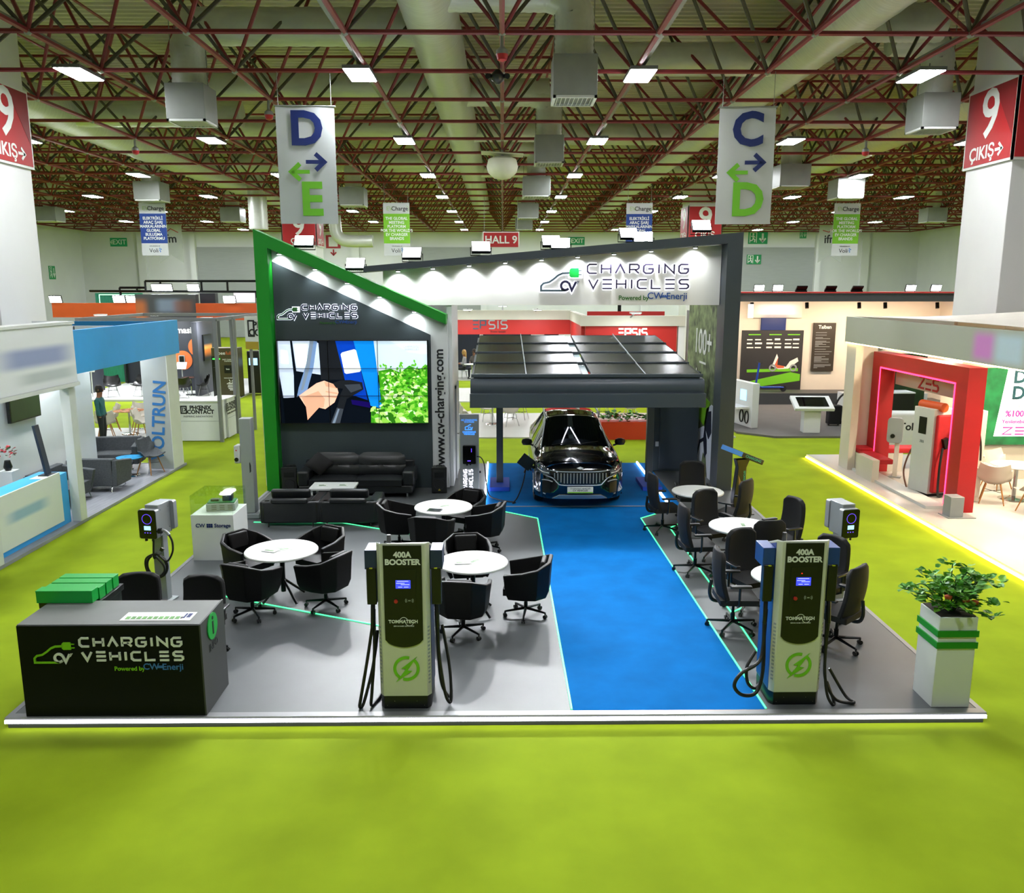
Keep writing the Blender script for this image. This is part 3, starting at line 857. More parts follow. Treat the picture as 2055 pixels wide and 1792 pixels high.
# mural wall beside the carport
mur = struct('wall_mural', MB().box(4.86, 5.08, 18.785, 22.0, 0.121, 4.2), mat('mural_hedge_print', '#69774f', 0.6, noise=(4, 0.85)), smooth=0)
fm = ((4.858, 22.0, 0), (0, -1, 0), (0, 0, 1))
text('number_print', '100+', 0.85, M_print_w, mur, (4.853, 20.35, 3.25), (0, -1, 0), (0, 0, 1), 0.002, off=0.01)
obj('underline_print', MB().ribbon([(1.35, 2.78), (2.0, 2.78)], 0.05, fm, 0, 0.003), M_print_w, mur, smooth=0)
b = MB()
for u, w, mi in ((0.3, 0.06, 1), (0.62, 0.5, 0), (1.06, 0.05, 1)):
    b.ribbon([(u, 1.0), (u, 2.45 if mi == 0 else 2.6)], w, fm, 0, 0.002, mi=mi)
obj('stripe_print', b, (mat('plum_print', '#3a3350', .6, noise=(3, .05)), M_print_w), mur, smooth=0)
obj('arrow_print', MB().prism([(1.45, 2.1), (2.6, 1.93), (2.45, 1.58), (2.58, 1.2), (1.45, 1.42)], fm, 0, 0.004), M_lgreen, mur, smooth=0)
b = MB()
b.prism([(1.3, 0.13), (1.3, 0.75), (1.5, 1.12), (2.1, 1.3), (2.3, 1.75), (2.75, 1.9), (3.2, 1.85), (3.2, 0.13), (2.6, 0.13), (2.4, 0.6), (2.1, 0.65), (1.9, 0.13)], fm, 0, 0.004)
obj('white_car_print', b, mat('car_print_white', '#e6ecf2', .5, noise=(2, .08)), mur, smooth=0)
b = MB().prism([(2.25, 1.25), (2.4, 1.68), (2.75, 1.75), (2.85, 1.25), (2.6, 1.05)], fm, 0.004, 0.006)
b.ribbon([(1.4, 0.3), (1.75, 0.85), (2.15, 0.98), (2.3, 0.6)], 0.09, fm, 0.004, 0.007).prism([(2.1, 0.95), (2.2, 1.35), (2.45, 1.0), (2.5, 0.7), (2.3, 0.55)], fm, 0.004, 0.008)
obj('cable_print', b, mat('navy_shadow_print', '#121a30', .5, noise=(3, .05)), mur, smooth=0)
cab = thing('storage_cabinet', 'tall dark cabinet under the carport beside the mural wall', 'cabinet', (4.25, 20.6, FZ))
obj('body', MB().box(-0.55, 0.55, -0.4, 0.4, 0.0, 2.45), M_anth, cab, bev=0.006)
obj('door', MB().box(-0.40, 0.53, -0.425, -0.402, 0.06, 2.40), M_anth2, cab, bev=0.004)
obj('socket_plate', MB().box(-0.50, -0.42, -0.42, -0.401, 0.62, 0.74), M_offwhite, cab, bev=0.004)

# ---------------------------------------------------------------- floodlights on top of the walls
M_flood = mat('floodlight_lens', '#ffffff', 0.4, em=FLOOD, emcol=(0.95, 0.98, 1.0))
def floodlight(label, x, y, z, rz=0.0, tilt=40, s=1.0):
    t = thing('floodlight', label, 'floodlight', (x, y, z), rz, 'floodlights on the stand walls')
    w, h = 0.2 * s, 0.14 * s
    M = Matrix.Translation((0, -0.02, 0.17)) @ Matrix.Rotation(R(-tilt), 4, 'X')
    def tilted(mb):
        mb.v = [tuple(M @ Vector(p)) for p in mb.v]; return mb
    hd = MB().box(-w, w, -0.03, 0.04, -h, h)
    for i in range(9):
        u = -w + 0.03 + i * (2 * w - 0.06) / 8
        hd.box(u - 0.004, u + 0.004, 0.04, 0.075, -h + 0.02, h - 0.02)
    obj('housing', tilted(hd), M_blackm, t)
    obj('lens', tilted(MB().box(-w + 0.012, w - 0.012, -0.036, -0.0305, -h + 0.012, h - 0.012)), M_flood, t, smooth=0)
    l = bpy.data.lights.new('flood_beam', 'SPOT')
    l.energy = FLOOD_W; l.spot_size = R(78); l.spot_blend = 0.8; l.color = (0.95, 0.98, 1.0); l.shadow_soft_size = 0.12
    lo = bpy.data.objects.new('flood_beam', l); COL.objects.link(lo); lo.parent = t
    lo.location = M @ Vector((0, -0.06, 0)); lo.rotation_euler = (R(-66), 0, 0)
    br = MB().tube([(-w - 0.02, 0, 0.17), (-w - 0.02, 0.02, 0.0), (w + 0.02, 0.02, 0.0), (w + 0.02, 0, 0.17)], 0.012, 6)
    obj('bracket', br, M_blackm, t)
for lab, x, z, rz in (('floodlight highest on the sloping green frame', -4.2, 5.37, 4), ('floodlight halfway down the sloping green frame', -3.13, 4.90, 0),
                      ('floodlight on the dark beam just behind the green frame', -1.92, 5.12, -4), ('floodlight on the dark beam left of the HALL 9 sign', -0.46, 5.25, 6),
                      ('rear floodlight of the overlapping pair above the car logo', 1.05, 5.39, 6), ('front floodlight of the overlapping pair above the car logo', 1.24, 5.32, -6),
                      ('rear floodlight of the overlapping pair in front of the blue banner', 2.72, 5.55, 8), ('front floodlight of the overlapping pair in front of the blue banner', 3.0, 5.45, -8),
                      ('floodlight nearest the dark corner post, under the C to D banner', 4.22, 5.69, 0)):
    floodlight(lab, x, 18.3 if 'rear' not in lab else 18.62, z, R(rz))
# ================================================================ CARPORT
cpt = thing('carport', 'dark steel carport roofed with solar panels over the black car', 'carport', (0, 0, FZ))
def zr(y):  # roof top over the platform
    return 2.74 + (y - 16.0) * 0.095
X0, X1, Y0, Y1 = -0.62, 3.88, 16.0, 21.2
for x in (-0.07, 3.33):
    p = MB().box(x - 0.075, x + 0.075, 18.57, 18.73, 0.02, 2.92)
    obj('post', p, M_anth2, cpt, bev=0.008)
    obj('base_plate', MB().box(x - 0.22, x + 0.22, 18.1, 19.1, 0.007, 0.10), mat('blue_base_cover', '#0b3fa8', .8, noise=(3, .06)), cpt, bev=0.006)
obj('lower_beam', MB().box(X0 - 0.01, X1 + 0.01, 15.86, 15.98, 2.20, 2.47), M_anth2, cpt, bev=0.006)
gut = MB()
prof = [(15.99, 2.455), (15.97, 2.52), (15.97, 2.62), (16.0, 2.69), (16.06, 2.73), (16.14, 2.735), (16.14, 2.46)]
gut.prism([(a, b) for a, b in prof], ((X0, 0, 0), (0, 1, 0), (0, 0, 1)), 0, X1 - X0)
obj('gutter', gut, M_anth2, cpt)
obj('gutter_back', MB().box(X0 + .061, X1 - .061, 16.141, 16.17, 2.40, 2.775).box(X0, X1, 15.981, 16.0, 2.40, 2.56), M_anth2, cpt)
for x in (.4525, 2.7625):
    obj('gap_strip', MB().prism([(16.18, 2.80), (16.18, 2.822), (21.15, zr(21.15) + .088), (21.15, zr(21.15) + .066)], ((x - .007, 0, 0), (0, 1, 0), (0, 0, 1)), 0, .014), mat('pale_gap_strip', '#b9c4c4', .4, noise=(3, .03)), cpt)
sd = MB()
for x in (X0, X1 - 0.06):
    sd.prism([(16.13, 2.24), (16.13, 2.73), (21.2, zr(21.2) - 0.02), (21.2, zr(21.2) - 0.3)], ((x, 0, 0), (0, 1, 0), (0, 0, 1)), 0, 0.06)
obj('side_beam', sd, M_anth2, cpt)
obj('cross_beam', MB().box(X0 + 0.06, X1 - 0.06, 18.57, 18.73, 2.74, 2.94).box(X0 + 0.06, X1 - 0.06, 21.1, 21.2, 2.85, 3.2), M_anth2, cpt)
led = MB()
for s in (-1, 1):
    led.tube([(1.56 + s * .64, 17.9, 2.66), (1.56 + s * .03, 19.0, 2.66)], 0.018, 6)
obj('led_strip', led, M_white_led, cpt, smooth=0)
obj('led_bracket', MB().box(.88, 2.24, 17.93, 17.97, 2.68, 2.86).box(1.4, 1.72, 18.98, 19.02, 2.68, 2.96), M_anth2, cpt)
obj('center_strip', MB().prism([(16.15, 2.72), (16.15, 2.745), (21.2, zr(21.2) + 0.015), (21.2, zr(21.2) - 0.01)], ((1.56, 0, 0), (0, 1, 0), (0, 0, 1)), 0, 0.14), mat('pale_glass_strip', '#9fb2b6', .25, noise=(3, .03)), cpt)
pm = bpy.data.materials.new('solar_cell')
pm.use_nodes = True
nt = pm.node_tree; bb = nt.nodes['Principled BSDF']
tc = nt.nodes.new('ShaderNodeTexCoord'); bk = nt.nodes.new('ShaderNodeTexBrick')
bk.offset = 0.0
bk.inputs['Color1'].default_value = (*lin('#161a1d'), 1); bk.inputs['Color2'].default_value = (*lin('#1a1e20'), 1); bk.inputs['Mortar'].default_value = (*lin('#59605f'), 1)
bk.inputs['Scale'].default_value = 1.0; bk.inputs['Mortar Size'].default_value = 0.003
bk.inputs['Brick Width'].default_value = 0.091; bk.inputs['Row Height'].default_value = 0.62
nt.links.new(tc.outputs['Object'], bk.inputs['Vector']); nt.links.new(bk.outputs['Color'], bb.inputs['Base Color'])
bb.inputs['Roughness'].default_value = 0.2; bb.inputs['Specular IOR Level'].default_value = 0.28; bb.inputs['Coat Weight'].default_value = 0.0; bb.inputs['Coat Roughness'].default_value = 0.08
M_pframe = mat('panel_frame', '#2a3033', 0.4, metal=0.3, noise=(3, .03))
xs = [(X0 + 0.05, 0.445), (0.46, 1.545), (1.715, 2.755), (2.77, X1 - 0.05)]
for r_ in range(4):
    ya = 16.16 + r_ * 1.26
    for a, b in xs:
        cx = (a + b) / 2
        pn = MB()
        L = 1.20
        pn.box(-(b - a) / 2 + 0.008, (b - a) / 2 - 0.008, 0.012, L - 0.012, 0.0, 0.036)
        po = obj('solar_panel', pn, pm, cpt, smooth=0)
        po.location = (cx, ya, zr(ya) + 0.03); po.rotation_euler = (R(4.6), 0, 0)
        fr = MB().box(-(b - a) / 2, (b - a) / 2, 0, 0.012, 0, 0.04).box(-(b - a) / 2, (b - a) / 2, L - 0.012, L, 0, 0.04)
        fr.box(-(b - a) / 2, -(b - a) / 2 + 0.008, 0, L, 0, 0.04).box((b - a) / 2 - 0.008, (b - a) / 2, 0, L, 0, 0.04)
        obj('panel_frame', fr, M_pframe, po, smooth=0)
    rail = MB().obox(((X0 + X1) / 2, ya - 0.035, zr(ya) + 0.035), (X1 - X0 - 0.02, 0.05, 0.06))
    obj('front_rail', rail, M_anth2, cpt)

# ================================================================ THE CAR
car = thing('car', 'glossy black electric SUV parked nose out under the solar carport', 'car', (1.56, 18.80, FZ + 0.006))
M_paint = mat('black_car_paint', '#05060a', 0.12, spec=0.6, coat=1.0, noise=(3, .1))
M_cglass = mat('dark_car_glass', '#0a1012', 0.03, spec=0.8, noise=(3, .1))
M_satin = mat('satin_silver_trim', '#b9c0c4', 0.3, metal=0.35, noise=(6, .03))
M_head = mat('headlight_glass', '#39424a', 0.05, spec=0.8, coat=1.0, noise=(12, .3))
def smoothstep(t): return t * t * (3 - 2 * t)
def interp(tab, y):
    if y <= tab[0][0]: return tab[0][1]
    for (a, va), (b, vb) in zip(tab, tab[1:]):
        if y <= b: return va + (vb - va) * smoothstep((y - a) / (b - a))
    return tab[-1][1]
W_ = [(-2.2, .80), (-1.95, .90), (-1.5, .93), (-0.5, .93), (1.2, .93), (2.0, .90), (2.3, .82)]
BELT = [(-2.2, .80), (-1.6, .90), (-1.0, .97), (0.5, 1.0), (2.0, 1.05), (2.3, 1.0)]
TOPZ = [(-2.2, .93), (-1.9, 1.0), (-1.5, 1.06), (-1.12, 1.10), (-0.85, 1.226), (-0.45, 1.412), (-0.1, 1.575), (0.5, 1.62), (1.3, 1.58), (1.85, 1.42), (2.2, 1.08), (2.3, 0.95)]
TOPW = [(-2.2, .66), (-1.9, .76), (-1.5, .78), (-1.12, .74), (-0.85, .70), (-0.45, .64), (-0.1, .585), (0.5, .575), (1.3, .57), (1.85, .60), (2.2, .66), (2.3, .70)]
def lin_interp(tab, y):
    if y <= tab[0][0]: return tab[0][1]
    for (a, va), (b, vb) in zip(tab, tab[1:]):
        if y <= b: return va + (vb - va) * (y - a) / (b - a)
    return tab[-1][1]
def section(y):
    w, b = interp(W_, y), interp(BELT, y)
    t, tw = lin_interp(TOPZ, y), lin_interp(TOPW, y)
    arch = 0.0
    for wy in (-1.42, 1.42):
        d = abs(y - wy)
        if d < 0.40: arch = max(arch, math.sqrt(max(0, 0.16 - d * d)))
    f = 0.24
    sill = max(f, 0.30 + arch * 0.95 if arch else f)
    crown = 0.035
    R_ = [(w * .80, f if not arch else sill), (w * .96, sill + .02), (w, max(sill + .05, .55)), (w * 1.0, max(sill + .06, .70)), (w * .985, b - .06), (w * .95, b)]
    R_ += [(tw + (w * .95 - tw) * .5, b + (t - .05 - b) * .5), (tw, t - .05), (tw * .93, t - .012), (tw * .6, t + crown * .6), (tw * .3, t + crown * .9), (0, t + crown)]
    return R_
NS = 54
ys = [-2.2 + 4.5 * i / NS for i in range(NS + 1)]
rows = []
for y in ys:
    s = section(y)
    rows.append([(x, y, z) for x, z in s] + [(-x, y, z) for x, z in reversed(s[:-1])])
body, ws, rw, sw = MB(), MB(), MB(), [MB(), MB()]
nb_ = len(rows[0])
flat = [p for r in rows for p in r]
fpaint = []
def quad(i, j): return (i * nb_ + j, i * nb_ + j + 1, (i + 1) * nb_ + j + 1, (i + 1) * nb_ + j)
def off(i, j, d):
    p = Vector(rows[i][j])
    du = Vector(rows[min(i + 1, NS)][j]) - Vector(rows[max(i - 1, 0)][j])
    dv = Vector(rows[i][min(j + 1, nb_ - 1)]) - Vector(rows[i][max(j - 1, 0)])
    n = dv.cross(du)
    if n.length > 0: n.normalize()
    c = Vector((0, p.y, 0.8))
    if n.dot(p - c) < 0: n = -n
    return p + n * d
for i in range(NS):
    for j in range(nb_ - 1):
        fpaint.append(quad(i, j))
body.add(flat, fpaint)
body.add(rows[0], [tuple(range(nb_))]); body.add(rows[-1], [tuple(reversed(range(nb_)))])
obj('body', body, M_paint, car, smooth=50)
def patch(i0, i1, j0, j1, d, th=0.004):
    return MB().shell([[off(i, j, d) for j in range(j0, j1 + 1)] for i in range(i0, i1 + 1)], th)
ii = lambda y: round((y + 2.2) / 4.5 * NS)
jm = (nb_ - 1) // 2
obj('windshield', patch(ii(-1.1), ii(-0.14), jm - 4, jm + 4, 0.004), M_cglass, car, smooth=60)
obj('glass_roof', patch(ii(0.05), ii(1.2), jm - 3, jm + 3, 0.004), M_cglass, car, smooth=60)
for a, b in ((-0.62, 0.28), (0.38, 1.15), (1.25, 1.6)):
    obj('side_window', patch(ii(a), ii(b), 5, 7, 0.004), M_cglass, car)
    obj('side_window', patch(ii(a), ii(b), nb_ - 8, nb_ - 6, 0.004), M_cglass, car)
# nose: bumper surface with all the front details laid on it
def nose(x, z):
    u = min(1.0, abs(x) / .915)
    y = -2.36 + 0.06 * u ** 2 + 0.40 * u ** 6
    if z > .74: y += 0.16 * ((z - .74) / .22) ** 2
    if z < .38: y += 0.10 * ((.38 - z) / .16) ** 2
    return y
zs = [.22, .26, .32, .38, .46, .55, .64, .74, .80, .86, .91, .95]
xsn = [-.915 + 1.83 * i / 36 for i in range(37)]
rws = []
for z in zs:
    sc_ = 1.0 - (0.10 * max(0, (z - .74) / .21) ** 1.5)
    rws.append([(x * sc_, nose(x, z), z) for x in xsn])
rws.append([(x * .88, -2.12, .985) for x in xsn])
mb = MB().sheet(rws)
ends = [[(p[0], p[1], p[2]), (p[0] * 1.0, -1.86, p[2])] for p in (r[0] for r in rws)]
mb.sheet(ends); mb.sheet([[(p[0], -1.86, p[2]), (p[0], p[1], p[2])] for p in (r[-1] for r in rws)])
obj('front_bumper', mb, M_paint, car, smooth=60)
def onnose(pts, w, d=0.012, th=0.012):
    """a bead along (x, z) points on the nose"""
    P = cat([(x, nose(x, z) - d, z) for x, z in pts], 5)
    return MB().tube(P, w, 6)
def panel_on_nose(poly_rows, d=0.006, th=0.01):
    return MB().shell([[(x, nose(x, z) - d, z) for x, z in r] for r in poly_rows], -th)
gr = [[(-.60 * (1 - .35 * max(0, (.78 - z) / .2)) + 1.2 * (1 - .35 * max(0, (.78 - z) / .2)) * i / 20, z) for i in range(21)] for z in (.56, .62, .68, .74, .79)]
obj('grille', panel_on_nose(gr, 0.008), M_blackp, car)
for k in range(17):
    x = -.52 + 1.04 * k / 16
    zb = .575 + max(0, abs(x) - .36) * .7
    obj('grille_slat', MB().tube([(x, nose(x, zb) - .02, zb), (x, nose(x, .70) - .024, .70), (x, nose(x, .782) - .02, .782)], 0.009, 6), M_satin, car)
obj('upper_trim', onnose([(-.72, .83), (-.4, .812), (0, .806), (.4, .812), (.72, .83)], 0.011), M_satin, car)
obj('lower_trim', onnose([(-.86, .76), (-.66, .71), (-.55, .67), (-.46, .58), (-.38, .535), (0, .53), (.38, .535), (.46, .58), (.55, .67), (.66, .71), (.86, .76)], 0.011), M_satin, car)
obj('badge', MB().prism([(-.075, 0), (0, .03), (.075, 0), (0, -.03)], ((0, nose(0, .87) - .012, .875), (1, 0, 0), (0, .45, .9)), 0, .006), M_satin, car)
for s in (-1, 1):
    hl = [[(s * (.60 + .28 * i / 8), z0 + (.10 * i / 8) * k2) for i in range(9)] for z0, k2 in ((.735, .1), (.77, .4), (.80, .8), (.83, 1.0))]
    m = MB().shell([[(x, nose(x, z) - 0.01, z) for x, z in r] for r in hl], -0.012 * s)
    obj('headlight', m, M_head, car)
    obj('headlight_bar', onnose([(s * .63, .775), (s * .76, .79), (s * .85, .83)], 0.010, 0.022), M_print_w, car)
    obj('fog_trim', onnose([(s * .56, .60), (s * .66, .625), (s * .78, .60), (s * .86, .44), (s * .88, .37), (s * .70, .33)], 0.011), M_satin, car)
    obj('fog_pocket', panel_on_nose([[(s * (.60 + .24 * i / 6), z) for i in range(7)] for z in (.36, .44, .52, .59)], 0.006, 0.006 * s), M_blackp, car)
obj('skid_plate', panel_on_nose([[(-.56 + 1.12 * i / 12, .245) for i in range(13)], [(-.48 + .96 * i / 12, .30) for i in range(13)], [(-.42 + .84 * i / 12, .335) for i in range(13)]], 0.014, 0.012), M_satin, car)
pz = .435
lp = obj('license_plate', MB().box(-.26, .26, nose(0, pz) - .035, nose(0, pz) - .012, pz - .06, pz + .065), M_print_w, car, bev=.004)
obj('plate_band', MB().box(-.255, .255, nose(0, pz) - .037, nose(0, pz) - .0355, pz - .058, pz - .035), M_lgreen, lp, smooth=0)
text('plate_print', 'CHARGING VEHICLES', 0.042, M_print_k, lp, (0, nose(0, pz) - .0365, pz + .035), ext=.001)
text('plate_print', 'CV VEHICLES', 0.052, MATS['logo_indigo'], lp, (0, nose(0, pz) - .0365, pz - .005), ext=.001, off=.001)
M_tyre = mat('tyre_rubber', '#0d0e0f', 0.75, noise=(20, .2))
for x, y in ((-.80, -1.42), (.80, -1.42), (-.80, 1.42), (.80, 1.42)):
    wv = MB()
    prof = [(0.20, -.11), (.30, -.115), (.345, -.095), (.36, -.05), (.36, .05), (.345, .095), (.30, .115), (.20, .11)]
    n = 32
    vs = [(x + q, y + r_ * math.cos(2 * PI * j / n), .36 + r_ * math.sin(2 * PI * j / n)) for r_, q in prof for j in range(n)]
    fs = [(i * n + j, i * n + (j + 1) % n, (i + 1) * n + (j + 1) % n, (i + 1) * n + j) for i in range(len(prof) - 1) for j in range(n)]
    wv.add(vs, fs)
    wh = obj('wheel', wv, M_tyre, car)
    rim = MB().cyl((x - .08, y, .36), (x + .08, y, .36), .055, n=14)
    sgn = 1 if x > 0 else -1
    for a in range(5):
        t_ = 2 * PI * a / 5
        rim.tube([(x + sgn * .09, y + .04 * math.cos(t_), .36 + .04 * math.sin(t_)), (x + sgn * .10, y + .22 * math.cos(t_), .36 + .22 * math.sin(t_))], [.035, .028], 6)
    rim.tube([(x + sgn * .09, y + .22 * math.cos(2 * PI * j / 28), .36 + .22 * math.sin(2 * PI * j / 28)) for j in range(28)], .02, 6, closed=True)
    obj('rim', rim, M_satin, wh)
for s in (-1, 1):
    obj('roof_rail', MB().tube(cat([(s * .60, -.12, 1.585), (s * .615, .1, 1.66), (s * .61, .8, 1.685), (s * .60, 1.4, 1.63)], 6), .020, 8), M_satin, car)
    mr = MB().lathe([(.02, -.07), (.08, -.06), (.105, 0.0), (.09, .06), (.03, .085)], (s * 1.03, -.62, 1.10), 14, sx=1.15, sy=.62)
    mr.tube([(s * .88, -.60, 1.02), (s * .98, -.61, 1.06)], .022, 6)
    obj('wing_mirror', mr, M_blackp, car)
    obj('pillar_trim', MB().tube([off(i, jm + s * 4, .006) for i in range(ii(-1.1), ii(-.14))], .016, 5), M_satin, car)
obj('bonnet_crease', MB().tube(cat([(-.62, -1.9, 1.005), (-.5, -1.5, 1.09), (-.46, -1.2, 1.125)], 5), .004, 4).tube(cat([(.62, -1.9, 1.005), (.5, -1.5, 1.09), (.46, -1.2, 1.125)], 5), .004, 4), M_paint, car)
obj('wiper', MB().tube([(-.5, -1.13, 1.135), (.05, -1.02, 1.19)], .008, 5).tube([(-.02, -1.13, 1.14), (.5, -1.02, 1.185)], .008, 5), M_blackp, car)
flap = obj('charge_flap', MB().obox((-1.07, -1.62, .86), (.30, .02, .26), ry=R(38)).obox((-.93, -1.62, .75), (.12, .02, .06), ry=R(30)), M_blackp, car, bev=.004)
# ================================================================ VIDEO WALL
vw = thing('video_wall', 'video wall of nine screens showing a hand plugging a charger beside shrubs', 'video wall', (-4.90, 18.40, 1.63))
SW, SH = 3.25, 1.81
def em_mat(name, c, s=1.0):
    return mat(name, c, 0.6, em=s, emcol=c, spec=0.0)
E_ = [em_mat('scr_' + c, '#' + c, 0.95) for c in ('05080c', '0a1018', 'c9d8ee', '6f8db8', 'e4f0e6', '0a3fb4', '0f86e6', 'f4f7f6', 'e0a888', 'f0c4a8', '1b1e22', '3a4048', '150a52', 'eaf4fb', 'cfe6f4', '3f9a1c', '62b82c', '8fce4a', '2a6e16', 'b8e07a', 'd8efc0', '78889a')]
for i in range(3):
    for j in range(3):
        a, b, c, d = SW * i / 3, SW * (i + 1) / 3, SH * j / 3, SH * (j + 1) / 3
        obj('display_panel', MB().box(a + .001, b - .001, 0, 0.09, c + .001, d - .001), M_blackp, vw, smooth=0)
pic = MB()
f = ((0, 0, 0), (SW, 0, 0), (0, 0, SH))
fN = ((0, -.001, 0), (SW, 0, 0), (0, 0, SH))
lay = [0]
def pg(pts, mi):
    """polygon on the picture, points in crop pixels"""
    lay[0] += 1
    q = [((x - 180) / 958.0, 1 - (y - 785) / 520.0) for x, y in pts]
    q = [(min(1, max(0, a)), min(1, max(0, b))) for a, b in q]
    k = len(q)
    ar = sum(q[i][0] * q[(i + 1) % k][1] - q[(i + 1) % k][0] * q[i][1] for i in range(k))
    if ar < 0: q = q[::-1]
    d = -.001 - .00012 * lay[0]
    pic.add([(a * SW, d, b * SH) for a, b in q], [tuple(range(k))], mi)
pg([(180, 785), (1138, 785), (1138, 1305), (180, 1305)], 1)
pg([(180, 785), (258, 785), (272, 1000), (268, 1145), (198, 1145), (180, 1000)], 2)
pg([(195, 840), (240, 850), (245, 930), (190, 925)], 7)
pg([(272, 785), (405, 785), (440, 800), (446, 998), (290, 975)], 2)
pg([(285, 800), (370, 800), (360, 960), (295, 950)], 4)
pg([(405, 785), (432, 790), (400, 960), (352, 1105), (285, 1140), (300, 1080), (345, 960)], 3)
pg([(385, 785), (410, 785), (375, 960), (330, 1090), (312, 1100), (350, 960)], 21)
pg([(446, 785), (560, 785), (600, 1030), (446, 1030)], 10)
pg([(548, 785), (668, 785), (745, 1160), (620, 1120)], 5)
pg([(665, 785), (795, 785), (836, 1215), (762, 1196)], 6)
pg([(580, 870), (590, 858), (668, 838), (680, 845), (708, 968), (700, 980), (612, 993), (600, 985)], 7)
pg([(615, 920), (640, 905), (650, 930), (628, 940)], 4)
pg([(795, 785), (1138, 785), (1138, 1000), (815, 1000)], 13)
pg([(795, 785), (900, 785), (1020, 860), (1138, 870), (1138, 960), (815, 960)], 14)
pg([(820, 975), (900, 960), (960, 985), (1020, 940), (1080, 965), (1138, 935), (1138, 1305), (762, 1305), (765, 1225), (836, 1215)], 15)
rnd = random.Random(5)
def leaf(x, y, L, a, mi):
    w = L * .32
    pts = [(-L / 2, 0), (-L * .2, w * .8), (L * .15, w * .75), (L / 2, 0), (L * .15, -w * .75), (-L * .2, -w * .8)]
    c, s = math.cos(a), math.sin(a)
    pg([(x + p * c - q * s, y + p * s + q * c) for p, q in pts], mi)
for k in range(420):
    y = 960 + 340 * (k / 420.0) + rnd.uniform(-14, 14)
    x = rnd.uniform(838 if y < 1215 else 775, 1130)
    L = 18 + 46 * (y - 950) / 350.0
    leaf(x, min(y, 1300), L, rnd.uniform(-1.2, 1.2) + (PI if rnd.random() < .5 else 0), rnd.choice((15, 16, 16, 17, 17, 18, 18, 19, 20)))
for x, y in ((850, 950), (985, 930), (1040, 925), (1100, 950)):
    for k in range(4): leaf(x + rnd.uniform(-25, 25), y + rnd.uniform(-15, 25), 24, rnd.uniform(-1.4, 1.4), 16)
pg([(198, 1145), (300, 1138), (360, 1190), (352, 1300), (205, 1305)], 0)
pg([(640, 1155), (762, 1172), (762, 1208), (645, 1185)], 12)
pg([(302, 1130), (420, 1050), (470, 1034), (548, 1062), (560, 1110), (532, 1172), (470, 1215), (430, 1205), (352, 1285), (345, 1200)], 9)
pg([(320, 1140), (430, 1100), (470, 1150), (460, 1205), (430, 1205), (352, 1285), (345, 1200)], 8)
pg([(470, 1040), (548, 1062), (555, 1085), (480, 1070)], 8)
pg([(555, 1110), (478, 1100), (476, 1106), (554, 1122)], 8)
pg([(548, 1135), (485, 1130), (484, 1136), (546, 1145)], 8)
pg([(525, 1050), (575, 1032), (640, 1030), (715, 1045), (722, 1090), (660, 1125), (612, 1150), (590, 1215), (545, 1210), (572, 1120), (590, 1085), (545, 1080)], 10)
pg([(600, 1060), (700, 1055), (712, 1085), (640, 1110)], 11)
pg([(502, 1305), (545, 1205), (588, 1215), (562, 1305)], 11)
pg([(512, 1305), (552, 1212), (563, 1215), (530, 1305)], 21)
obj('screen_picture', pic, E_, vw, smooth=0)
text('picture_print', 'CHARGING\nVEHICLES', 0.075, em_mat('scr_text', '#8a94b0', .8), vw, (SW * .90, -.085, SH * .915), ext=.001, line=.8)
gp = MB()
for i in (1, 2):
    gp.box(SW * i / 3 - .003, SW * i / 3 + .003, -.088, 0, 0, SH).box(0, SW, -.088, 0, SH * i / 3 - .003, SH * i / 3 + .003)
gp.box(-.012, 0, -.088, .09, -.012, SH + .012).box(SW, SW + .012, -.088, .09, -.012, SH + .012).box(-.012, SW + .012, -.088, .09, -.012, 0).box(-.012, SW + .012, -.088, .09, SH, SH + .012)
obj('bezel_frame', gp, M_blackp, vw, smooth=0)

# ================================================================ LOUNGE: sofas, coffee table, loudspeakers
def cushion(mb, x0, x1, y0, y1, z0, z1, puff=0.03, n=6):
    g = MB()
    for top in (1, 0):
        rows = []
        for i in range(n + 1):
            r = []
            for j in range(n + 1):
                u, v = i / n, j / n
                e = (1 - (2 * u - 1) ** 4) * (1 - (2 * v - 1) ** 4)
                z = (z1 - puff + puff * e) if top else z0
                r.append((x0 + (x1 - x0) * v, y0 + (y1 - y0) * u, z))
            rows.append(r)
        mb.sheet(rows, flip=not top)
    zt = z1 - puff
    mb.add([(x0, y0, z0), (x1, y0, z0), (x1, y1, z0), (x0, y1, z0), (x0, y0, zt), (x1, y0, zt), (x1, y1, zt), (x0, y1, zt)], [(0, 1, 5, 4), (1, 2, 6, 5), (2, 3, 7, 6), (3, 0, 4, 7)])
    return mb
M_sofa = mat('charcoal_leather', '#15181a', 0.38, noise=(25, .15), bump=.06)
sf = thing('sofa', 'long black leather sofa with tufted back under the video wall', 'sofa', (-3.17, 17.98, FZ))
sf.scale = (1, 1, 0.9)
obj('base', MB().box(-1.22, 1.22, -.42, .36, .10, .30), M_sofa, sf, bev=.03)
for x0, x1 in ((-1.0, 0.0), (0.0, 1.0)):
    obj('seat_cushion', cushion(MB(), x0 + .005, x1 - .005, -.45, .18, .30, .48, .04), M_sofa, sf)
    bc = MB()
    n = 12
    rows = []
    for i in range(n + 1):
        r = []
        for j in range(n + 1):
            u, v = i / n, j / n
            e = (1 - (2 * u - 1) ** 6) * (1 - (2 * v - 1) ** 6)
            tuft = 0.035 * sum(math.exp(-((v - a) ** 2 + (u - b_) ** 2) / .003) for a in (.2, .5, .8) for b_ in (.5,)) + .012 * math.exp(-((u - .5) ** 2) / .002)
            r.append((x0 + .02 + (x1 - x0 - .04) * v, .13 - .07 * e + tuft + .08 * u, .46 + .46 * u))
        rows.append(r)
    bc.shell(rows, -.1)
    obj('back_cushion', bc, M_sofa, sf)
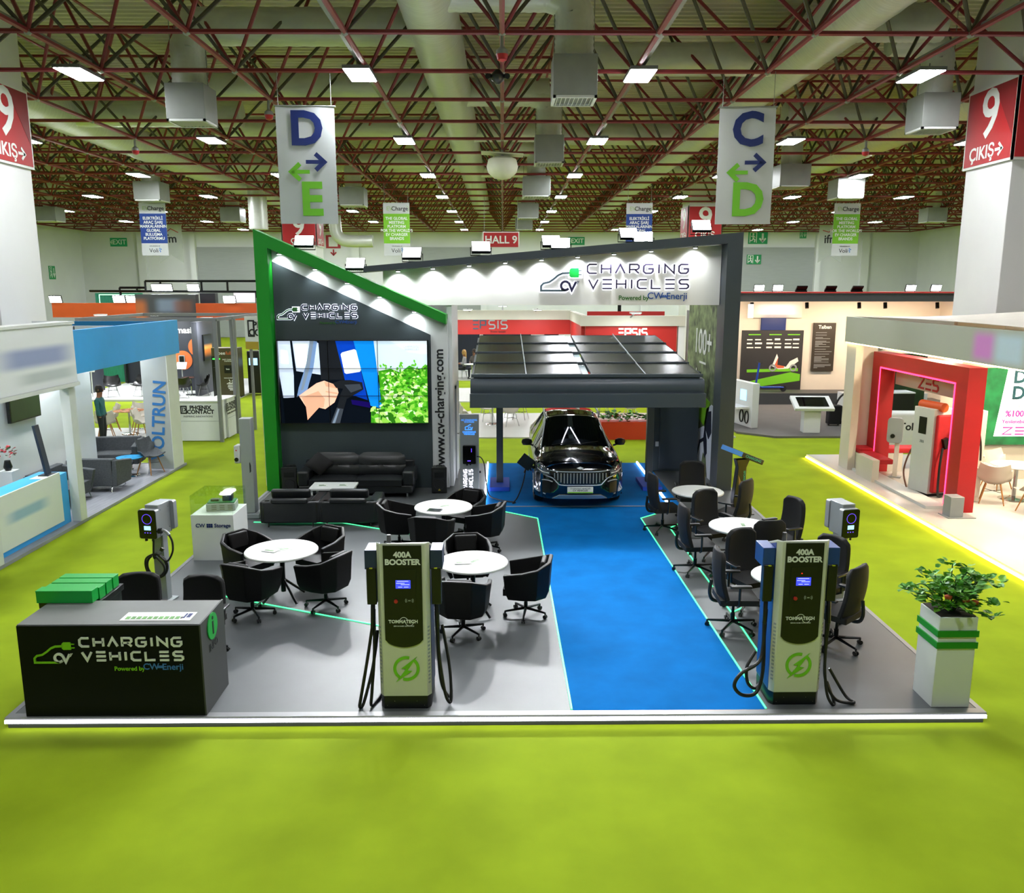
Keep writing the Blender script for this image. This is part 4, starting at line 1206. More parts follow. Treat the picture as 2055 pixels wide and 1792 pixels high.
for s in (-1, 1):
    a, b = sorted((s * 1.0, s * 1.26))
    obj('armrest', MB().box(a, b, -.40, .34, .28, .64), M_sofa, sf, bev=.05, seg=3)
obj('backrest', MB().box(-1.2, 1.2, .24, .38, .28, .78), M_sofa, sf, bev=.03)
for x in (-1.1, 1.1):
    for y in (-.36, .3):
        obj('leg', MB().cyl((x, y, 0), (x, y, .10), .02, n=8), M_chrome, sf)
sc_ = thing('scatter_cushion', 'dark square scatter cushion leaning on the end of the long sofa', 'cushion', (-3.95, 17.72, FZ + .50), R(25))
rows = []
for i in range(9):
    r = []
    for j in range(9):
        u, v = i / 8 - .5, j / 8 - .5
        e = max(0, (1 - (2 * u) ** 2) * (1 - (2 * v) ** 2)) ** .5
        x, z = .4 * (u + v) * .8, .4 * (u - v + .95) * .62
        r.append((x, -.075 * e + .25 * z, z - .02))
    rows.append(r)
obj('cover', MB().shell(rows, .075), M_blackf, sc_)
def armchair(label, x, rz):
    t = thing('armchair', label, 'armchair', (x, 15.85, FZ), rz, 'lounge armchairs')
    t.scale = (1, 1, 0.80)
    # back to the camera: the sitter looks to +Y
    obj('body', MB().box(-.50, .50, -.40, .36, .10, .40), M_sofa, t, bev=.03)
    obj('seat_cushion', cushion(MB(), -.36, .36, -.24, .42, .40, .52, .04), M_sofa, t)
    obj('backrest', MB().box(-.52, .52, -.46, -.28, .07, .60), M_sofa, t, bev=.035)
    for s in (-1, 1):
        a, b = sorted((s * .37, s * .57))
        obj('armrest', MB().box(a, b, -.44, .38, .07, .60), M_sofa, t, bev=.035)
    hr = obj('headrest', MB().obox((0, -.27, .75), (.74, .13, .22), rx=R(12)), M_sofa, t, bev=.045, seg=3)
    obj('headrest_roll', MB().obox((0, -.44, .62), (.70, .12, .13)), M_sofa, t, bev=.045, seg=3)
    for sx in (-.42, .42):
        obj('leg', MB().tube([(sx, -.38, .16), (sx + .02, -.5, .0)], .014, 6), M_blackm, t)
        obj('leg', MB().tube([(sx, .32, .16), (sx + .02, .40, .0)], .014, 6), M_blackm, t)
armchair('black leather armchair seen from behind, next to the tall grey pillar', -4.05, R(1))
armchair('black leather armchair seen from behind, nearer the round table by the chargers', -2.93, R(-1))
t = thing('coffee_table', 'low white rectangular coffee table in front of the long sofa', 'coffee table', (-3.5, 16.9, FZ))
obj('tabletop', MB().box(-.46, .46, -.30, .30, .40, .44), M_white, t, bev=.004)
for sx in (-.4, .4):
    for sy in (-.25, .25):
        obj('leg', MB().box(sx - .02, sx + .02, sy - .02, sy + .02, 0, .40), M_white, t)
M_paper = mat('brochure_paper', '#dfe5dd', 0.5, noise=(6, .03))
M_pgreen = mat('brochure_green', '#5f7f58', 0.5, noise=(20, .5))
def brochure(label, x, y, z, rz, w=.21, h=.15, cat='brochure'):
    t = thing('brochure', label, cat, (x, y, z), rz, 'brochures left on the tables')
    obj('paper', MB().box(-w / 2, w / 2, -h / 2, h / 2, 0, .004), M_paper, t, smooth=0)
    m = MB().box(-w * .38, w * .30, -h * .30, h * .05, .004, .005)
    for i in range(4): m.box(-w * .42, w * .1, h * .15 + i * .012, h * .15 + i * .012 + .004, .004, .005)
    obj('picture_print', m, M_pgreen, t, smooth=0)
    return t
brochure('brochure on the coffee table, nearer the green wall', -3.72, 16.88, FZ + .441, .1)
brochure('brochure on the coffee table, nearer the web address', -3.30, 16.9, FZ + .441, -.05)
def loudspeaker(label, x, y, rz):
    t = thing('loudspeaker', label, 'loudspeaker', (x, y, FZ), rz, 'floor loudspeakers')
    obj('cabinet', MB().prism([(-.17, -.13), (.17, -.13), (.12, .15), (-.12, .15)], ((0, 0, 0), (1, 0, 0), (0, 1, 0)), .0, .58), M_blackp, t, bev=.012)
    obj('grille', MB().box(-.155, .155, -.142, -.131, .04, .54), mat('speaker_grille', '#16181a', .7, noise=(120, .5)), t, bev=.004)
    obj('woofer', MB().tube([(.115 * math.cos(2 * PI * j / 24), -.146, .20 + .115 * math.sin(2 * PI * j / 24)) for j in range(24)], .006, 6, closed=True), M_blackp, t)
    obj('horn', MB().box(-.11, .11, -.148, -.143, .36, .48), M_blackp, t, bev=.003)
    obj('logo_mark', MB().prism([(-.03, .065), (.03, .065), (0, .11)], frame_front(0, -.148, 0), 0, .003), mat('yellow_mark', '#b8a52c', .5, noise=(5, .05)), t, smooth=0)
    obj('carry_handle', MB().tube([(-.06, 0, .575), (-.05, 0, .605), (.05, 0, .605), (.06, 0, .575)], .01, 6), M_blackp, t)
loudspeaker('black loudspeaker on the floor under the web address lettering', -1.41, 18.1, R(4))
loudspeaker('black loudspeaker on the floor at the foot of the green frame', -4.72, 18.15, R(8))

# ================================================================ ROUND TABLES AND CHAIRS
def round_table(label, x, y, d):
    t = thing('round_table', label, 'table', (x, y, FZ), 0, 'white round meeting tables')
    r = d / 2
    obj('tabletop', MB().lathe([(r - .02, .715), (r, .725), (r, .74), (r - .008, .75)], n=56), M_white, t)
    obj('column', MB().cyl((0, 0, .12), (0, 0, .715), .035, n=14), M_blackm, t)
    for a in (45, 135, 225, 315):
        obj('leg', MB().tube([(.02 * math.cos(R(a)), .02 * math.sin(R(a)), .30), (.34 * math.cos(R(a)), .34 * math.sin(R(a)), .018)], .018, 8), M_blackm, t)
def star_base(t, hub=.09, rr=.30, nleg=5, a0=0):
    for k in range(nleg):
        a = a0 + 2 * PI * k / nleg
        lg_ = obj('leg', MB().tube([(0, 0, hub + .02), (rr * math.cos(a), rr * math.sin(a), hub - .01)], [.022, .014], 6), M_blackm, t)
        cx, cy = rr * math.cos(a), rr * math.sin(a)
        s_, c_ = math.sin(a), math.cos(a)
        w = MB().cyl((cx - s_ * .024, cy + c_ * .024, .028), (cx - s_ * .008, cy + c_ * .008, .028), .028, n=12).cyl((cx + s_ * .008, cy - c_ * .008, .028), (cx + s_ * .024, cy - c_ * .024, .028), .028, n=12)
        w.cyl((cx, cy, .03), (cx, cy, hub), .012, n=8)
        obj('caster', w, M_blackp, lg_)
def tub_chair(label, group='black tub chairs'):
    t = thing('tub_chair', label, 'chair', (0, 0, 0), 0, group)
    pl = [(-.29, -.27), (-.32, -.02), (-.30, .18), (-.17, .31), (.17, .31), (.30, .18), (.32, -.02), (.29, -.27)]
    zt = [.67, .71, .76, .83, .83, .76, .71, .67]
    pts = []
    rows = []
    for k, (f_, zz) in enumerate(((.80, .33), (.92, .42), (.98, None), (1.03, 1))):
        r = []
        for (px, py), z in zip(pl, zt):
            zq = zz if zz and zz != 1 else (z - .10 if zz is None else z)
            r.append((px * f_, py * f_, zq))
        rows.append(r)
    obj('shell', MB().shell(rows, .055), M_black, t, bev=.012, smooth=30)
    obj('seat', cushion(MB(), -.235, .235, -.30, .22, .35, .47, .03), M_black, t, bev=.01)
    obj('underframe', MB().box(-.22, .22, -.22, .22, .31, .355), M_blackp, t, bev=.01)
    bp = MB().obox((0, .235, .70), (.34, .07, .24), rx=R(-12))
    obj('back_cushion', bp, M_black, t, bev=.025)
    obj('column', MB().cyl((0, 0, .09), (0, 0, .20), .028, n=12).cyl((0, 0, .2), (0, 0, .33), .018, n=12), M_blackm, t)
    star_base(t)
    t.scale = (0.97, 0.97, 1.02)
    return t
def task_chair(label, group='black office chairs'):
    t = thing('office_chair', label, 'chair', (0, 0, 0), 0, group)
    rows = []
    n = 10
    for i in range(n + 1):
        u = i / n
        w = .255 * (1 - .06 * u) * (1 if u < .85 else math.sqrt(max(.02, 1 - ((u - .85) / .15) ** 2 * .5)))
        r = []
        for j in range(9):
            v = j / 8 * 2 - 1
            r.append((w * v, .20 + .06 * u + .05 * math.sin(u * 3.0) * .8 - .05 * v * v, .44 + .64 * u))
        rows.append(r)
    obj('backrest', MB().shell(rows, -.065), M_blackf, t, bev=.015, smooth=60)
    obj('seat', cushion(MB(), -.245, .245, -.26, .22, .40, .50, .03), M_blackf, t, bev=.02)
    obj('back_support', MB().tube(cat([(0, .05, .38), (0, .24, .38), (0, .30, .48), (0, .285, .66)], 5), .022, 6), M_blackp, t)
    for s in (-1, 1):
        ar = obj('armrest', MB().box(s * .29 - .035, s * .29 + .035, -.14, .12, .655, .685), M_blackp, t, bev=.01)
        obj('arm_post', MB().tube([(s * .22, 0, .385), (s * .29, 0, .42), (s * .29, 0, .655)], .016, 6), M_blackp, ar)
    obj('column', MB().cyl((0, 0, .09), (0, 0, .22), .028, n=12).cyl((0, 0, .22), (0, 0, .40), .018, n=12), M_blackm, t)
    star_base(t, rr=.31)
    t.scale = (1.06, 1.06, 1.04)
    return t
tub0, tsk0 = None, None
def seat_at(kind, label, tx, ty, ang, dist, turn=0.0):
    global tub0, tsk0
    x, y = tx + dist * math.cos(R(ang)), ty + dist * math.sin(R(ang))
    dx, dy = tx - x, ty - y
    rz = math.atan2(dx, -dy) + R(turn)
    if kind == 'tub':
        if tub0 is None:
            tub0 = tub_chair(label); tub0.location = (x, y, FZ); tub0.rotation_euler = (0, 0, rz)
        else: dup(tub0, (x, y, FZ), rz, label)
    else:
        if tsk0 is None:
            tsk0 = task_chair(label); tsk0.location = (x, y, FZ); tsk0.rotation_euler = (0, 0, rz)
        else: dup(tsk0, (x, y, FZ), rz, label)
TA, TB, TC, TD, TE, TF = (-3.20, 11.63), (-1.03, 14.03), (-0.42, 11.07), (3.62, 15.09), (3.78, 12.79), (3.75, 10.45)
round_table('white round table nearest the info counter, with leaflets', *TA, 1.04)
round_table('white round table nearest the video wall, with a dark tablet on it', *TB, 1.0)
round_table('white round table half hidden behind the left booster charger', *TC, 0.98)
round_table('white round table nearest the dark corner post', *TD, 0.95)
round_table('white round table second from the dark corner post', *TE, 1.0)
round_table('white round table hidden behind the booster charger by the planter', *TF, 0.95)
for ang, d, lab in ((144, .76, 'black tub chair behind the table nearest the info counter, on the pedestal side'), (58, .76, 'black tub chair behind the table nearest the info counter, on the armchair side'),
                    (248, .70, 'black tub chair in front of the table nearest the info counter, back to the camera'), (-26, .76, 'black tub chair at the table nearest the info counter, on the booster charger side')):
    seat_at('tub', lab, *TA, ang, d)
for ang, d, lab in ((178, .78, 'black tub chair at the tablet table, on the armchair side'), (62, .72, 'black tub chair behind the tablet table, by the carport post'),
                    (-10, .72, 'black tub chair at the tablet table, on the blue carpet side'), (258, .72, 'black tub chair in front of the tablet table, back to the camera')):
    seat_at('tub', lab, *TB, ang, d)
for ang, d, lab in ((98, .74, 'black tub chair behind the table half hidden by the left booster charger'), (-8, .74, 'black tub chair beside the blue carpet at the table behind the left booster charger'),
                    (262, .74, 'black tub chair in front of the table half hidden by the left booster charger'), (182, .76, 'black tub chair almost fully hidden behind the left booster charger')):
    seat_at('tub', lab, *TC, ang, d)
for ang, d, lab in ((188, .66, 'black office chair beside the blue carpet at the table nearest the dark corner post'), (84, .72, 'black office chair behind the table nearest the dark corner post'),
                    (-42, .74, 'black office chair in front of the table nearest the dark corner post')):
    seat_at('task', lab, *TD, ang, d)
for ang, d, lab in ((184, .72, 'black office chair beside the blue carpet at the second table from the corner post'), (112, .76, 'black office chair between the two tables on the narrow side of the stand'),
                    (-82, .76, 'black office chair in front of the second table, back to the camera'), (20, .80, 'black office chair at the second table, on the yellow aisle side')):
    seat_at('task', lab, *TE, ang, d)
for ang, d, lab in ((178, .70, 'black office chair sticking out beside the blue-lit side of the right booster charger'), (112, .78, 'black office chair just showing over the top of the right booster charger'),
                    (35, .75, 'black office chair below the grey wallbox post, behind the right booster charger'), (-48, .70, 'black office chair between the right booster charger and the planter')):
    seat_at('task', lab, *TF, ang, d)
for i, (tx, ty, w) in enumerate(((*TA, 'nearest the info counter'), (*TB, 'with the dark tablet'), (*TC, 'behind the left booster charger'), (*TD, 'nearest the dark corner post'), (*TE, 'second from the dark corner post'))):
    brochure('brochure lying open on the round table ' + w, tx + .02, ty + .03, FZ + .751, .25 + .3 * i, .26, .17)
    if i in (0, 2):
        brochure('second brochure overlapping askew on the round table ' + w, tx - .14, ty - .06, FZ + .757, -.35 + .2 * i, .22, .15)
t = thing('tablet', 'dark tablet lying on the white round table nearest the video wall', 'tablet', (TB[0] - .13, TB[1] - .27, FZ + .751), R(-12))
obj('case', MB().box(-.12, .12, -.085, .085, 0, .012), M_dgray, t, bev=.006)
obj('glass', MB().box(-.108, .108, -.075, .075, .0122, .013), mat('tablet_glass', '#2b2f33', .15, noise=(3, .05)), t, smooth=0)
# ================================================================ INFO COUNTER
ct = thing('info_counter', 'dark info counter with the charging car logo on its front', 'counter', (-4.11, 8.58, FZ))
M_cfront = mat('black_green_panel', '#070b08', 0.6, spec=0.2, noise=(3, .1))
obj('body', MB().box(-.94, .94, -.32, .33, 0, 1.0), M_dgray, ct, bev=.003)
obj('front_panel', MB().box(-.945, .945, -.345, -.322, 0, 1.02), M_cfront, ct, bev=.002)
obj('countertop', MB().box(-.95, .95, -.32, .36, 1.001, 1.025), mat('grey_countertop', '#6a6c6a', .4, noise=(4, .05)), ct, bev=.002)
obj('side_upstand', MB().box(.942, .96, -.345, .38, 0, 1.03), M_dgray, ct, bev=.002)
obj('side_shelf', MB().box(-1.1, -.42, .37, .98, .93, 1.0).box(-1.08, -1.04, .40, .95, 0, .93).box(-.48, -.44, .40, .95, 0, .93), M_blackp, ct, bev=.003)
logo(ct, ((-.79, -.346, .615), (1, 0, 0), (0, 0, 1)), 1.56, (M_lgreen, M_print_w, M_print_w), None, 0.012, 1.15)
obj('info_disc', MB().cyl((.961, -.02, .88), (.972, -.02, .88), .145, n=40), M_green2, ct)
text('info_letter', 'i', .3, M_print_k, ct, (.974, -.02, .885), (0, 1, 0), (0, 0, 1), .002, off=.004)
text('info_print', 'INFO', .115, M_print_k, ct, (.962, -.01, .66), (0, 1, 0), (0, 0, 1), .002, off=.003)
for i in range(4):
    t = thing('green_box', ('long green box at the front of the row of four on the counter shelf', 'long green box second from the front on the counter shelf', 'long green box third from the front on the counter shelf', 'long green box at the back of the row on the counter shelf')[i], 'box', (-4.87, 8.93 + .17 * i, FZ + 1.026 if i == 0 else FZ + 1.001), 0, 'green boxes on the info counter')
    obj('carton', MB().box(-.31, .31, -.07, .07, 0, .13), M_green2, t, bev=.003)
    obj('lid_edge', MB().box(-.312, .312, -.072, .072, .128, .142), M_green2, t, bev=.002)
t = thing('product_leaflet', 'wide product leaflet with a green row of chargers lying on the info counter', 'leaflet', (-3.66, 8.46, FZ + 1.026))
obj('paper', MB().box(-.38, .36, -.11, .12, 0, .003), M_paper, t, smooth=0)
m = MB()
for i in range(10): m.box(-.34 + i * .058, -.295 + i * .058, -.07, .0, .003, .004)
obj('picture_print', m, mat('leaflet_green', '#5f9a4c', .5, noise=(30, .4)), t, smooth=0)
obj('code_print', MB().box(.26, .28, -.05, .08, .003, .004).box(.29, .33, -.03, .08, .003, .004), M_print_b, t, smooth=0)
m = MB().box(-.34, .24, -.075, -.068, .003, .004)
obj('car_print', m.box(.235, .26, -.06, -.01, .003, .004), M_dgray, t, smooth=0)
for x, y, rz, lab in ((-4.62, 9.98, 6, 'black office chair behind the info counter, next to the green boxes'), (-3.80, 9.88, -4, 'black office chair behind the info counter, at its INFO end')):
    dup(tsk0, (x, y, FZ), R(rz), lab).scale = (1.12, 1.1, 0.84)

# ================================================================ BOOSTER CHARGERS
M_cream2 = mat('cream_metal', '#c9ccb8', 0.45, noise=(3, .03))
M_navyp = mat('dark_navy_panel', '#05080b', 0.35, noise=(3, .08))
M_bluebox = mat('slate_blue_metal', '#1c2b4c', 0.45, noise=(3, .05))
def booster(label, x, y, side_cols, led):
    t = thing('booster_charger', label, 'charger', (x, y, FZ), 0, 'booster chargers')
    plan = [(-.275, .055), (-.235, 0), (.235, 0), (.275, .055), (.275, .50), (-.275, .50)]
    pz_ = lambda pl, a, b: MB().prism(pl, ((0, 0, 0), (1, 0, 0), (0, 1, 0)), a, b)
    obj('plinth', pz_([(a * .985, b + .008 if b < .3 else b) for a, b in plan], 0, .15), M_navyp, t, bev=.004)
    bdm = pz_(plan, .15, 1.845)
    bdm.v = [(a, b, c - (.0 if b < .3 or c < 1 else .17)) for a, b, c in bdm.v]
    obj('body', bdm, M_cream2, t, bev=.004)
    sp = MB()
    for s in (-1, 1):
        a, b = sorted((s * .2755, s * .2785)); sp.prism([(.07, .16), (.495, .16), (.495, 1.665), (.07, 1.825)], ((a, 0, 0), (0, 1, 0), (0, 0, 1)), 0, b - a)
    obj('side_panel', sp, side_cols, t, smooth=0)
    tcm = pz_(plan, 1.846, 1.86)
    tcm.v = [(a, b, c - (.0 if b < .3 else .17)) for a, b, c in tcm.v]
    obj('top_cap', tcm, M_print_w, t, bev=.003)
    bp = [(-.20, 1.84), (-.20, .80)] + [(-.20 + .40 * i / 12, .80 - .085 * math.sin(PI * i / 12) ** .6) for i in range(1, 12)] + [(.20, .80), (.20, 1.84)]
    obj('black_panel', MB().prism(bp, frame_front(0, -.0015, 0), 0, .012), M_navyp, t, smooth=0)
    obj('display_recess', MB().box(-.135, .14, -.017, -.0138, 1.10, 1.58), M_blackp, t, smooth=0)
    text('rating_print', '400A\nBOOSTER', .084, M_print_w, t, (0, -.0145, 1.70), off=.0035, line=.95)
    scn = obj('screen', MB().box(-.075, .08, -.02, -.0172, 1.375, 1.465), mat('blue_lcd', '#1a24d8', .4, em=1.3, emcol=(.05, .07, .9)), t, smooth=0)
    l_ = MB()
    for a, b, c in ((-.06, .06, 1.452), (-.068, .02, 1.43), (-.02, .07, 1.415), (-.05, -.005, 1.388), (.012, .06, 1.388)): l_.box(a, b, -.0215, -.0202, c, c + .006)
    obj('screen_print', l_, mat('lcd_white', '#aeb8ff', .4, em=1.2, emcol=(.5, .55, 1)), scn, smooth=0)
    obj('stop_button', MB().cyl((-.075, -.017, 1.235), (-.075, -.035, 1.235), .02, n=16), MATS['red_plastic'], t)
    nf = MB()
    for s in (-1, 1):
        for r_ in (.018, .03): nf.ribbon([(.065 + s * (.012 + a), b) for a, b in ((r_ * math.cos(R(q)), r_ * math.sin(R(q))) for q in range(-45, 46, 15))], .006, frame_front(0, -.0172, 1.24), 0, .002)
    nf.ribbon([(.052, 0), (.078, 0)], .012, frame_front(0, -.0172, 1.24), 0, .002)
    obj('contactless_print', nf, M_steel, t, smooth=0)
    if led:
        obj('fault_light', MB().lathe([(.001, -.004), (.006, 0), (.001, .004)], (-.02, -.0195, 1.51), 8), mat('red_led', '#ff2010', .5, em=6), t)
    text('maker_print', 'TOMMATECH', .05, M_print_w, t, (-.005, -.0145, 1.005), off=.0015)
    rg = MB().ribbon(arc(.0, 1.01, .042, 20, 165, 12), .006, frame_front(0, -.0138, 0), 0, .0012).ribbon(arc(.06, 1.0, .042, 185, 375, 14), .006, frame_front(0, -.0138, 0), 0, .0012)
    obj('maker_ring_print', rg, M_print_w, t, smooth=0)
    text('claim_print', 'GERMAN BASED COMPETENCE', .0155, M_print_w, t, (0, -.0145, .955))
    em_ = MB()
    f_ = frame_front(0.015, -.0012, .47)
    em_.ribbon(arc(0, 0, .125, 75, 235, 18), .032, f_, 0, .005).ribbon(arc(0, 0, .125, -108, 50, 18), .032, f_, 0, .005)
    em_.prism([(.115, .135), (-.055, .0), (-.005, -.005), (-.115, -.155), (.06, -.03), (.012, -.022)], f_, 0, .006)
    obj('bolt_print', em_, MATS['green_print'], t, smooth=0)
    for s in (-1, 1):
        vt = MB()
        for i in range(16): vt.obox((s * .2575, .0255, .30 + i * .042), (.03, .003, .02), rz=s * R(54))
        obj('vent_grille', vt, M_steel, t, smooth=0)
    sc2 = MB()
    for a, b in ((-.12, .09), (.12, .09), (-.2, .04), (.2, .04)): sc2.lathe([(.001, -.004), (.006, 0), (.001, .004)], (a, .004, b), 8)
    obj('screw', sc2, M_chrome, t)
    obj('antenna', MB().cyl((-.16, .18, 1.80), (-.16, .18, 1.90), .026, .022, n=12), M_blackp, t)
    for s in (-1, 1):
        h = obj('connector_holder', MB().box(*sorted((s * .28, s * .41)), .08, .36, 1.55, 1.76), side_cols, t, bev=.006)
        g = MB().box(*sorted((s * .29, s * .395)), .07, .17, 1.16, 1.575)
        g.tube([(s * .34, .12, 1.16), (s * .345, .10, .95), (s * .35, .10, .90)], .026, 8)
        obj('connector_gun', g, M_blackp, h, bev=.01)
        obj('latch', MB().obox((s * .34, .055, 1.572), (.03, .02, .01)), mat('yellow_latch', '#b8c020', .5, noise=(5, .05)), h)
    return t
bo1 = booster('booster charger with its cables hanging straight down, before the blue carpet lane', -1.05, 8.36, M_bluebox, False)
bo2 = booster('booster charger with a looped cable and a red light, next to the planter', 3.17, 8.40, mat('carpet_bounce_metal', '#163a80', .35, noise=(3, .05)), True)  # blue cast of the carpet is put into this side colour
def cable(parent, pts, r=.017, name='cable'):
    return obj(name, MB().tube(cat(pts, 8), r, 8), M_rubber, parent)
cable(bo1, [(-.35, .10, .92), (-.40, .06, .6), (-.48, .0, .15), (-.50, .0, .03), (-.46, .04, .06), (-.36, .12, .45), (-.32, .25, .80)])
cable(bo1, [(-.33, .12, 1.1), (-.34, .1, .6), (-.37, .06, .2), (-.38, .04, .025), (-.33, .2, .02), (-.29, .4, .03)])
cable(bo1, [(.35, .10, .92), (.36, .08, .6), (.40, .08, .25), (.44, .06, .08), (.48, .10, .06), (.46, .2, .4), (.38, .28, .85)])
cable(bo1, [(.33, .12, 1.1), (.35, .14, .5), (.38, .16, .2), (.45, .2, .04), (.47, .35, .03)])
cable(bo2, [(-.35, .10, .92), (-.36, .06, .65), (-.42, .0, .50), (-.62, -.06, .40), (-.69, -.08, .27), (-.60, -.07, .16), (-.44, -.04, .17), (-.36, .02, .4), (-.34, .12, .85)], .02)
cable(bo2, [(-.32, .14, 1.05), (-.34, .1, .6), (-.36, .05, .3), (-.44, .0, .20), (-.53, -.02, .28), (-.54, 0, .45), (-.44, .06, .60)], .018)
cable(bo2, [(.35, .10, .92), (.34, .1, .5), (.35, .06, .25), (.45, .02, .06), (.60, .0, .022), (.66, .02, .025), (.60, .12, .05), (.42, .16, .35)])
cable(bo2, [(.33, .12, 1.1), (.33, .08, .5), (.35, .02, .15), (.40, -.02, .022), (.44, .02, .022), (.40, .15, .2)], .016)

# ================================================================ WALLBOX POSTS
M_wbface = mat('wallbox_black_glass', '#07080a', 0.12, spec=.6, noise=(5, .1))
M_wbled = mat('wallbox_violet_led', '#3a20d0', .5, em=1.6, emcol=(.12, .05, .8))
M_wblcd = mat('wallbox_lcd', '#9fd0ff', .5, em=1.5, emcol=(.35, .65, 1.0))
def wallbox(parent, x, y, z, s=-1):
    """front looks along s*Y"""
    rr_ = rrect(-.135, .135, 0, .42, .03)
    fr_ = ((x, y, z), (-s, 0, 0), (0, 0, 1))
    hb = obj('wallbox', MB().prism(rr_, fr_, 0, .085), M_steel, parent, smooth=30)
    obj('front_glass', MB().prism(rrect(-.128, .128, .006, .414, .028), fr_, .085, .098), M_wbface, hb, smooth=30)
    obj('led_ring', MB().ribbon(arc(0, .29, .07, 0, 359, 28)[:-1], .007, fr_, .0985, .1, closed=True), M_wbled, hb, smooth=0)
    obj('lcd', MB().box(x - .05, x + .05, *sorted((y + s * .0985, y + s * .100)), z + .13, z + .19), M_wblcd, hb, smooth=0)
    d = MB()
    for i in (-1, 0, 1): d.box(x + i * .04 - .008, x + i * .04 + .008, *sorted((y + s * .0985, y + s * .0995)), z + .085, z + .098)
    obj('touch_key', d, M_wbled, hb, smooth=0)
    obj('cable_gland', MB().cyl((x - .06, y + s * .05, z), (x - .06, y + s * .05, z - .04), .02, n=10).cyl((x + .04, y + s * .05, z), (x + .04, y + s * .05, z - .04), .016, n=10), M_blackp, hb)
def wallbox_post(label, x, y, rz, coil):
    t = thing('wallbox_post', label, 'charging post', (x, y, FZ), rz, 'grey double wallbox posts')
    obj('post', MB().box(-.085, .085, -.06, .06, .02, 1.06), M_steel, t, bev=.006)
    obj('base_plate', MB().box(-.15, .15, -.13, .13, 0, .02), M_steel, t, bev=.003)
    obj('head_box', MB().box(-.10, .10, -.15, .15, 1.0, 1.46), M_steel, t, bev=.008)
    sc3 = MB()
    for a in (-.1, .1):
        for z in (1.08, 1.38): sc3.lathe([(.001, -.008), (.012, 0), (.001, .008)], (.10, a, z), 8)
    obj('screw', sc3, M_chrome, t)
    wallbox(t, -.02, -.152, .99, -1)
    wallbox(t, .02, .152, 1.03, 1)
    if coil:
        obj('plug', MB().tube(cat([(.115, -.18, 1.10), (.17, -.18, 1.11), (.23, -.19, 1.09), (.27, -.20, 1.05)], 4), .022, 8), M_steel, t)
        obj('plug_socket', MB().cyl((.11, -.2, 1.10), (.16, -.2, 1.105), .04, n=14), M_blackp, t)
        obj('charging_cable', MB().tube(cat([(.27, -.20, 1.05), (.31, -.2, .95), (.30, -.2, .80), (.20, -.2, .66), (0.05, -.19, 0.750), (-.12, -.16, 0.690), (-.17, -.14, 0.570), (-.13, -.13, 0.430), (0, -.13, 0.380), (.12, -.13, 0.440), (.15, -.13, 0.570), (.1, -.13, 0.670), (0.0, -.13, 0.720), (-.10, -.14, 0.670), (-.14, -.15, 0.570), (-.1, -.15, 0.450), (.01, -.15, 0.405), (.11, -.15, 0.470), (.12, -.15, 0.570), (.03, -.16, 0.690), (-.01, -.17, .7), (.02, -.19, .96)], 7), .014, 8), M_rubber, t)
        obj('coil_loop', MB().tube([(.0 + .155 * math.cos(2 * PI * j / 32), -.12, .555 + .165 * math.sin(2 * PI * j / 32)) for j in range(32)], .018, 8, closed=True), M_rubber, t)
        obj('cable_hook', MB().tube([(-.03, -.06, 0.730), (-.03, -.17, 0.710), (-.03, -.18, 0.750)], .012, 6).tube([(.04, -.06, 0.730), (.04, -.17, 0.710), (.04, -.18, 0.750)], .012, 6), M_chrome, t)
        obj('cap_cord', MB().tube([(.12, -.16, 1.05), (.125, -.17, .84)], .003, 4).obox((.125, -.17, .82), (.05, .03, .05), ry=.5), M_blackp, t)
wallbox_post('grey wallbox post with a coiled black cable behind the info counter', -4.93, 11.62, R(-9), True)
wallbox_post('grey wallbox post at the yellow aisle, behind the right booster charger', 4.86, 11.55, R(12), False)

# tall grey pillar near the green wall
t = thing('charging_pillar', 'tall slim grey pillar with a wallbox on its side, next to the armchairs', 'charging post', (-4.98, 16.1, FZ))
obj('pillar', MB().box(-.115, .115, -.11, .11, .10, 1.98), M_steel, t, bev=.012)
obj('base_plinth', MB().box(-.15, .20, -.17, .17, 0, .10), M_steel, t, bev=.012)
wb = obj('wallbox', MB().box(-.24, -.12, -.12, .12, 1.10, 1.45), M_offwhite, t, bev=.02)
obj('wallbox_socket', MB().cyl((-.19, -.125, 1.18), (-.19, -.14, 1.18), .04, n=14), M_blackp, wb)
obj('red_lamp', MB().cyl((-.19, -.12, 1.36), (-.19, -.126, 1.36), .014, n=10), MATS['red_plastic'], wb)
obj('handle_recess', MB().prism([(-.012, -.11), (.014, -.08), (.016, .04), (.0, .11), (-.012, .08)], frame_front(.06, -.111, 1.02), 0, .006), M_navyp, t)

# totem with the blue lettering beside the carport
tt = thing('charging_totem', 'slim grey charging totem with blue logo and black wallbox by the carport', 'charging post', (-.72, 17.72, FZ))
obj('panel', MB().box(-.205, .205, -.06, .06, .0, 1.80), M_steel, tt, bev=.006)
M_bl = mat('blue_backlit_print', '#2a86ff', .5, em=1.6, emcol=(.05, .32, 1.0))
bl_ = MB()
f_ = frame_front(-.09, -.0605, 1.47)
bl_.ribbon([(.17 * .9, .004), (.006, .004), (.006, .06), (.03, .07), (.06, .075), (.09, .105), (.13, .115)], .014, f_, 0, .003)
bl_.ribbon(arc(.10, .035, .026, 40, 320, 10), .012, f_, 0, .003).ribbon([(.125, .055), (.14, .008), (.165, .06)], .012, f_, 0, .003)
obj('car_print', bl_, M_bl, tt, smooth=0)
text('claim_print', 'CHARGING\nVEHICLES', .055, M_bl, tt, (0, -.062, 1.40), line=.8, ext=.001, off=.001)
text('claim_print', 'AC CHARGING\nSTATION', .05, M_bl, tt, (0, -.062, 1.66), line=.85, ext=.001)
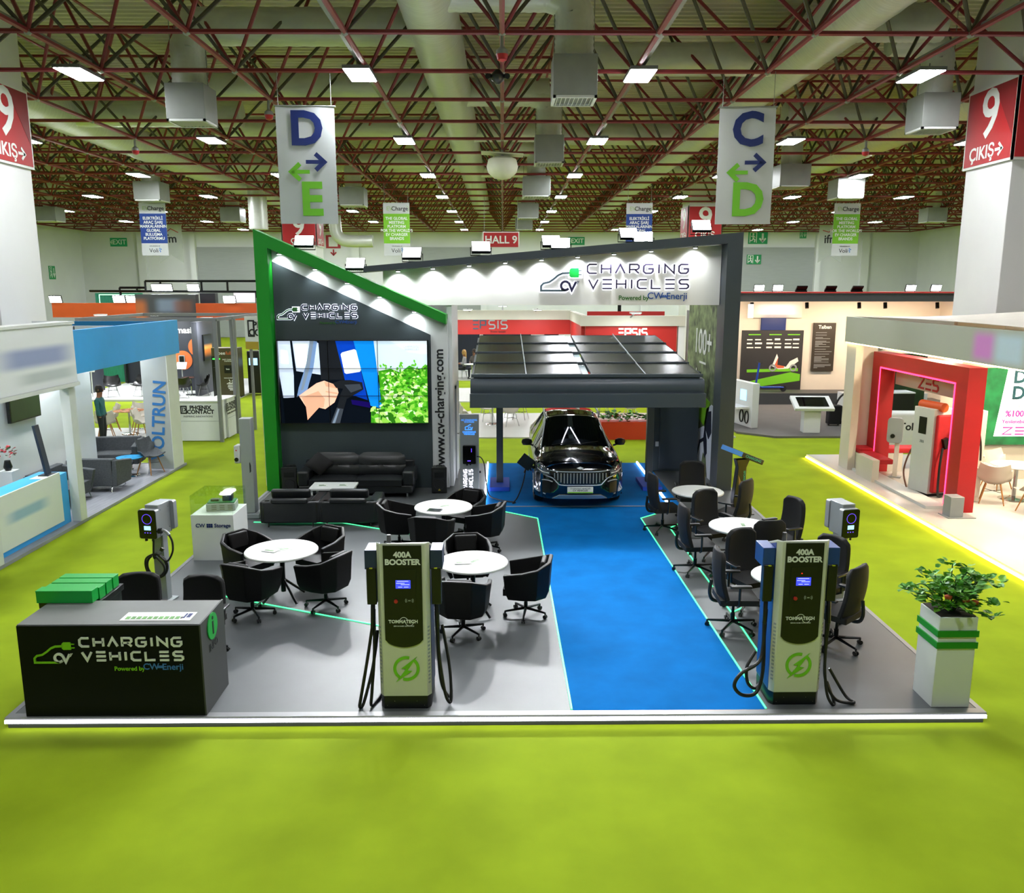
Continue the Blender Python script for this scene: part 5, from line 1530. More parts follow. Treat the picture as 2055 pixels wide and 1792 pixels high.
wl = obj('wallbox', MB().prism(rrect(-.14, .14, 0, .40, .02), frame_front(0, -.061, .74), 0, .08), M_blackp, tt, smooth=30)
obj('front_glass', MB().prism(rrect(-.132, .132, .008, .392, .018), frame_front(0, -.141, .74), 0, .008), M_wbface, wl, smooth=30)
obj('led_mark', MB().box(.04, .055, -.152, -.149, 1.0, 1.08).box(-.04, .03, -.152, -.149, .80, .82), M_wbled, wl, smooth=0)
obj('cable_gland', MB().cyl((-.05, -.1, .74), (-.05, -.1, .70), .022, n=10).cyl((.02, -.1, .74), (.02, -.1, .71), .018, n=10), M_blackp, wl)
lt = MB()
word(lt, 'CHARGING', ((0, -.0605, 0), (0, 0, 1), (-1, 0, 0)), .08, -.005 + .06, .52, .075, .02, 0, .004)
word(lt, 'VEHICLES', ((0, -.0605, 0), (0, 0, 1), (-1, 0, 0)), .08, -.005 - .06, .52, .075, .02, 0, .004)
obj('letter_print', lt, mat('white_backlit_print', '#f4f2ff', .5, em=1.4, emcol=(.9, .9, 1.0)), tt, smooth=0)
obj('cap_plug', MB().box(.21, .245, -.05, -.01, .52, .57), M_blackp, tt, bev=.004)
cb = thing('charging_cable', 'black charging cable running over the blue carpet from the totem to the car', 'cable', (0, 0, 0))
obj('cord', MB().tube(cat([(-.56, 17.60, 1.02), (-.47, 17.58, 1.0), (-.40, 17.56, .85), (-.36, 17.5, .50), (-.30, 17.42, .22), (-.12, 17.30, FZ + .03), (.12, 17.12, FZ + .03), (.26, 17.05, FZ + .03), (.2, 16.98, FZ + .03), (.30, 17.15, FZ + .1), (.42, 17.4, .45), (.50, 17.6, .75), (.58, 17.72, .92)], 8), .012, 8), M_rubber, cb)
obj('plug', MB().tube([(.46, 17.52, .68), (.52, 17.63, .82), (.60, 17.74, .93)], [.018, .026, .03], 10), M_blackp, cb)

# ================================================================ PEDESTAL WITH GLASS COVER
pd = thing('display_pedestal', 'white display pedestal with a clear cover and blue lettering', 'pedestal', (-4.80, 13.76, FZ))
obj('plinth', MB().box(-.35, .35, -.37, .37, 0, .78), M_white, pd, bev=.004)
cv = MB()
a, b, h0, h1, th = .345, .365, .781, 1.10, .008
cv.box(-a, a, -b, -b + th, h0, h1).box(-a, a, b - th, b, h0, h1).box(-a, -a + th, -b + th, b - th, h0, h1).box(a - th, a, -b + th, b - th, h0, h1).box(-a, a, -b, b, h1, h1 + th)
obj('acrylic_cover', cv, M_glass, pd, smooth=0)
text('brand_print', 'CW', .088, M_print_b, pd, (-.20, -.372, .60), ext=.003, off=.002)
text('brand_print', 'Storage', .088, M_print_b, pd, (.165, -.372, .60), ext=.003, off=.002)
mk = MB()
for i in range(3):
    for j in range(2): mk.box(-.095 + i * .034, -.064 + i * .034, -.375, -.3705, .568 + j * .034, .599 + j * .034)
obj('brand_mark', mk, M_print_b, pd, smooth=0)
md = thing('storage_model', 'scale model of a storage unit inside the clear pedestal cover', 'model', (-4.74, 13.80, FZ + .781), R(8))
ms = MB().box(-.25, .22, -.16, .16, 0, .13)
obj('housing', ms, M_offwhite, md, bev=.012)
sl = MB()
for i in range(3):
    for j in range(3): sl.box(-.16 + i * .13, -.08 + i * .13, -.1625, -.1605, .03 + j * .03, .038 + j * .03)
obj('vent_slat', sl, mat('brown_slot', '#6b5a3a', .6, noise=(5, .1)), md, smooth=0)
obj('circuit_board', MB().box(-.23, .21, -.14, .14, .131, .145), mat('circuit_green', '#2a7a4a', .5, noise=(40, .5)), md)
obj('battery_block', MB().box(.0, .16, -.05, .10, .146, .27), M_dgray, md, bev=.006)
obj('blue_face', MB().box(.02, .15, -.056, -.051, .155, .25), M_print_b, md, smooth=0)
obj('terminal_block', MB().box(-.19, -.06, -.05, .05, .146, .18), M_dgray, md, bev=.006)

# ================================================================ TABLET KIOSK
kk = thing('tablet_kiosk', 'black tilted tablet kiosk with a glowing blue edge at the yellow aisle', 'kiosk', (4.74, 16.25, FZ), R(12))
obj('base_plate', MB().box(-.24, .24, -.2, .2, 0, .02), M_blackp, kk, bev=.005)
obj('stem', MB().prism([(-.13, .02), (.12, .02), (.09, .4), (.09, .95), (.16, 1.12), (-.14, 1.12), (-.09, .95), (-.13, .55), (-.16, .3)], frame_front(0, .07, 0), 0, .14), M_blackp, kk, bev=.01)
obj('gold_panel', MB().prism([(-.06, .06), (.0, .06), (.03, .35), (.0, .62), (-.08, .80), (-.05, .4)], frame_front(0, -.071, 0), 0, .006), mat('bronze_print', '#8a6a3a', .5, noise=(6, .1)), kk, smooth=0)
TM = Matrix.Translation((.02, 0, 1.20)) @ Euler((0, R(22), 0)).to_matrix().to_4x4()
def tm(mb):
    mb.v = [tuple(TM @ Vector(p)) for p in mb.v]; return mb
obj('tablet_head', tm(MB().box(-.36, .36, -.24, .24, -.05, .05)), M_blackp, kk, bev=.01)
obj('blue_edge', tm(MB().box(-.36, -.14, -.2425, -.2405, -.045, .045).box(-.3625, -.3605, -.24, .24, -.045, .045)), mat('blue_edge_light', '#2a5f9e', .5, em=.3, emcol=(.08, .35, .85)), kk, smooth=0)
obj('screen', tm(MB().box(-.32, .32, -.2, .2, .0505, .053)), M_cglass, kk, smooth=0)
M_teal = mat('teal_print', '#1f8a70', .5, em=.3, emcol=(.02, .5, .35))
text('edge_print', 'CHARGING', .07, M_teal, kk, tuple(TM @ Vector((.12, -.243, 0))), tuple((TM.to_3x3() @ Vector((1, 0, 0)))), tuple((TM.to_3x3() @ Vector((0, 0, 1)))), .001)
text('stem_print', 'CHARGING VEHICLES', .055, M_teal, kk, (.05, -.072, .62), (0, 0, 1), (-1, 0, 0), .001)

# ================================================================ PLANTER
def leaf_cluster(mb, rnd, n, cx, cy, cz, rx, ry, rz_, L, bias=.5, mats=2):
    for k in range(n):
        a = rnd.uniform(0, 2 * PI); e = rnd.random() ** .6
        h = rnd.uniform(-.3, 1)
        p = Vector((cx + rx * e * math.cos(a), cy + ry * e * math.sin(a), cz + rz_ * h))
        out = Vector((math.cos(a), math.sin(a), rnd.uniform(-.2, bias + .5))).normalized()
        s = out.cross(Vector((rnd.uniform(-.4, .4), rnd.uniform(-.4, .4), 1))).normalized()
        n_ = s.cross(out)
        l = L * rnd.uniform(.7, 1.25); w = l * .42
        vs = [p, p + out * l * .3 + s * w + n_ * l * .08, p + out * l * .7 + s * w * .75 + n_ * l * .06, p + out * l - n_ * l * .12, p + out * l * .7 - s * w * .75 + n_ * l * .06, p + out * l * .3 - s * w + n_ * l * .08, p + out * l * .45 - n_ * l * .03]
        mb.add(vs, [(0, 1, 6), (1, 2, 6), (2, 3, 6), (3, 4, 6), (4, 5, 6), (5, 0, 6)], rnd.randrange(mats))
pln = thing('planter', 'tall white planter with two green bands and a leafy plant at the stand corner', 'planter', (4.84, 8.55, FZ))
obj('pot', MB().box(-.205, .205, -.22, .20, 0, 1.03), M_white, pln, bev=.005)
for z in (.685, .815):
    bd = MB()
    bd.box(-.222, .222, -.237, -.221, z, z + .07).box(-.222, .222, .201, .217, z, z + .07).box(-.222, -.206, -.221, .201, z, z + .07).box(.206, .222, -.221, .201, z, z + .07)
    obj('green_band', bd, MATS['green_panel'], pln, smooth=0)
obj('soil', MB().box(-.19, .19, -.2, .18, 1.031, 1.04), mat('dark_soil', '#1c140d', .9, noise=(30, .4)), pln, smooth=0)
rnd = random.Random(11)
lf, st = MB(), MB()
tips = []
for k in range(30):
    a = rnd.uniform(0, 2 * PI); r_ = rnd.uniform(.04, .40)
    tip = Vector((r_ * math.cos(a), r_ * .8 * math.sin(a), 1.04 + rnd.uniform(.16, .50) * (1.1 - r_ * .8)))
    tips.append(tip)
    st.tube(cat([(tip.x * .2, tip.y * .2, 1.03), (tip.x * .55, tip.y * .55, 1.03 + (tip.z - 1.03) * .7), tuple(tip)], 4), .006, 5)
    leaf_cluster(lf, rnd, 12, tip.x, tip.y, tip.z - .04, .075, .075, .07, .085)
leaf_cluster(lf, rnd, 110, 0, 0, 1.12, .24, .22, .12, .095)
for q in ((-.52, -.05, 1.28), (.46, -.05, 1.32), (.45, -.1, 1.12), (.34, -.22, 1.02)):
    st.tube(cat([(q[0] * .2, q[1] * .2, 1.05), (q[0] * .6, q[1], q[2] + .06), q], 4), .005, 5)
    leaf_cluster(lf, rnd, 12, *q, .07, .06, .05, .085)
obj('foliage_leaf', lf, (M_leaf, mat('leaf_fresh', '#6aaa30', .5, noise=(9, .35)), M_leafd), pln, smooth=0)
obj('stem', st, M_leafd, pln)
fl = MB()
for q in ((-.13, -.2, 1.25), (.05, -.22, 1.22), (.16, -.2, 1.19)):
    fl.lathe([(.005, -.03), (.035, -.01), (.04, .015), (.01, .03)], q, 10)
obj('orange_flower', fl, mat('orange_petal', '#b5502a', .6, noise=(20, .3)), pln)
# ================================================================ NEIGHBOURING BOOTHS
def blur_mat(name, base, blobs, ax=('Y', 'Z'), rough=.5, em=0.0):
    """a print that is out of focus on its panel: soft blobs (u, half_u, v, half_v, colour, strength)"""
    m = bpy.data.materials.new(name); m.use_nodes = True
    nt = m.node_tree; b = nt.nodes['Principled BSDF']; b.inputs['Roughness'].default_value = rough
    tc = nt.nodes.new('ShaderNodeTexCoord'); sx = nt.nodes.new('ShaderNodeSeparateXYZ')
    nt.links.new(tc.outputs['Object'], sx.inputs[0])
    prev = None
    for (u, hu, v, hv, c, s) in blobs:
        fs = []
        for axis, cc, hh in ((ax[0], u, hu), (ax[1], v, hv)):
            a = nt.nodes.new('ShaderNodeMath'); a.operation = 'SUBTRACT'; a.inputs[1].default_value = cc
            nt.links.new(sx.outputs['XYZ'.index(axis)], a.inputs[0])
            d = nt.nodes.new('ShaderNodeMath'); d.operation = 'ABSOLUTE'; nt.links.new(a.outputs[0], d.inputs[0])
            r = nt.nodes.new('ShaderNodeMapRange'); r.interpolation_type = 'SMOOTHSTEP'
            for k_, v_ in (('From Min', hh * .5), ('From Max', hh * 1.35), ('To Min', s ** .5), ('To Max', 0.0)): r.inputs[k_].default_value = v_
            nt.links.new(d.outputs[0], r.inputs['Value']); fs.append(r)
        mu = nt.nodes.new('ShaderNodeMath'); mu.operation = 'MULTIPLY'
        nt.links.new(fs[0].outputs[0], mu.inputs[0]); nt.links.new(fs[1].outputs[0], mu.inputs[1])
        mx = nt.nodes.new('ShaderNodeMix'); mx.data_type = 'RGBA'
        nt.links.new(mu.outputs[0], mx.inputs[0])
        if prev is None: mx.inputs[6].default_value = (*lin(base), 1)
        else: nt.links.new(prev.outputs[2], mx.inputs[6])
        mx.inputs[7].default_value = (*lin(c), 1)
        prev = mx
    nt.links.new(prev.outputs[2], b.inputs['Base Color'])
    if em:
        nt.links.new(prev.outputs[2], b.inputs['Emission Color']); b.inputs['Emission Strength'].default_value = em
    return m
def lamp_area(parent, x, y, z, W, col, sx, sy=None, name='booth_lamp', rot=(0, 0, 0)):
    l = bpy.data.lights.new(name, 'AREA'); l.shape = 'RECTANGLE'; l.size = sx; l.size_y = sy or sx; l.energy = W; l.color = col
    o = bpy.data.objects.new(name, l); COL.objects.link(o); o.parent = parent; o.location = (x, y, z); o.rotation_euler = rot
    return o
M_dl = mat('booth_fill_face', '#ffffff', .5, em=9, emcol=(1.0, .9, .75))
M_dlc = mat('booth_fill_face_cool', '#ffffff', .5, em=9, emcol=(.95, .97, 1.0))
def booth_fill(parent, x, y, z, W, warm=True, s=.16):  # added fitting with an area lamp to brighten a booth's interior
    h = obj('booth_fill', MB().box(x - s, x + s, y - s, y + s, z, z + .05), M_white, parent)
    obj('booth_fill_face', MB().box(x - s * .85, x + s * .85, y - s * .85, y + s * .85, z - .006, z - .0005), M_dl if warm else M_dlc, h, smooth=0)
    lamp_area(parent, x, y, z - .02, W, (1.0, .83, .60) if warm else (.94, .97, 1.0), s * 1.6)
M_warmw = mat('warm_white_board', '#ddd6c8', .5, noise=(2, .03))
M_bluep = mat('bright_blue_panel', '#38a8ee', .5, noise=(2, .04))
M_blued = mat('deep_blue_panel', '#1a6f9e', .5, noise=(2, .04))
M_plank = mat('grey_plank_floor', '#8d9096', .45, noise=(2.0, .18, (12, .8, 1)))
M_graypil = mat('light_grey_board', '#a9aead', .55, noise=(2, .03))
M_charc = mat('charcoal_upholstery', '#44484b', .8, noise=(30, .2))

# ---- booth at the left aisle
struct('floor_left_booth', MB().box(-15, -8.3, 9, 21.6, .001, .06), M_plank, smooth=0)
lb = thing('exhibition_booth', 'white and blue booth along the aisle, with a blurred sign and a lettered pillar', 'booth', (0, 0, 0))
obj('white_sign_box', MB().box(-8.5, -8.2, 11.4, 16.2, 2.80, 3.90), blur_mat('blurred_lilac_sign', '#f2f6f6', [(14.9, 1.15, 3.38, .17, '#9aa6cf', .95), (15.2, .9, 3.02, .1, '#b9c4c4', .7)]), lb, bev=.01)
obj('sign_edge', MB().box(-8.51, -8.17, 11.4, 16.22, 3.90, 3.95).box(-8.51, -8.17, 11.4, 16.22, 2.73, 2.80), M_print_w, lb)
obj('blue_fascia', MB().box(-8.38, -8.28, 16.3, 21.62, 2.93, 3.77), M_bluep, lb, bev=.004)
obj('back_fascia', MB().box(-11.0, -8.385, 21.5, 21.6, 3.05, 3.74), M_blued, lb)
obj('back_fascia_white', MB().box(-11.9, -11.005, 21.5, 21.6, 3.05, 3.74), M_white, lb)
obj('roof_beam', MB().box(-15, -8.4, 16.22, 16.3, 3.62, 3.74), M_white, lb)
obj('roof_beam', MB().box(-15, -8.4, 18.9, 18.98, 3.62, 3.74), M_white, lb)
for y0, y1 in ((13.28, 13.42), (16.02, 16.26)):
    obj('white_post', MB().box(-8.48, -8.30, y0, y1, .061, 2.73), M_white, lb, bev=.005)
pil = obj('lettered_pillar', MB().box(-8.98, -8.34, 20.85, 21.48, .061, 3.04), M_graypil, lb, bev=.005)
obj('white_side', MB().box(-8.339, -8.325, 20.84, 21.49, .062, 2.92), M_print_w, pil, smooth=0)
text('pillar_print', 'VOLTRUN', .44, mat('pillar_blue_print', '#2a6fb0', .5, noise=(3, .03)), pil, (-8.62, 20.845, 1.30), (.10, 0, 1), (-1, 0, .10), .003, off=.01, width=1.0)
obj('inner_wall', MB().box(-9.88, -9.78, 11, 19.9, .061, 3.0), M_white, lb)
booth_fill(lb, -9.1, 17.6, 3.5, 60, False); booth_fill(lb, -9.6, 20.4, 3.5, 60, False); booth_fill(lb, -9.1, 14.5, 3.3, 40, False)
for y in (13.2, 16.9):
    t = thing('floodlight', 'dark folded floodlight on the left booth top, %s' % ('nearer the left column' if y > 15 else 'at the white sign'), 'floodlight', (-8.75, y, 3.96 if y < 16 else 3.75), R(30), 'dark floodlights on booth tops')
    obj('housing', MB().obox((0, 0, .06), (.34, .26, .03), rx=R(18)), M_blackm, t)
    obj('lens', MB().obox((0, -.0, .08), (.28, .2, .006), rx=R(18)), mat('unlit_lens', '#c4cf9a', .3, noise=(4, .05)), t)
    obj('bracket', MB().tube([(-.2, .1, 0), (-.2, .06, .07)], .012, 6).tube([(.2, .1, 0), (.2, .06, .07)], .012, 6), M_blackm, t)
bc = thing('blue_counter', 'blue counter with a white blurred front panel in the left booth', 'counter', (-8.75, 14.75, .061))
obj('body', MB().box(-.27, .26, -1.25, 1.25, 0, 1.0), M_bluep, bc, bev=.005)
obj('front_panel', MB().box(.262, .29, -1.27, .95, .10, 1.06), blur_mat('blurred_blue_logo', '#dfe6dd', [(-.2, .62, .62, .1, '#8db4cc', .9)]), bc, bev=.005)
obj('top_leaflet', MB().box(-.1, .12, .6, .95, 1.001, 1.006), M_paper, bc)
t = thing('tilted_screen', 'thin dark screen leaning on the blue counter in the left booth', 'screen', (-8.72, 15.72, 1.062))
obj('screen_slab', MB().obox((-.05, 0, .48), (.05, .16, .98), ry=R(-9)), mat('dark_blue_slab', '#1c2836', .3, noise=(3, .08)), t, bev=.006)
obj('screen_foot', MB().box(-.09, .13, -.15, .15, 0, .02), M_blackp, t)
t = thing('wall_tv', 'dark green television on the white wall of the left booth', 'television', (-9.76, 16.9, 1.95))
obj('panel', MB().box(.03, .10, -.55, .55, 0, .82), M_blackp, t, bev=.006)
obj('screen', MB().box(.101, .104, -.52, .52, .03, .79), mat('dark_green_screen', '#1a2e12', .3, noise=(2, .2)), t, smooth=0)
obj('wall_bracket', MB().box(0, .03, -.2, .2, .2, .6), M_steel, t)
def box_sofa(label, x, y, rz, w, grp='charcoal booth sofas', z=.061):
    t = thing('booth_sofa', label, 'sofa', (x, y, z), rz, grp)
    h = w / 2
    obj('seat', cushion(MB(), -h + .12, h - .12, -.36, .24, .22, .44, .03), M_charc, t)
    obj('base', MB().box(-h + .06, h - .06, -.34, .32, .14, .235), M_charc, t, bev=.02)
    obj('backrest', MB().prism([(-h * .92, .14), (h * .92, .14), (h, .76), (-h, .76)], frame_front(0, .40, 0), 0, .15), M_charc, t, bev=.02)
    for s in (-1, 1):
        obj('armrest', MB().prism([(.40, .14), (-.30, .14), (-.42, .62), (.40, .74)], ((s * h - .065, 0, 0), (0, 1, 0), (0, 0, 1)), 0, .13), M_charc, t, bev=.02)
    for s in (-1, 1):
        obj('leg', MB().tube([(s * (h - .1), -.3, .14), (s * (h - .1), -.34, .02), (s * (h - .1), -.2, .012)], .014, 6), M_chrome, t)
        obj('leg', MB().tube([(s * (h - .1), .3, .14), (s * (h - .1), .36, .0)], .014, 6), M_chrome, t)
    return t
box_sofa('charcoal booth sofa against the white wall of the left booth', -9.34, 17.35, R(90), 1.25)
box_sofa('charcoal booth armchair with its back to the camera in the left booth', -9.18, 18.75, R(180), .98)
box_sofa('charcoal two-seat sofa at the end of the left booth, facing the camera', -9.85, 20.95, R(8), 1.15)
def shell_chair(label, x, y, rz, z, m_shell, m_leg, group, w=.28, metal=False):
    t = thing('shell_chair', label, 'chair', (x, y, z), rz, group)
    rows = []
    for i in range(9):
        u = i / 8
        if u < .45: py, pz = -.24 + u / .45 * .40, .45 - .03 * math.sin(u / .45 * PI)
        else: py, pz = .16 + (u - .45) / .55 * .12, .45 + ((u - .45) / .55) ** .9 * .38
        r = []
        for j in range(9):
            v = j / 8 * 2 - 1
            ww = w * (1 - .18 * u ** 3)
            r.append((ww * v, py - (.10 * v * v if u > .45 else 0), pz + (.17 * abs(v) ** 2.6 if .15 < u < .7 else .06 * v * v)))
        rows.append(r)
    obj('shell', MB().shell(rows, .02), m_shell, t, smooth=60)
    for sx in (-1, 1):
        for sy in (-1, 1):
            obj('leg', MB().tube([(sx * .13, sy * .11, .43), (sx * .23, sy * .22, 0)], [.012, .01] if metal else [.018, .012], 6), m_leg, t)
    obj('cross_brace', MB().tube([(-.17, -.15, .26), (.17, .15, .26)], .006, 5).tube([(.17, -.15, .26), (-.17, .15, .26)], .006, 5), M_blackm, t)
    return t
shell_chair('charcoal shell chair with wooden legs beside the lettered pillar', -8.72, 20.35, R(70), .061, M_charc, M_wood, 'wooden-legged shell chairs')
t = thing('side_table', 'low round blue glass table among the charcoal sofas', 'table', (-9.1, 20.1, .061))
obj('tabletop', MB().lathe([(.30, .44), (.31, .45), (.31, .46)], n=28), mat('blue_glass_top', '#3aa0d8', .1, noise=(8, .3)), t)
obj('stem', MB().lathe([(.22, 0), (.2, .015), (.02, .03), (.02, .44)], n=20), M_chrome, t)
t = thing('flower_vase', 'red flowers in a small dark vase at the left edge of the photo', 'flowers', (-9.55, 15.9, .061))
obj('stand_box', MB().box(-.14, .14, -.14, .14, 0, 1.05), M_white, t)
obj('vase', MB().lathe([(.05, 1.05), (.08, 1.12), (.05, 1.25)], n=12), M_blackp, t)
rnd = random.Random(3); m = MB()
leaf_cluster(m, rnd, 40, 0, 0, 1.36, .16, .12, .14, .08)
obj('foliage_leaf', m, (mat('red_petal', '#b0202c', .6, noise=(10, .3)), M_leafd), t, smooth=0)
t = thing('car_poster', 'small poster of a blue car at the bottom of the left booth post', 'poster', (-8.35, 13.0, .061))
obj('panel', MB().box(-.02, .02, -.55, .22, .02, .72), mat('poster_sky', '#9fb6c4', .5, noise=(3, .25)), t)
obj('car_print', MB().prism([(-.5, .18), (.15, .18), (.12, .36), (-.0, .42), (-.12, .56), (-.34, .56), (-.5, .4)], ((.021, 0, 0), (0, 1, 0), (0, 0, 1)), 0, .003), mat('poster_car_blue', '#25465e', .4, noise=(3, .2)), t, smooth=0)

# ---- white chairs in front of the next booth, and a visitor
struct('floor_white_tile', MB().box(-13.6, -10.0, 24.5, 27.2, .001, .05), M_offwhite, smooth=0)
for i, (x, y, rz, lab) in enumerate(((-12.1, 25.3, 200, 'white shell chair nearest the camera at the orange glass table'), (-11.0, 26.3, 60, 'white shell chair on the pillar side of the orange glass table'),
                                     (-11.75, 26.95, 10, 'white shell chair behind the orange glass table'), (-11.1, 25.5, 95, 'white shell chair half hidden by the lettered pillar'), (-12.5, 26.6, 300, 'white shell chair behind the visitor'))):
    shell_chair(lab, x, y, R(rz), .051, M_warmw, M_wood, 'wooden-legged white chairs')
t = thing('glass_table', 'round glass table glowing orange among white chairs', 'table', (-11.7, 26.05, .051))
obj('tabletop', MB().lathe([(.42, .73), (.45, .74), (.45, .75)], n=32), mat('orange_glass_top', '#d88a5c', .1, noise=(5, .4)), t)
obj('stem', MB().lathe([(.26, 0), (.24, .02), (.03, .04), (.03, .73)], n=20), M_chrome, t)
M_skin = mat('skin', '#8a5c44', .6, noise=(12, .1))
def person(label, x, y, z, rz, top, legc, hairc, seated=False, long_hair=False):
    """one skinned body with a clothed torso, posed standing or seated"""
    t = thing('person', label, 'person', (x, y, z), rz)
    if seated:
        V_ = [(0, 0, .52), (0, .02, .75), (0, .03, .98), (0, .02, 1.10), (0, 0, 1.20), (0, -.01, 1.32),
              (.17, .03, 1.0), (.22, -.05, .76), (.12, -.28, .74), (-.17, .03, 1.0), (-.22, -.05, .76), (-.12, -.28, .74),
              (.10, 0, .50), (.12, -.42, .50), (.12, -.42, .06), (.12, -.56, .03), (-.10, 0, .50), (-.12, -.42, .50), (-.12, -.42, .06), (-.12, -.56, .03)]
    else:
        V_ = [(0, 0, .92), (0, .01, 1.12), (0, .02, 1.34), (0, .01, 1.45), (0, -.01, 1.54), (0, -.02, 1.67),
              (.19, .02, 1.36), (.23, .0, 1.10), (.22, -.06, .86), (-.19, .02, 1.36), (-.23, .0, 1.10), (-.22, -.06, .86),
              (.09, 0, .88), (.10, -.02, .50), (.10, .02, .08), (.10, -.14, .03), (-.09, 0, .88), (-.10, -.02, .50), (-.10, .02, .08), (-.10, -.14, .03)]
    Ed = [(0, 1), (1, 2), (2, 3), (3, 4), (4, 5), (2, 6), (6, 7), (7, 8), (2, 9), (9, 10), (10, 11), (0, 12), (12, 13), (13, 14), (14, 15), (0, 16), (16, 17), (17, 18), (18, 19)]
    Rd = [.15, .145, .15, .07, .085, .09, .075, .05, .032, .075, .05, .032, .10, .07, .05, .04, .10, .07, .05, .04]
    me = bpy.data.meshes.new('body'); me.from_pydata(V_, Ed, []); me.update()
    o = bpy.data.objects.new('body', me); COL.objects.link(o); o.parent = t
    sk = o.modifiers.new('skin', 'SKIN')
    for i, d in enumerate(me.skin_vertices[0].data):
        d.radius = (Rd[i], Rd[i] * (.8 if i < 3 else 1)); d.use_root = (i == 0)
    ss = o.modifiers.new('sub', 'SUBSURF'); ss.levels = ss.render_levels = 2
    dg = bpy.context.evaluated_depsgraph_get(); dg.update()
    m2 = bpy.data.meshes.new_from_object(o.evaluated_get(dg))
    o.modifiers.clear(); o.data = m2
    m2.materials.clear()
    for q in (mat('cloth_' + top, '#' + top, .8, noise=(20, .1)), mat('cloth_' + legc, '#' + legc, .8, noise=(20, .1)), M_skin): m2.materials.append(q)
    zn, zw = (1.10, .62) if seated else (1.44, .92)
    for p in m2.polygons:
        c = p.center
        hand = (abs(c.x) > .08 and c.y < -.2 and c.z > .7) if seated else (abs(c.x) > .18 and c.z < .9 and c.z > .7)
        p.material_index = 2 if (c.z > zn or hand) else (0 if c.z > zw else 1)
        p.use_smooth = True
    hz = V_[5][2]
    hy = V_[5][1]
    hm = MB().lathe([(.02, .135), (.07, .12), (.10, .07), (.108, .01), (.10, -.06), (.06, -.10) if not long_hair else (.105, -.12)], (0, hy + .018, hz), 16)
    if long_hair: hm.obox((0, hy + .09, hz - .16), (.19, .08, .34))
    obj('hair', hm, mat('hair_' + hairc, '#' + hairc, .6, noise=(30, .3)), t, bev=.02 if long_hair else 0)
    fc = MB().lathe([(.012, -.02), (.02, 0), (.008, .03)], (0, hy - .095, hz - .03), 8)
    for s in (-1, 1):
        fc.lathe([(.002, -.01), (.012, 0), (.002, .01)], (s * .036, hy - .088, hz + .005), 8, mi=1).lathe([(.004, -.03), (.018, 0), (.004, .03)], (s * .10, hy, hz - .01), 8)
    fc.box(-.025, .025, hy - .098, hy - .085, hz - .07, hz - .06, mi=1)
    obj('face', fc, (M_skin, M_blackf), t)
person('person in a teal top standing half hidden at the end of the white wall', -11.72, 24.3, .0, R(95), '1f5a5e', '15181c', '140f0d')

# ---- booth with white counters (Phoenix lettering)
pb = thing('exhibition_booth', 'aluminium framed booth with two white lettered counters', 'booth', (0, 0, 0))
pp = MB()
for x, y in ((-8.45, 24.9), (-9.9, 24.9), (-8.45, 26.4), (-9.35, 29.5)):
    pp = MB().box(x - .05, x + .05, y - .05, y + .05, 0, 3.66)
    obj('frame_post', pp, M_alu, pb)
obj('top_frame', MB().box(-12.5, -8.4, 24.86, 24.94, 3.6, 3.7).box(-8.5, -8.4, 24.94, 30, 3.6, 3.7).box(-12.5, -8.5, 29.4, 29.5, 3.6, 3.7).box(-12.5, -12.4, 24.94, 29.4, 3.6, 3.7), M_alu, pb)
def lettered_counter(label, x0, x1, y0, y1, face):
    t = thing('lettered_counter', label, 'counter', ((x0 + x1) / 2, (y0 + y1) / 2, 0), 0, 'white lettered counters')
    hx, hy = (x1 - x0) / 2, (y1 - y0) / 2
    obj('body', MB().box(-hx, hx, -hy, hy, .02, 1.2), M_white, t, bev=.004)
    obj('top', MB().box(-hx - .03, hx + .03, -hy - .03, hy + .03, 1.2, 1.24), M_white, t, bev=.004)
    O, U = ((0, -hy - .002, 0), (1, 0, 0)) if face == 'f' else ((hx + .002, 0, 0), (0, 1, 0))
    w = hx if face == 'f' else hy
    f_ = (O, U, (0, 0, 1))
    obj('groove_line', MB().ribbon([(-w, .62), (w, .62)], .012, f_, 0, .002), M_steel, t, smooth=0)
    Ux = Vector(U)
    P = lambda a, z: tuple(Vector(O) + Ux * a + Vector((0, 0, z)))
    N = Ux.cross(Vector((0, 0, 1)))
    text('brand_print', 'PH\u0152NIX\nCONTACT', .165, M_print_k, t, P(.10, .96), U, (0, 0, 1), .003, off=.007, line=.78)
    text('slogan_print', 'INSPIRING INNOVATIONS', .075, M_print_k, t, P(.02, .76), U, (0, 0, 1), .002)
    m = MB().ribbon([(-.48, .86), (-.48, 1.07), (-.32, 1.07), (-.32, .86)], .04, f_, 0, .004, closed=True).ribbon([(-.43, .89), (-.43, 1.04)], .025, f_, 0, .004)
    m.ribbon([(-.42 + .05 * math.cos(R(a)) + .02, .975 + .045 * math.sin(R(a))) for a in range(-90, 91, 20)], .03, f_, 0, .004)
    obj('brand_mark', m, M_print_k, t, smooth=0)
lettered_counter('white counter with black lettering facing the camera, beside the tall grey pillar', -9.85, -8.51, 25.0, 25.5, 'f')
lettered_counter('white counter with black lettering turned towards the lime aisle', -8.95, -8.45, 25.55, 26.3, 's')
t = thing('booth_header', 'white header board with black lettering partly behind the green wall', 'sign', (-7.5, 26.9, 2.75), R(-16))
obj('board', MB().box(-.75, .75, -.05, .05, .12, .92), M_white, t)
obj('yellow_base', MB().box(-.75, .75, -.055, .06, -.12, .118), mat('ochre_board', '#a8902a', .5, noise=(3, .05)), t)
text('brand_print', 'PH\u0152NIX\nCONTACT', .3, M_print_k, t, (.12, -.056, .52), off=.008, line=.8)
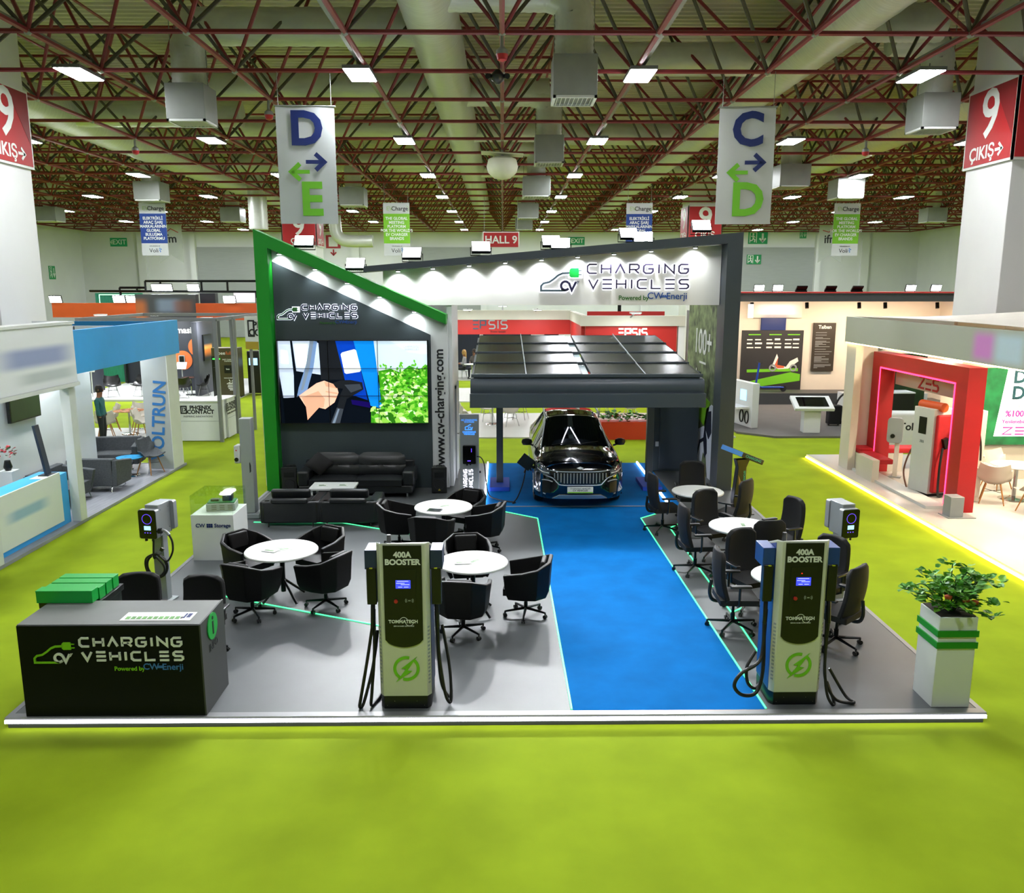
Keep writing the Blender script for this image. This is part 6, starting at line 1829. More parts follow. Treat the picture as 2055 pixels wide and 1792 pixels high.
obj('brand_mark', MB().ribbon([(-.62, .3), (-.62, .78), (-.42, .78), (-.42, .3)], .05, frame_front(0, -.051, 0), 0, .005, closed=True), M_print_k, t, smooth=0)
obj('support_post', MB().cyl((-.6, .0, -2.74), (-.6, 0, -.12), .05, n=10).cyl((.6, .0, -2.74), (.6, 0, -.12), .05, n=10), M_alu, t)

# ---- dark and orange booth further back
struct('floor_white_booth', MB().box(-18, -11.0, 34.0, 42, .001, .08), M_offwhite, smooth=0)
M_dwall = mat('dark_slate_board', '#262a33', .5, noise=(2, .08))
M_orange = mat('orange_fascia', '#d2581e', .5, noise=(2, .04))
ab = thing('exhibition_booth', 'dark booth with orange top bands and round orange prints', 'booth', (0, 0, 0))
dwl = obj('dark_wall', MB().box(-15.6, -12.95, 37.0, 37.3, .081, 3.2), M_dwall, ab)
text('brand_print', 'atmasin', .38, M_print_w, dwl, (-13.95, 36.98, 2.72), off=.01)
for x, z in ((-14.05, 1.42), (-13.35, 2.0)):
    obj('round_print', MB().cyl((x, 36.995, z), (x, 36.98, z), .42, n=32), mat('orange_print', '#c4622e', .5, noise=(3, .05)), dwl)
    wbp = obj('charger_print', MB().prism(rrect(-.15, .12, -.2, .22, .04), frame_front(x - .02, 36.979, z), 0, .03), M_steel, dwl)
    obj('charger_face', MB().prism(rrect(-.11, .09, -.15, .18, .03), frame_front(x - .02, 36.948, z), 0, .004), M_navyp, wbp)
obj('side_wall', MB().box(-12.94, -12.7, 35.2, 37.3, .081, 3.15), mat('grey_board', '#4a4c56', .5, noise=(2, .05)), ab)
obj('left_wall', MB().box(-18.0, -17.7, 35.5, 37.3, .081, 2.4), M_dwall, ab)
obj('back_wall', MB().box(-18, -15.62, 40, 40.2, .081, 3.15), M_dwall, ab)
obj('orange_band', MB().box(-20.8, -16.9, 39.4, 39.8, 3.2, 3.85), M_orange, ab)
obj('orange_band', MB().box(-13.9, -10.2, 38.6, 39.0, 3.1, 3.85), M_orange, ab)
obj('sign_box', MB().box(-16.7, -13.95, 38.8, 39.2, 3.2, 4.25), blur_mat('blurred_dark_sign', '#4a4d4f', [(-15.2, .55, 3.75, .3, '#8fa0b4', .8), (-14.55, .45, 3.72, .28, '#8a5a44', .7), (-16.7, .5, 3.5, .5, '#c87038', .9)], ('X', 'Z')), ab)
obj('dark_pillar', MB().box(-13.9, -13.2, 39.2, 39.6, .081, 4.3), M_dwall, ab)
rl = MB()
for a, b in (((-16.6, 39.8, 4.85), (-10, 39.8, 4.85)), ((-17.8, 39.8, 4.55), (-16.6, 39.8, 4.55)), ((-19.2, 39.8, 4.4), (-10, 39.8, 4.35))): rl.tube([a, b], .05, 4)
for x in (-17.8, -17.0, -16.6, -15.9, -14.0, -12.8): rl.tube([(x, 39.8, 4.35), (x, 39.8, 4.85 if x > -16.7 else 4.55)], .05, 4)
for x in (-17.8, -11.5): rl.tube([(x, 39.85, .09), (x, 39.85, 4.4)], .06, 4)
obj('roof_rail_frame', rl, M_blackm, ab)
obj('green_screen_panel', MB().box(-19.2, -17.0, 40.3, 40.4, .1, 4.3), mat('teal_mesh_panel', '#1f7a5c', .6, em=.12, noise=(3, .2, (10, 1, 1))), ab)
gl = MB().ribbon([(-19.0, 3.8), (-19.0, 4.22), (-17.1, 4.22)], .03, frame_front(0, 40.29, 0), 0, .01)
obj('green_light_strip', gl, mat('pale_green_led', '#c8ffe0', .5, em=2.0), ab, smooth=0)
obj('white_poster', MB().box(-12.6, -10.9, 40.0, 40.05, 3.87, 4.4), mat('bright_poster', '#f0eef4', .5, em=.7), ab, smooth=0)
obj('tv_panel', MB().obox((-12.66, 36.2, 2.05), (.06, 1.0, 1.1)), M_blackp, ab)
obj('tv_picture', MB().obox((-12.625, 36.2, 2.05), (.006, .92, 1.0)), stops_mat('sunset_picture', 'Z', 1.6, 2.5, [(0, '#1a1a22'), (.35, '#c8702a'), (.5, '#e8a050'), (.7, '#2c3440'), (1, '#20242c')], em=.4), ab, smooth=0)
booth_fill(ab, -14.5, 35.6, 3.4, 160, False, .2); booth_fill(ab, -17, 36, 3.4, 160, False, .2); booth_fill(ab, -12.2, 35.0, 3.3, 90, False, .2)
M_flood2 = mat('far_floodlight_lens', '#ffffff', .4, em=60, emcol=(.95, .98, 1.0))
def far_flood(label, x, y, z, s=1.5, tilt=20):
    t = thing('floodlight', label, 'floodlight', (x, y, z), 0, 'lit floodlights on the far booths')
    obj('housing', MB().obox((0, .03, .16), (.42 * s, .06, .26 * s), rx=R(tilt)), M_blackm, t)
    obj('lens', MB().obox((0, -.01, .15), (.38 * s, .008, .22 * s), rx=R(tilt)), M_flood2, t, smooth=0)
    obj('bracket', MB().tube([(-.2 * s, .06, 0), (-.2 * s, .06, .16)], .015, 5).tube([(.2 * s, .06, 0), (.2 * s, .06, .16)], .015, 5), M_blackm, t)
for lab, x, y, z in (('lit floodlight at the start of the orange band beside the left column', -20.5, 39.2, 3.87), ('lit floodlight of the pair just left of the blurred dark sign', -17.6, 39.2, 3.87), ('lit floodlight touching the corner of the blurred dark sign', -17.0, 39.2, 3.87),
                     ('lit floodlight standing over the blurred dark sign, first on the rail', -16.0, 39.7, 4.4), ('lit floodlight standing over the blurred dark sign, paired on the rail', -15.6, 39.7, 4.4), ('lit floodlight over the blurred dark sign, single on the rail', -14.35, 39.7, 4.4),
                     ('lit floodlight on the right orange band beside the green wall', -12.3, 38.4, 3.87)):
    far_flood(lab, x, y, z, 1.35)
t = thing('charger_cabinet', 'olive charger cabinet with a bee print behind the white counters', 'charger', (-11.55, 35.3, .0))
obj('body', MB().box(-.55, .55, -.3, .3, .02, 2.1), mat('olive_cabinet', '#3c3619', .5, noise=(3, .08)), t, bev=.01)
obj('dark_column', MB().box(-.545, -.28, -.32, -.301, .1, 1.75), M_navyp, t)
obj('green_lamp', MB().box(-.5, -.36, -.33, -.3205, 1.62, 1.67).box(-.33, -.2, -.33, -.3205, 1.62, 1.67), mat('green_lamp', '#30ff40', .5, em=3), t, smooth=0)
text('brand_print', 'bee', .2, M_print_w, t, (-.12, -.304, 1.88)); text('brand_print', 'full', .2, MATS['orange_print'], t, (.16, -.304, 1.88))
obj('screen', MB().box(-.05, .38, -.31, -.301, 1.05, 1.38), M_navyp, t); text('screen_print', 'bee', .1, M_print_w, t, (.1, -.312, 1.22))
text('claim_print', 'FAST CHARGE\nSTATION', .07, M_print_w, t, (.12, -.304, 1.58)); text('claim_print', 'www.beefull.com', .07, M_print_w, t, (.16, -.304, .85))
bm = MB()
for z, w in ((.62, .10), (.55, .14), (.48, .15), (.41, .12), (.35, .07)): bm.ribbon([(-w + .2, z), (w + .2, z)], .035, frame_front(0, -.301, 0), 0, .004)
bm.ribbon([(.02, .6), (.14, .66), (.2, .62), (.26, .66), (.38, .6)], .03, frame_front(0, -.301, 0), 0, .004).ribbon([(.12, .78), (.17, .70)], .03, frame_front(0, -.301, 0), 0, .004).ribbon([(.28, .78), (.23, .70)], .03, frame_front(0, -.301, 0), 0, .004)
obj('bee_print', bm, M_print_w, t, smooth=0)
obj('charging_gun', MB().obox((-.42, -.40, 1.1), (.08, .14, .4)).tube([(-.42, -.4, .9), (-.44, -.42, .4), (-.4, -.36, .06)], .03, 6), M_blackp, t)
t = thing('charger_cabinet', 'tall black charger cabinet right behind the green wall edge', 'charger', (-10.65, 36.2, .0))
obj('body', MB().box(-.26, .26, -.3, .3, .1, 1.9), M_blackp, t, bev=.02)
obj('display', MB().box(-.18, .18, -.31, -.301, 1.3, 1.6), M_wblcd, t, smooth=0)
for lab, x, y, rz in (('black shell chair beside the first tablet stand on the white booth floor', -16.3, 35.0, 30), ('black shell chair by the dark wall, behind the blue fascia', -15.2, 35.2, 340), ('black shell chair below the round orange prints', -13.9, 35.1, 60),
                      ('black shell chair between the aluminium posts, back to the camera', -13.2, 34.6, 190), ('black shell chair nearest the grey side wall', -12.6, 35.3, 280)):
    shell_chair(lab, x, y, R(rz), .081, M_blackp, M_chrome, 'black shell chairs on the white booth floor', .32, True)
t = thing('cafe_table', 'small dark table among the black shell chairs', 'table', (-13.2, 35.5, .081))
obj('tabletop', MB().lathe([(.38, .72), (.4, .73), (.4, .745)], n=28), M_blackp, t); obj('stem', MB().lathe([(.25, 0), (.24, .02), (.03, .04), (.03, .72)], n=16), M_chrome, t)
for lab, x, y in (('white tablet stand on the white booth floor, left of the black chairs', -17.0, 34.7), ('white tablet stand in front of the round orange prints', -13.7, 35.9)):
    t = thing('tablet_stand', lab, 'tablet stand', (x, y, .081), 0, 'white tablet stands')
    obj('base', MB().lathe([(.2, 0), (.19, .015), (.03, .025)], n=20), M_white, t); obj('pole', MB().cyl((0, 0, .02), (0, .02, 1.15), .025, n=10), M_white, t)
    obj('tablet', MB().obox((0, -.02, 1.2), (.42, .03, .34), rx=R(-35)), M_white, t, bev=.006); obj('screen', MB().obox((0, -.032, 1.21), (.32, .008, .24), rx=R(-35)), M_paper, t, smooth=0)
# ---- red booth behind the carport
M_redb = mat('bright_red_board', '#b5221c', .5, noise=(2, .04))
M_creamb = mat('cream_beam', '#c6c4b4', .6, noise=(2, .03))
for a, b in ((25.4, 30.4), (33.6, 38.2), (41.5, 47)):
    struct('floor_pale_tile', MB().box(-3.4, 3.2 if a > 26 else 7.2, a, b, .001, .04), mat('pale_gloss_tile', '#c4c6bd', .25, noise=(.7, .04)), smooth=0)
rb = thing('exhibition_booth', 'red booth with cream beams and pale lettering behind the carport', 'booth', (0, 0, 0))
obj('cream_beam', MB().box(-3.6, 3.1, 38.4, 38.8, 3.12, 3.54), M_creamb, rb)
obj('cream_beam', MB().box(3.05, 7.15, 33.0, 33.3, 3.08, 3.48), M_creamb, rb)
obj('cream_side_beam', MB().prism([(3.05, 33.3), (3.3, 33.3), (3.3, 38.4), (3.05, 38.4)], ((0, 0, 3.1), (1, 0, 0), (0, 1, 0)), 0, .4), M_creamb, rb)
rf = obj('red_fascia', MB().box(-3.6, 3.1, 38.45, 38.75, 2.46, 3.115), M_redb, rb)
rw_ = obj('red_wall', MB().box(3.25, 6.85, 33.08, 33.28, .041, 3.075), M_redb, rb)
obj('red_side_wall', MB().box(3.1, 3.25, 33.3, 38.4, 2.3, 3.095), M_redb, rb)
obj('red_inner_panel', MB().box(3.6, 6.9, 36.0, 36.1, .041, 3.56), M_redb, rb)
obj('white_post', MB().box(6.9, 7.15, 33.05, 33.3, .041, 3.075), M_white, rb)
obj('white_post', MB().box(-1.05, -.9, 38.5, 38.7, .041, 2.455), M_white, rb)
obj('white_post', MB().box(1.3, 1.9, 38.5, 38.7, .041, 2.455), M_white, rb)
lt = MB(); word(lt, 'EP', frame_front(-1.35, 38.449, 2.72), 0, 0, .58, .36, .06, 0, .02, gap=.35); obj('blue_letter_print', lt, mat('slate_letter', '#3c4a5c', .5, noise=(3, .05)), rf, smooth=0)
lt = MB(); word(lt, 'SIS', frame_front(-.62, 38.449, 2.72), 0, 0, .82, .36, .06, 0, .02, gap=.4); obj('grey_letter_print', lt, M_steel, rf, smooth=0)
text('subtitle_print', 'Power System', .12, M_print_k, rf, (-.2, 38.44, 2.58))
lt = MB(); word(lt, 'EPSIS', frame_front(4.55, 33.079, 2.67), 0, 0, 1.12, .30, .07, 0, .02, gap=.35); obj('white_letter_print', lt, M_print_w, rw_, smooth=0)
text('subtitle_print', 'Efficiency Power System', .1, M_print_w, rw_, (5.12, 33.07, 2.59))
obj('navy_backdrop', MB().box(-3.6, 3.1, 46.6, 46.8, .041, 3.0), mat('navy_curtain', '#0c1420', .8, noise=(2, .2, (8, 1, 1))), rb)
obj('dark_window_band', MB().box(-8, 7.2, 50.0, 50.1, 3.9, 4.25), mat('navy_glass_band', '#1a2536', .4, noise=(1, .1)), rb)
obj('blue_sign', MB().box(.9, 2.1, 49.9, 49.98, 3.85, 4.4), M_print_b, rb)
obj('band_support', MB().box(-7.8, -7.6, 50.0, 50.1, 0.0, 3.9).box(6.8, 7.0, 50.0, 50.1, 0.0, 3.9), M_blackm, rb)
booth_fill(rb, -1.5, 36.5, 3.6, 90, False, .2); booth_fill(rb, 1.5, 36.5, 3.6, 90, False, .2); booth_fill(rb, 0, 43.5, 3.6, 160, False, .25); booth_fill(rb, 5, 31.8, 3.6, 60, False, .2)
bw_ = MB().tube([(-1.5, 36.5, 3.65), (-1.5, 38.5, 3.5)], .03, 5).tube([(1.5, 36.5, 3.65), (1.5, 38.5, 3.5)], .03, 5).tube([(5, 31.8, 3.65), (5, 33.1, 3.4)], .03, 5).tube([(0, 43.5, 3.65), (0, 38.6, 3.5)], .03, 5)
obj('lamp_bracket', bw_, M_alu, rb)
for lab, x, y, rz, z in (('white shell chair at the back edge behind the grey totem', -1.25, 27.2, 100, .041), ('white shell chair just right of the carport post', .25, 27.6, 200, .041), ('white shell chair left of the black car roof', .62, 28.9, 160, .041),
                         ('white shell chair beside the white store room edge', -2.1, 31.0, 110, .0), ('white shell chair between the totem and the carport post', -.55, 28.6, 20, .041), ('white shell chair at the red wall over the planter', 3.5, 29.0, 190, .041), ('white shell chair second at the red wall over the planter', 4.4, 28.6, 150, .041)):
    shell_chair(lab, x, y, R(rz), z, M_warmw, M_chrome, 'wire-legged white chairs behind the carport', .28, True)
for lab, x, y in (('white cafe table between the chairs behind the carport post', -.35, 27.9), ('white cafe table under the seated pair', -1.55, 42.0), ('white cafe table in front of the red wall', 4.0, 29.6)):
    t = thing('cafe_table', lab, 'table', (x, y, .041), 0, 'white cafe tables behind the carport')
    obj('tabletop', MB().lathe([(.38, .72), (.4, .73), (.4, .745)], n=28), M_white, t); obj('stem', MB().lathe([(.25, 0), (.24, .02), (.03, .04), (.03, .72)], n=16), M_chrome, t)
person('person with long blond hair seated at a far white table', -1.95, 42.3, .04, R(-80), '8f8f94', '20242c', 'b08a50', True, True)
person('dark haired person in grey seated at a far white table', -1.45, 42.8, .04, R(-20), '5a5550', '20242c', '2a1c14', True, False)
for x, y, rz in ((-1.95, 42.32, -80), (-1.45, 42.82, -20)):
    t = thing('bench_stool', 'white stool under the %s' % ('long haired person' if rz == -80 else 'dark haired person'), 'stool', (x, y, .041), R(rz), 'white stools')
    obj('seat', MB().lathe([(.17, .37), (.18, .39), (.17, .41)], n=20), M_white, t)
    for k in range(4): obj('leg', MB().tube([(.12 * math.cos(k * PI / 2 + .8), .12 * math.sin(k * PI / 2 + .8), .37), (.2 * math.cos(k * PI / 2 + .8), .2 * math.sin(k * PI / 2 + .8), 0)], .012, 6), M_chrome, t)
rp = thing('planter_box', 'long orange-red planter box with bushy plants behind the black car', 'planter', (4.25, 25.35, 0.0))
obj('box', MB().box(-1.25, 1.25, -.22, .22, .0, .55), mat('orange_red_board', '#b8321a', .5, noise=(3, .05)), rp, bev=.005)
rnd = random.Random(8); m = MB()
for k in range(9): leaf_cluster(m, rnd, 26, -1.1 + k * .275, 0, .62 + .06 * math.sin(k * 2.3), .2, .18, .14, .14)
obj('foliage_leaf', m, (M_leaf, M_leafd), rp, smooth=0)
t = thing('vending_cabinet', 'grey cabinet standing behind the carport roof, beside the mural wall', 'cabinet', (7.2, 30.6, 0))
obj('body', MB().box(-.35, .35, -.3, .3, 0, 2.65), M_offwhite, t, bev=.01); obj('dark_door', MB().box(-.25, .25, -.31, -.301, .3, 2.3), M_steel, t)
t = thing('partition_wall', 'deep blue partition board between the red wall and the mural', 'partition', (8.1, 34.5, 0))
obj('board', MB().box(-.5, .5, -.1, .1, 0, 3.6), mat('royal_blue_board', '#1f2f9a', .5, noise=(2, .04)), t); obj('edge_frame', MB().box(-.55, -.505, -.12, .12, 0, 3.65), M_alu, t)

# ---- scooter booth
struct('floor_dark_booth', MB().prism([(7.45, 26.2), (8.4, 25.35), (18, 25.35), (18, 35.5), (7.45, 35.5)], ((0, 0, .001), (1, 0, 0), (0, 1, 0)), 0, .06), mat('dark_grey_carpet', '#5d5c5a', .7, noise=(2, .06)), smooth=0)
sb = thing('exhibition_booth', 'warm lit booth with dark posters and scooters behind the dark corner post', 'booth', (0, 0, 0))
obj('back_wall', MB().box(8.6, 18, 34.3, 34.5, .062, 4.05), M_warmw, sb)
obj('roof_beam', MB().box(8.6, 18, 31.6, 31.9, 4.05, 4.35), M_dgray, sb)
obj('roof_edge', MB().box(8.6, 18, 31.55, 31.6, 4.36, 4.40).box(8.6, 18, 31.6, 34.5, 4.355, 4.40), M_redb, sb)
obj('post', MB().box(8.62, 8.8, 31.62, 31.8, .062, 4.05), M_warmw, sb)
obj('side_wall', MB().box(17.8, 18, 31.7, 34.3, .062, 4.05), M_warmw, sb)
for x in (9.5, 11.6, 13.6, 14.6, 16.6):
    h = obj('track_spot', MB().cyl((x, 32.2, 3.78), (x, 32.25, 4.0), .07, n=10), M_blackp, sb)
    lamp_area(sb, x, 32.25, 3.75, 70, (1.0, .76, .54), .15, rot=(R(28), 0, 0))
dpn = obj('dark_poster', MB().box(9.75, 12.25, 34.18, 34.28, .3, 2.85), mat('poster_charcoal', '#2c2c2e', .5, noise=(2, .05)), sb)
rnd = random.Random(4)
for bx in (9.95, 10.75, 11.5):
    m = MB()
    for r_ in range(3):
        for c_ in range(2):
            x = bx + c_ * .33; z = 2.45 - r_ * .16
            m.box(x, x + rnd.uniform(.2, .29), 34.17, 34.179, z, z + rnd.uniform(.04, .08))
    obj('logo_row_print', m, M_print_w, dpn, smooth=0)
m = MB()
for bx in (10.0, 10.85, 11.6): m.box(bx, bx + .5, 34.17, 34.179, 2.66, 2.70)
obj('heading_print', m, MATS['green_print'], dpn, smooth=0)
fq = frame_front(10.9, 34.178, .45)
m = MB().prism([(-1.1, .0), (1.3, .35), (1.3, .62), (.9, .70), (-1.1, .25)], fq, 0, .006).ribbon([(-.9, .75), (1.2, .8)], .12, fq, 0, .006)
obj('green_road_print', m, MATS['green_print'], dpn, smooth=0)
m = MB().prism([(.12, .95), (.3, 1.45), (.36, 1.3), (.34, 1.0), (.7, .92), (.85, 1.15), (1.15, 1.3), (1.2, 1.15), (.8, .85), (.4, .82)], fq, .006, .012)
obj('scooter_print', m, M_print_w, dpn, smooth=0)
m = MB().prism([(.22, .97), (.36, 1.3), (.34, 1.0), (.62, .95), (.62, .88), (.36, .86)], fq, .0125, .016)
obj('scooter_seat_print', m, mat('coral_print', '#c8603c', .5, noise=(3, .05)), dpn, smooth=0)
m = MB()
for u in (.15, 1.0): m.ribbon([(u + .12 * math.cos(k * PI / 6), .88 + .12 * math.sin(k * PI / 6)) for k in range(12)], .06, fq, .0165, .02, closed=True)
obj('wheel_print', m, M_steel, dpn, smooth=0)
bp_ = obj('brown_poster', MB().box(12.65, 13.55, 34.18, 34.28, 1.2, 3.15), mat('poster_brown', '#2e2820', .5, noise=(2, .06)), sb)
text('poster_title_print', 'Taiban', .2, M_print_w, bp_, (13.1, 34.175, 2.98), off=.004)
m = MB()
z = 2.75
while z > 1.3:
    m.box(12.74, 12.74 + rnd.choice((.15, .3, .45, .6, .7)), 34.17, 34.179, z, z + .018); z -= rnd.choice((.045, .045, .1))
obj('text_line_print', m, M_steel, bp_, smooth=0)
obj('blue_screen', MB().box(10.5, 11.5, 34.18, 34.28, 2.86, 3.35), mat('navy_screen', '#132a66', .4, em=.2), sb, smooth=0)
obj('blurred_sign', MB().box(10.0, 12.1, 34.1, 34.28, 3.36, 4.04), blur_mat('blurred_white_sign', '#d8cdbf', [(11.05, .8, 3.68, .22, '#f4f6ff', .95), (11.05, .6, 3.4, .1, '#6a7494', .6)], ('X', 'Z'), em=.25), sb, smooth=0)
obj('black_tv', MB().box(14.2, 15.6, 34.15, 34.28, 2.1, 2.8), M_blackp, sb)
obj('exhibit_plinth', MB().box(10.0, 14.2, 32.4, 33.6, .062, .5), M_dgray, sb)
obj('white_desk', MB().box(12.2, 15.2, 29.6, 30.2, .062, .85), M_white, sb)
hw = thing('display_partition', 'low white partition with a small screen and hanging cables behind the corner post', 'partition', (8.05, 27.6, .062), R(12))
obj('board', MB().box(-.12, .12, -.75, .75, 0, 1.45), M_white, hw, bev=.01)
obj('screen', MB().box(-.135, -.121, -.35, .05, .85, 1.2), M_wblcd, hw); obj('shelf', MB().box(-.6, -.125, -.6, .6, .62, .68), M_white, hw)
for y in (-.45, -.1): obj('cable_loop', MB().tube([(-.14, y + .12 * math.cos(2 * PI * k / 16), .32 + .2 * math.sin(2 * PI * k / 16)) for k in range(16)], .02, 6, closed=True), M_rubber, hw)
tk = thing('touch_kiosk', 'white kiosk with a big tilted dark touch screen on the dark booth floor', 'kiosk', (9.75, 26.1, .062), R(-4))
obj('pedestal', MB().box(-.26, .26, -.18, .18, 0, .78), M_white, tk, bev=.01)
obj('screen_frame', MB().obox((0, -.02, .92), (1.22, .78, .10), rx=R(24)), M_white, tk, bev=.015)
obj('screen', MB().obox((0, -.042, .972), (.92, .55, .012), rx=R(24)), M_cglass, tk, smooth=0)
sk_ = thing('kick_scooter', 'blue kick scooter in front of the dark green poster', 'scooter', (10.6, 33.0, .502), R(180))
obj('deck', MB().box(-.55, .35, -.08, .08, .14, .2), mat('blue_scooter_paint', '#1a3fa0', .3, noise=(4, .05)), sk_, bev=.02)
obj('steering_column', MB().tube([(.35, 0, .17), (.55, 0, .3), (.45, 0, 1.15)], .04, 8), MATS['blue_scooter_paint'], sk_)
obj('handlebar', MB().cyl((.45, -.28, 1.15), (.45, .28, 1.15), .025, n=8), M_blackp, sk_)
for x in (-.55, .58): obj('wheel', MB().cyl((x, -.03, .12), (x, .03, .12), .12, n=20), M_tyre, sk_)
ws_ = thing('wheel_stand', 'two black hoops of a wheel display in front of the white desk', 'display', (12.2, 28.4, .062))
for x in (-.4, .45): obj('hoop', MB().tube([(x + .36 * math.cos(PI * k / 20 - .2), 0, .62 + .36 * math.sin(PI * k / 20 * 1.14 - .2)) for k in range(21)], .035, 8), M_tyre, ws_)
obj('stand_block', MB().box(-.9, .95, -.18, .18, 0, .5), M_white, ws_, bev=.01)
bg = thing('suitcase', 'black suitcase standing behind the white touch kiosk', 'suitcase', (11.0, 27.4, .062))
obj('case', MB().box(-.22, .22, -.14, .14, .05, .68), M_blackf, bg, bev=.03)
obj('handle', MB().tube([(-.1, .1, .66), (-.1, .1, .78), (.1, .1, .78), (.1, .1, .66)], .012, 6), M_blackp, bg)
for x in (-.16, .16): obj('caster', MB().cyl((x, -.02, .028), (x, .02, .028), .027, n=10), M_blackp, bg)
wd = thing('reception_desk', 'white reception desk with dark lettering seen through the red portal', 'desk', (11.75, 24.0, 0.0), R(-4))
obj('body', MB().box(-1.1, 1.1, -.3, .3, 0, 1.02), M_white, wd, bev=.06); text('desk_print', 'Toksan', .3, M_print_k, wd, (.15, -.302, .62), off=.008)
lpz = thing('monitor', 'laptop-like monitor on a dark counter seen through the red portal', 'monitor', (12.2, 26.6, .062))
obj('dark_counter', MB().box(-.9, .9, -.3, .3, 0, 1.2), M_blackp, lpz); obj('white_shelf', MB().box(-.6, .9, -.34, .34, 1.2, 1.24), M_white, lpz); obj('screen', MB().box(-.4, .3, -.02, .0, 1.26, 1.75), M_wblcd, lpz)
obj('green_backboard', MB().box(-.5, 1.6, .5, .56, 0, 2.4), mat('dark_green_board', '#1a3a1a', .5, noise=(3, .5)), lpz)
for lab, x in (('lit floodlight on the roof edge of the scooter booth', 15.3), ('second lit floodlight on the roof edge of the scooter booth, nearer the right column', 16.25), ('lit floodlight on the scooter booth roof just right of the corner post', 9.6), ('lit floodlight on the scooter booth roof above the blurred sign', 10.3)):
    far_flood(lab, x, 31.75, 4.4, .9)
for lab, x in (('folded dark floodlight on the scooter booth roof, above the brown poster', 13.3), ('folded dark floodlight on the scooter booth roof, above the blue screen', 11.2), ('folded dark floodlight on the scooter booth roof, above the dark poster edge', 12.3)):
    t = thing('floodlight', lab, 'floodlight', (x, 31.8, 4.402), 0, 'dark floodlights on booth tops')
    obj('housing', MB().obox((0, 0, .12), (.4, .05, .28), rx=R(50)), M_blackm, t); obj('bracket', MB().box(-.22, .22, .0, .06, 0, .06), M_blackm, t)
wl_ = obj('wall_lamp', MB().cyl((9.25, 31.5, 3.45), (9.25, 31.5, 3.95), .10, n=12), mat('warm_lamp_glow', '#ffd8a8', .5, em=5, emcol=(1.0, .72, .45)), sb)

# ---- white and red charging booth on the right
struct('floor_white_gloss', MB().box(8.28, 16, 9, 22.3, .001, .10), mat('white_gloss_floor', '#d6d2cc', .15, spec=.5, noise=(1, .02)), smooth=0)
zb = thing('exhibition_booth', 'white booth with a red lit portal and yellow light along its floor edge', 'booth', (0, 0, 0))
obj('yellow_light_strip', MB().box(8.262, 8.279, 9, 22.3, .015, .05), mat('yellow_led', '#ffe27a', .5, em=60, emcol=(1.0, .70, .08)), zb, smooth=0)
obj('fascia', MB().box(8.55, 8.72, 10.5, 20.95, 3.25, 3.87), blur_mat('blurred_pink_sign', '#b9bdae', [(14.85, .35, 3.55, .25, '#e08ade', .9), (14.1, .45, 3.55, .27, '#cfe6f4', .95), (13.3, .3, 3.55, .25, '#d86ad0', .9)]), zb)
obj('end_fascia', MB().box(8.73, 11.8, 20.8, 20.95, 3.25, 3.87), M_creamb, zb)
obj('fascia_light', MB().box(8.56, 8.60, 10.5, 20.9, 3.225, 3.249), mat('warm_led', '#ffe9a8', .5, em=13, emcol=(1.0, .76, .30)), zb, smooth=0)
rows = [[(x, y, 3.88 + .22 * math.sin((x - 8.6) / 7.4 * PI) * math.sin((y - 10.5) / 10.4 * PI) + .07 * math.cos((x - 8.6) * 2.1) * math.sin((y - 10.5) / 10.4 * PI)) for x in [8.6 + .37 * i for i in range(21)]] for y in [10.5 + .488 * j for j in range(21)]]
obj('fabric_roof', MB().shell(rows, .01), M_warmw, zb)
obj('corner_pillar', MB().prism([(8.6, 20.9), (8.6, 20.35), (8.78, 20.35), (8.78, 20.72), (9.3, 20.72), (9.3, 20.9)], ((0, 0, .101), (1, 0, 0), (0, 1, 0)), 0, 3.145), M_warmw, zb)
obj('seat_box', MB().box(8.62, 8.78, 19.0, 19.895, .101, .62).box(8.79, 9.9, 20.2, 20.70, .101, .55), M_warmw, zb)
obj('red_seat_cushion', MB().box(8.80, 9.15, 19.1, 20.19, .50, .62).box(8.8, 10.9, 20.2, 20.7, .551, .67), mat('red_cushion', '#b81820', .7, noise=(8, .1)), zb, bev=.02)
pt = MB().prism([(16.3, .101), (16.75, .101), (16.75, 2.68), (20.15, 2.68), (20.15, .101), (20.6, .101), (20.6, 3.03), (16.3, 3.03)], ((9.15, 0, 0), (0, 1, 0), (0, 0, 1)), 0, .36)
obj('red_portal', pt, M_red, zb)
obj('pink_light_strip', MB().ribbon([(16.75, .12), (16.75, 2.68), (20.15, 2.68), (20.15, .12)], .035, ((9.148, 0, 0), (0, 1, 0), (0, 0, 1)), -.012, -.0), mat('pink_led', '#ff3060', .5, em=4.5, emcol=(1.0, .03, .12)), zb, smooth=0)
obj('portal_step', MB().box(8.7, 9.14, 16.6, 20.3, .101, .16), M_white, zb)
hd = obj('header_panel', MB().box(9.52, 9.60, 16.78, 20.12, 2.28, 2.66), M_creamb, zb)
lt = MB(); word(lt, 'ZES', ((9.515, 18.95, 2.34), (0, -1, 0), (0, 0, 1)), 0, 0, .85, .24, .045, 0, .012, gap=.35); obj('header_print', lt, M_red, hd, smooth=0)
obj('screen_wall', MB().box(10.45, 16, 19.3, 19.45, .101, 3.87), M_warmw, zb)
sw_ = obj('screen', MB().box(11.15, 15.5, 19.2, 19.29, .95, 2.75), mat('green_leaf_screen', '#1a6a3c', .5, em=.35, noise=(2.5, .7)), zb, smooth=0)
obj('white_screen_area', MB().prism([(11.5, 1.15), (15.2, 1.15), (15.2, 2.72), (11.68, 2.72)], frame_front(0, 19.199, 0), 0, .004), mat('white_screen', '#ffffff', .5, em=1.1, emcol=(.95, 1, 1)), sw_, smooth=0)
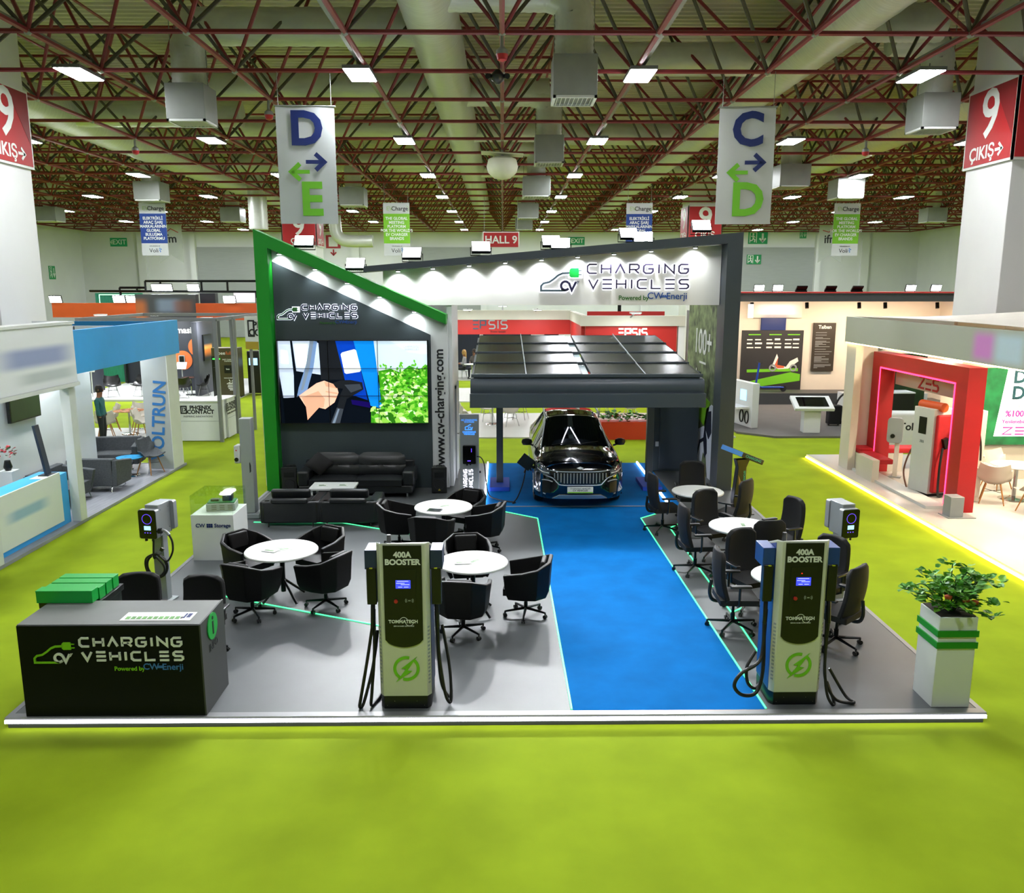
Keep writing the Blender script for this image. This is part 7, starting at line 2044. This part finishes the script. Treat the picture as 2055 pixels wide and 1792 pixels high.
text('screen_print', 'DO\u011eA\nDEN', .42, mat('screen_teal', '#1f4a54', .5, em=.05), sw_, (11.82, 19.19, 2.35), align='LEFT', off=.012, line=.9)
text('screen_print', 'ZES Enerji\nSarj Istasyonu', .13, mat('screen_grey', '#b8c0c0', .5, em=.2), sw_, (11.78, 19.19, 1.94), align='LEFT')
text('screen_print', '%100', .2, mat('screen_magenta', '#c0309a', .5, em=.2), sw_, (11.72, 19.19, 1.68), align='LEFT', off=.004)
text('screen_print', 'Yenilenebilir', .12, MATS['screen_magenta'], sw_, (11.66, 19.19, 1.5), align='LEFT', off=.002)
lt = MB(); word(lt, 'ZES', frame_front(11.7, 19.199, 1.2), 0, 0, .8, .16, .03, .005, .012, gap=.35); obj('screen_logo_print', lt, MATS['screen_magenta'], sw_, smooth=0)
obj('tall_white_panel', MB().box(10.3, 10.44, 18.9, 19.45, .101, 3.2), M_warmw, zb)
for x, y, W in ((9.6, 18.4, 150), (10.6, 16.4, 150), (9.4, 13.6, 120), (11.6, 14.6, 140), (12.6, 18.2, 120)):
    booth_fill(zb, x, y, 3.6, W, True)
obj('lamp_rail', MB().box(9.55, 9.65, 10.6, 20.8, 3.66, 3.72).box(11.5, 11.7, 10.6, 19.2, 3.66, 3.72), M_white, zb)
ch = thing('fast_charger', 'white and red fast charger standing inside the red portal', 'charger', (9.42, 17.95, .101), R(-76))
obj('body', MB().box(-.30, .30, -.28, .28, .06, 1.92), M_white, ch, bev=.01)
obj('plinth', MB().box(-.28, .28, -.26, .26, 0, .06), M_blackp, ch)
obj('red_side', MB().box(.301, .40, -.24, .24, .10, 1.80), MATS['red_cushion'], ch, bev=.03); obj('red_cap', MB().cyl((-.30, -.1, 1.96), (.38, -.1, 1.96), .10, n=18), M_orange, ch)
obj('screen', MB().box(-.12, .10, -.29, -.281, 1.35, 1.72), M_navyp, ch); text('brand_print', 'ZES', .08, M_steel, ch, (0, -.284, 1.18))
obj('holster', MB().obox((.43, -.05, 1.2), (.09, .12, .22), rx=.3), M_blackp, ch)
obj('charging_cable', MB().tube(cat([(.45, -.12, 1.1), (.50, -.2, .7), (.46, -.15, .1), (.40, 0, .02)], 6), .025, 8), M_rubber, ch)
obj('charging_cable', MB().tube(cat([(-.30, 0, 1.2), (-.5, -.1, .9), (-.66, -.12, .4), (-.45, -.2, .08), (-.25, -.3, .02)], 6), .02, 8), mat('brown_cable', '#6a4030', .5, noise=(6, .1)), ch)
hp = thing('holder_panel', 'white cable holder board beside the fast charger in the red portal', 'board', (9.85, 17.3, .101))
obj('board', MB().box(-.05, .28, -.12, .12, 0, 1.95), M_warmw, hp, bev=.01); obj('cable', MB().tube(cat([(.05, -.13, 1.8), (.14, -.2, 1.3), (.2, -.16, .9)], 5), .02, 6), M_rubber, hp)
wp = thing('wallbox_stand', 'white pole with a rounded grey wallbox inside the red portal', 'charger', (9.42, 19.55, .101), R(-30))
obj('pole', MB().box(-.05, .05, -.04, .04, 0, 1.35), M_warmw, wp, bev=.005); obj('foot', MB().box(-.14, .14, -.1, .1, 0, .02), M_steel, wp)
obj('wallbox', MB().prism(rrect(-.17, .17, .85, 1.45, .08), frame_front(-.06, -.041, 0), 0, .14), M_steel, wp, bev=.01); obj('socket', MB().cyl((-.1, -.182, 1.02), (-.1, -.2, 1.02), .05, n=14), M_blackp, wp)
bx = thing('steel_bollard', 'small grey box bollard at the near foot of the red portal', 'bollard', (8.98, 16.05, .101))
obj('box', MB().box(-.15, .12, -.14, .14, 0, .42), M_steel, bx, bev=.008); obj('foot_plate', MB().box(-.2, .35, -.2, .2, 0, .015), M_steel, bx)
for i, z in enumerate((.75, .58, .42)):
    pass
for lab, x, y, rz in (('white tub chair with wooden legs nearest the red portal, under the bright screen', 10.35, 17.1, 150), ('white tub chair with wooden legs cut by the right edge of the photo', 10.75, 16.3, 200), ('white tub chair with wooden legs behind the white round table', 11.2, 18.4, 20)):
    shell_chair(lab, x, y, R(rz), .101, M_warmw, M_wood, 'white tub chairs with wooden legs', .32)
t = thing('round_table', 'white round table below the bright screen in the warm booth', 'table', (11.0, 17.4, .101))
obj('tabletop', MB().lathe([(.48, .73), (.5, .74), (.5, .755)], n=36), M_white, t); obj('stem', MB().lathe([(.3, 0), (.28, .02), (.04, .04), (.04, .73)], n=20), M_chrome, t)

# ================================================================ lettering becomes mesh so that each print is an object of its own
dg = bpy.context.evaluated_depsgraph_get(); dg.update()
for o in [q for q in sc.objects if q.type == 'FONT']:
    me = bpy.data.meshes.new_from_object(o.evaluated_get(dg), depsgraph=dg)
    n = bpy.data.objects.new('tmp', me)
    COL.objects.link(n)
    n.parent = o.parent
    n.matrix_basis = o.matrix_basis
    nm = o.name
    bpy.data.objects.remove(o)
    n.name = nm
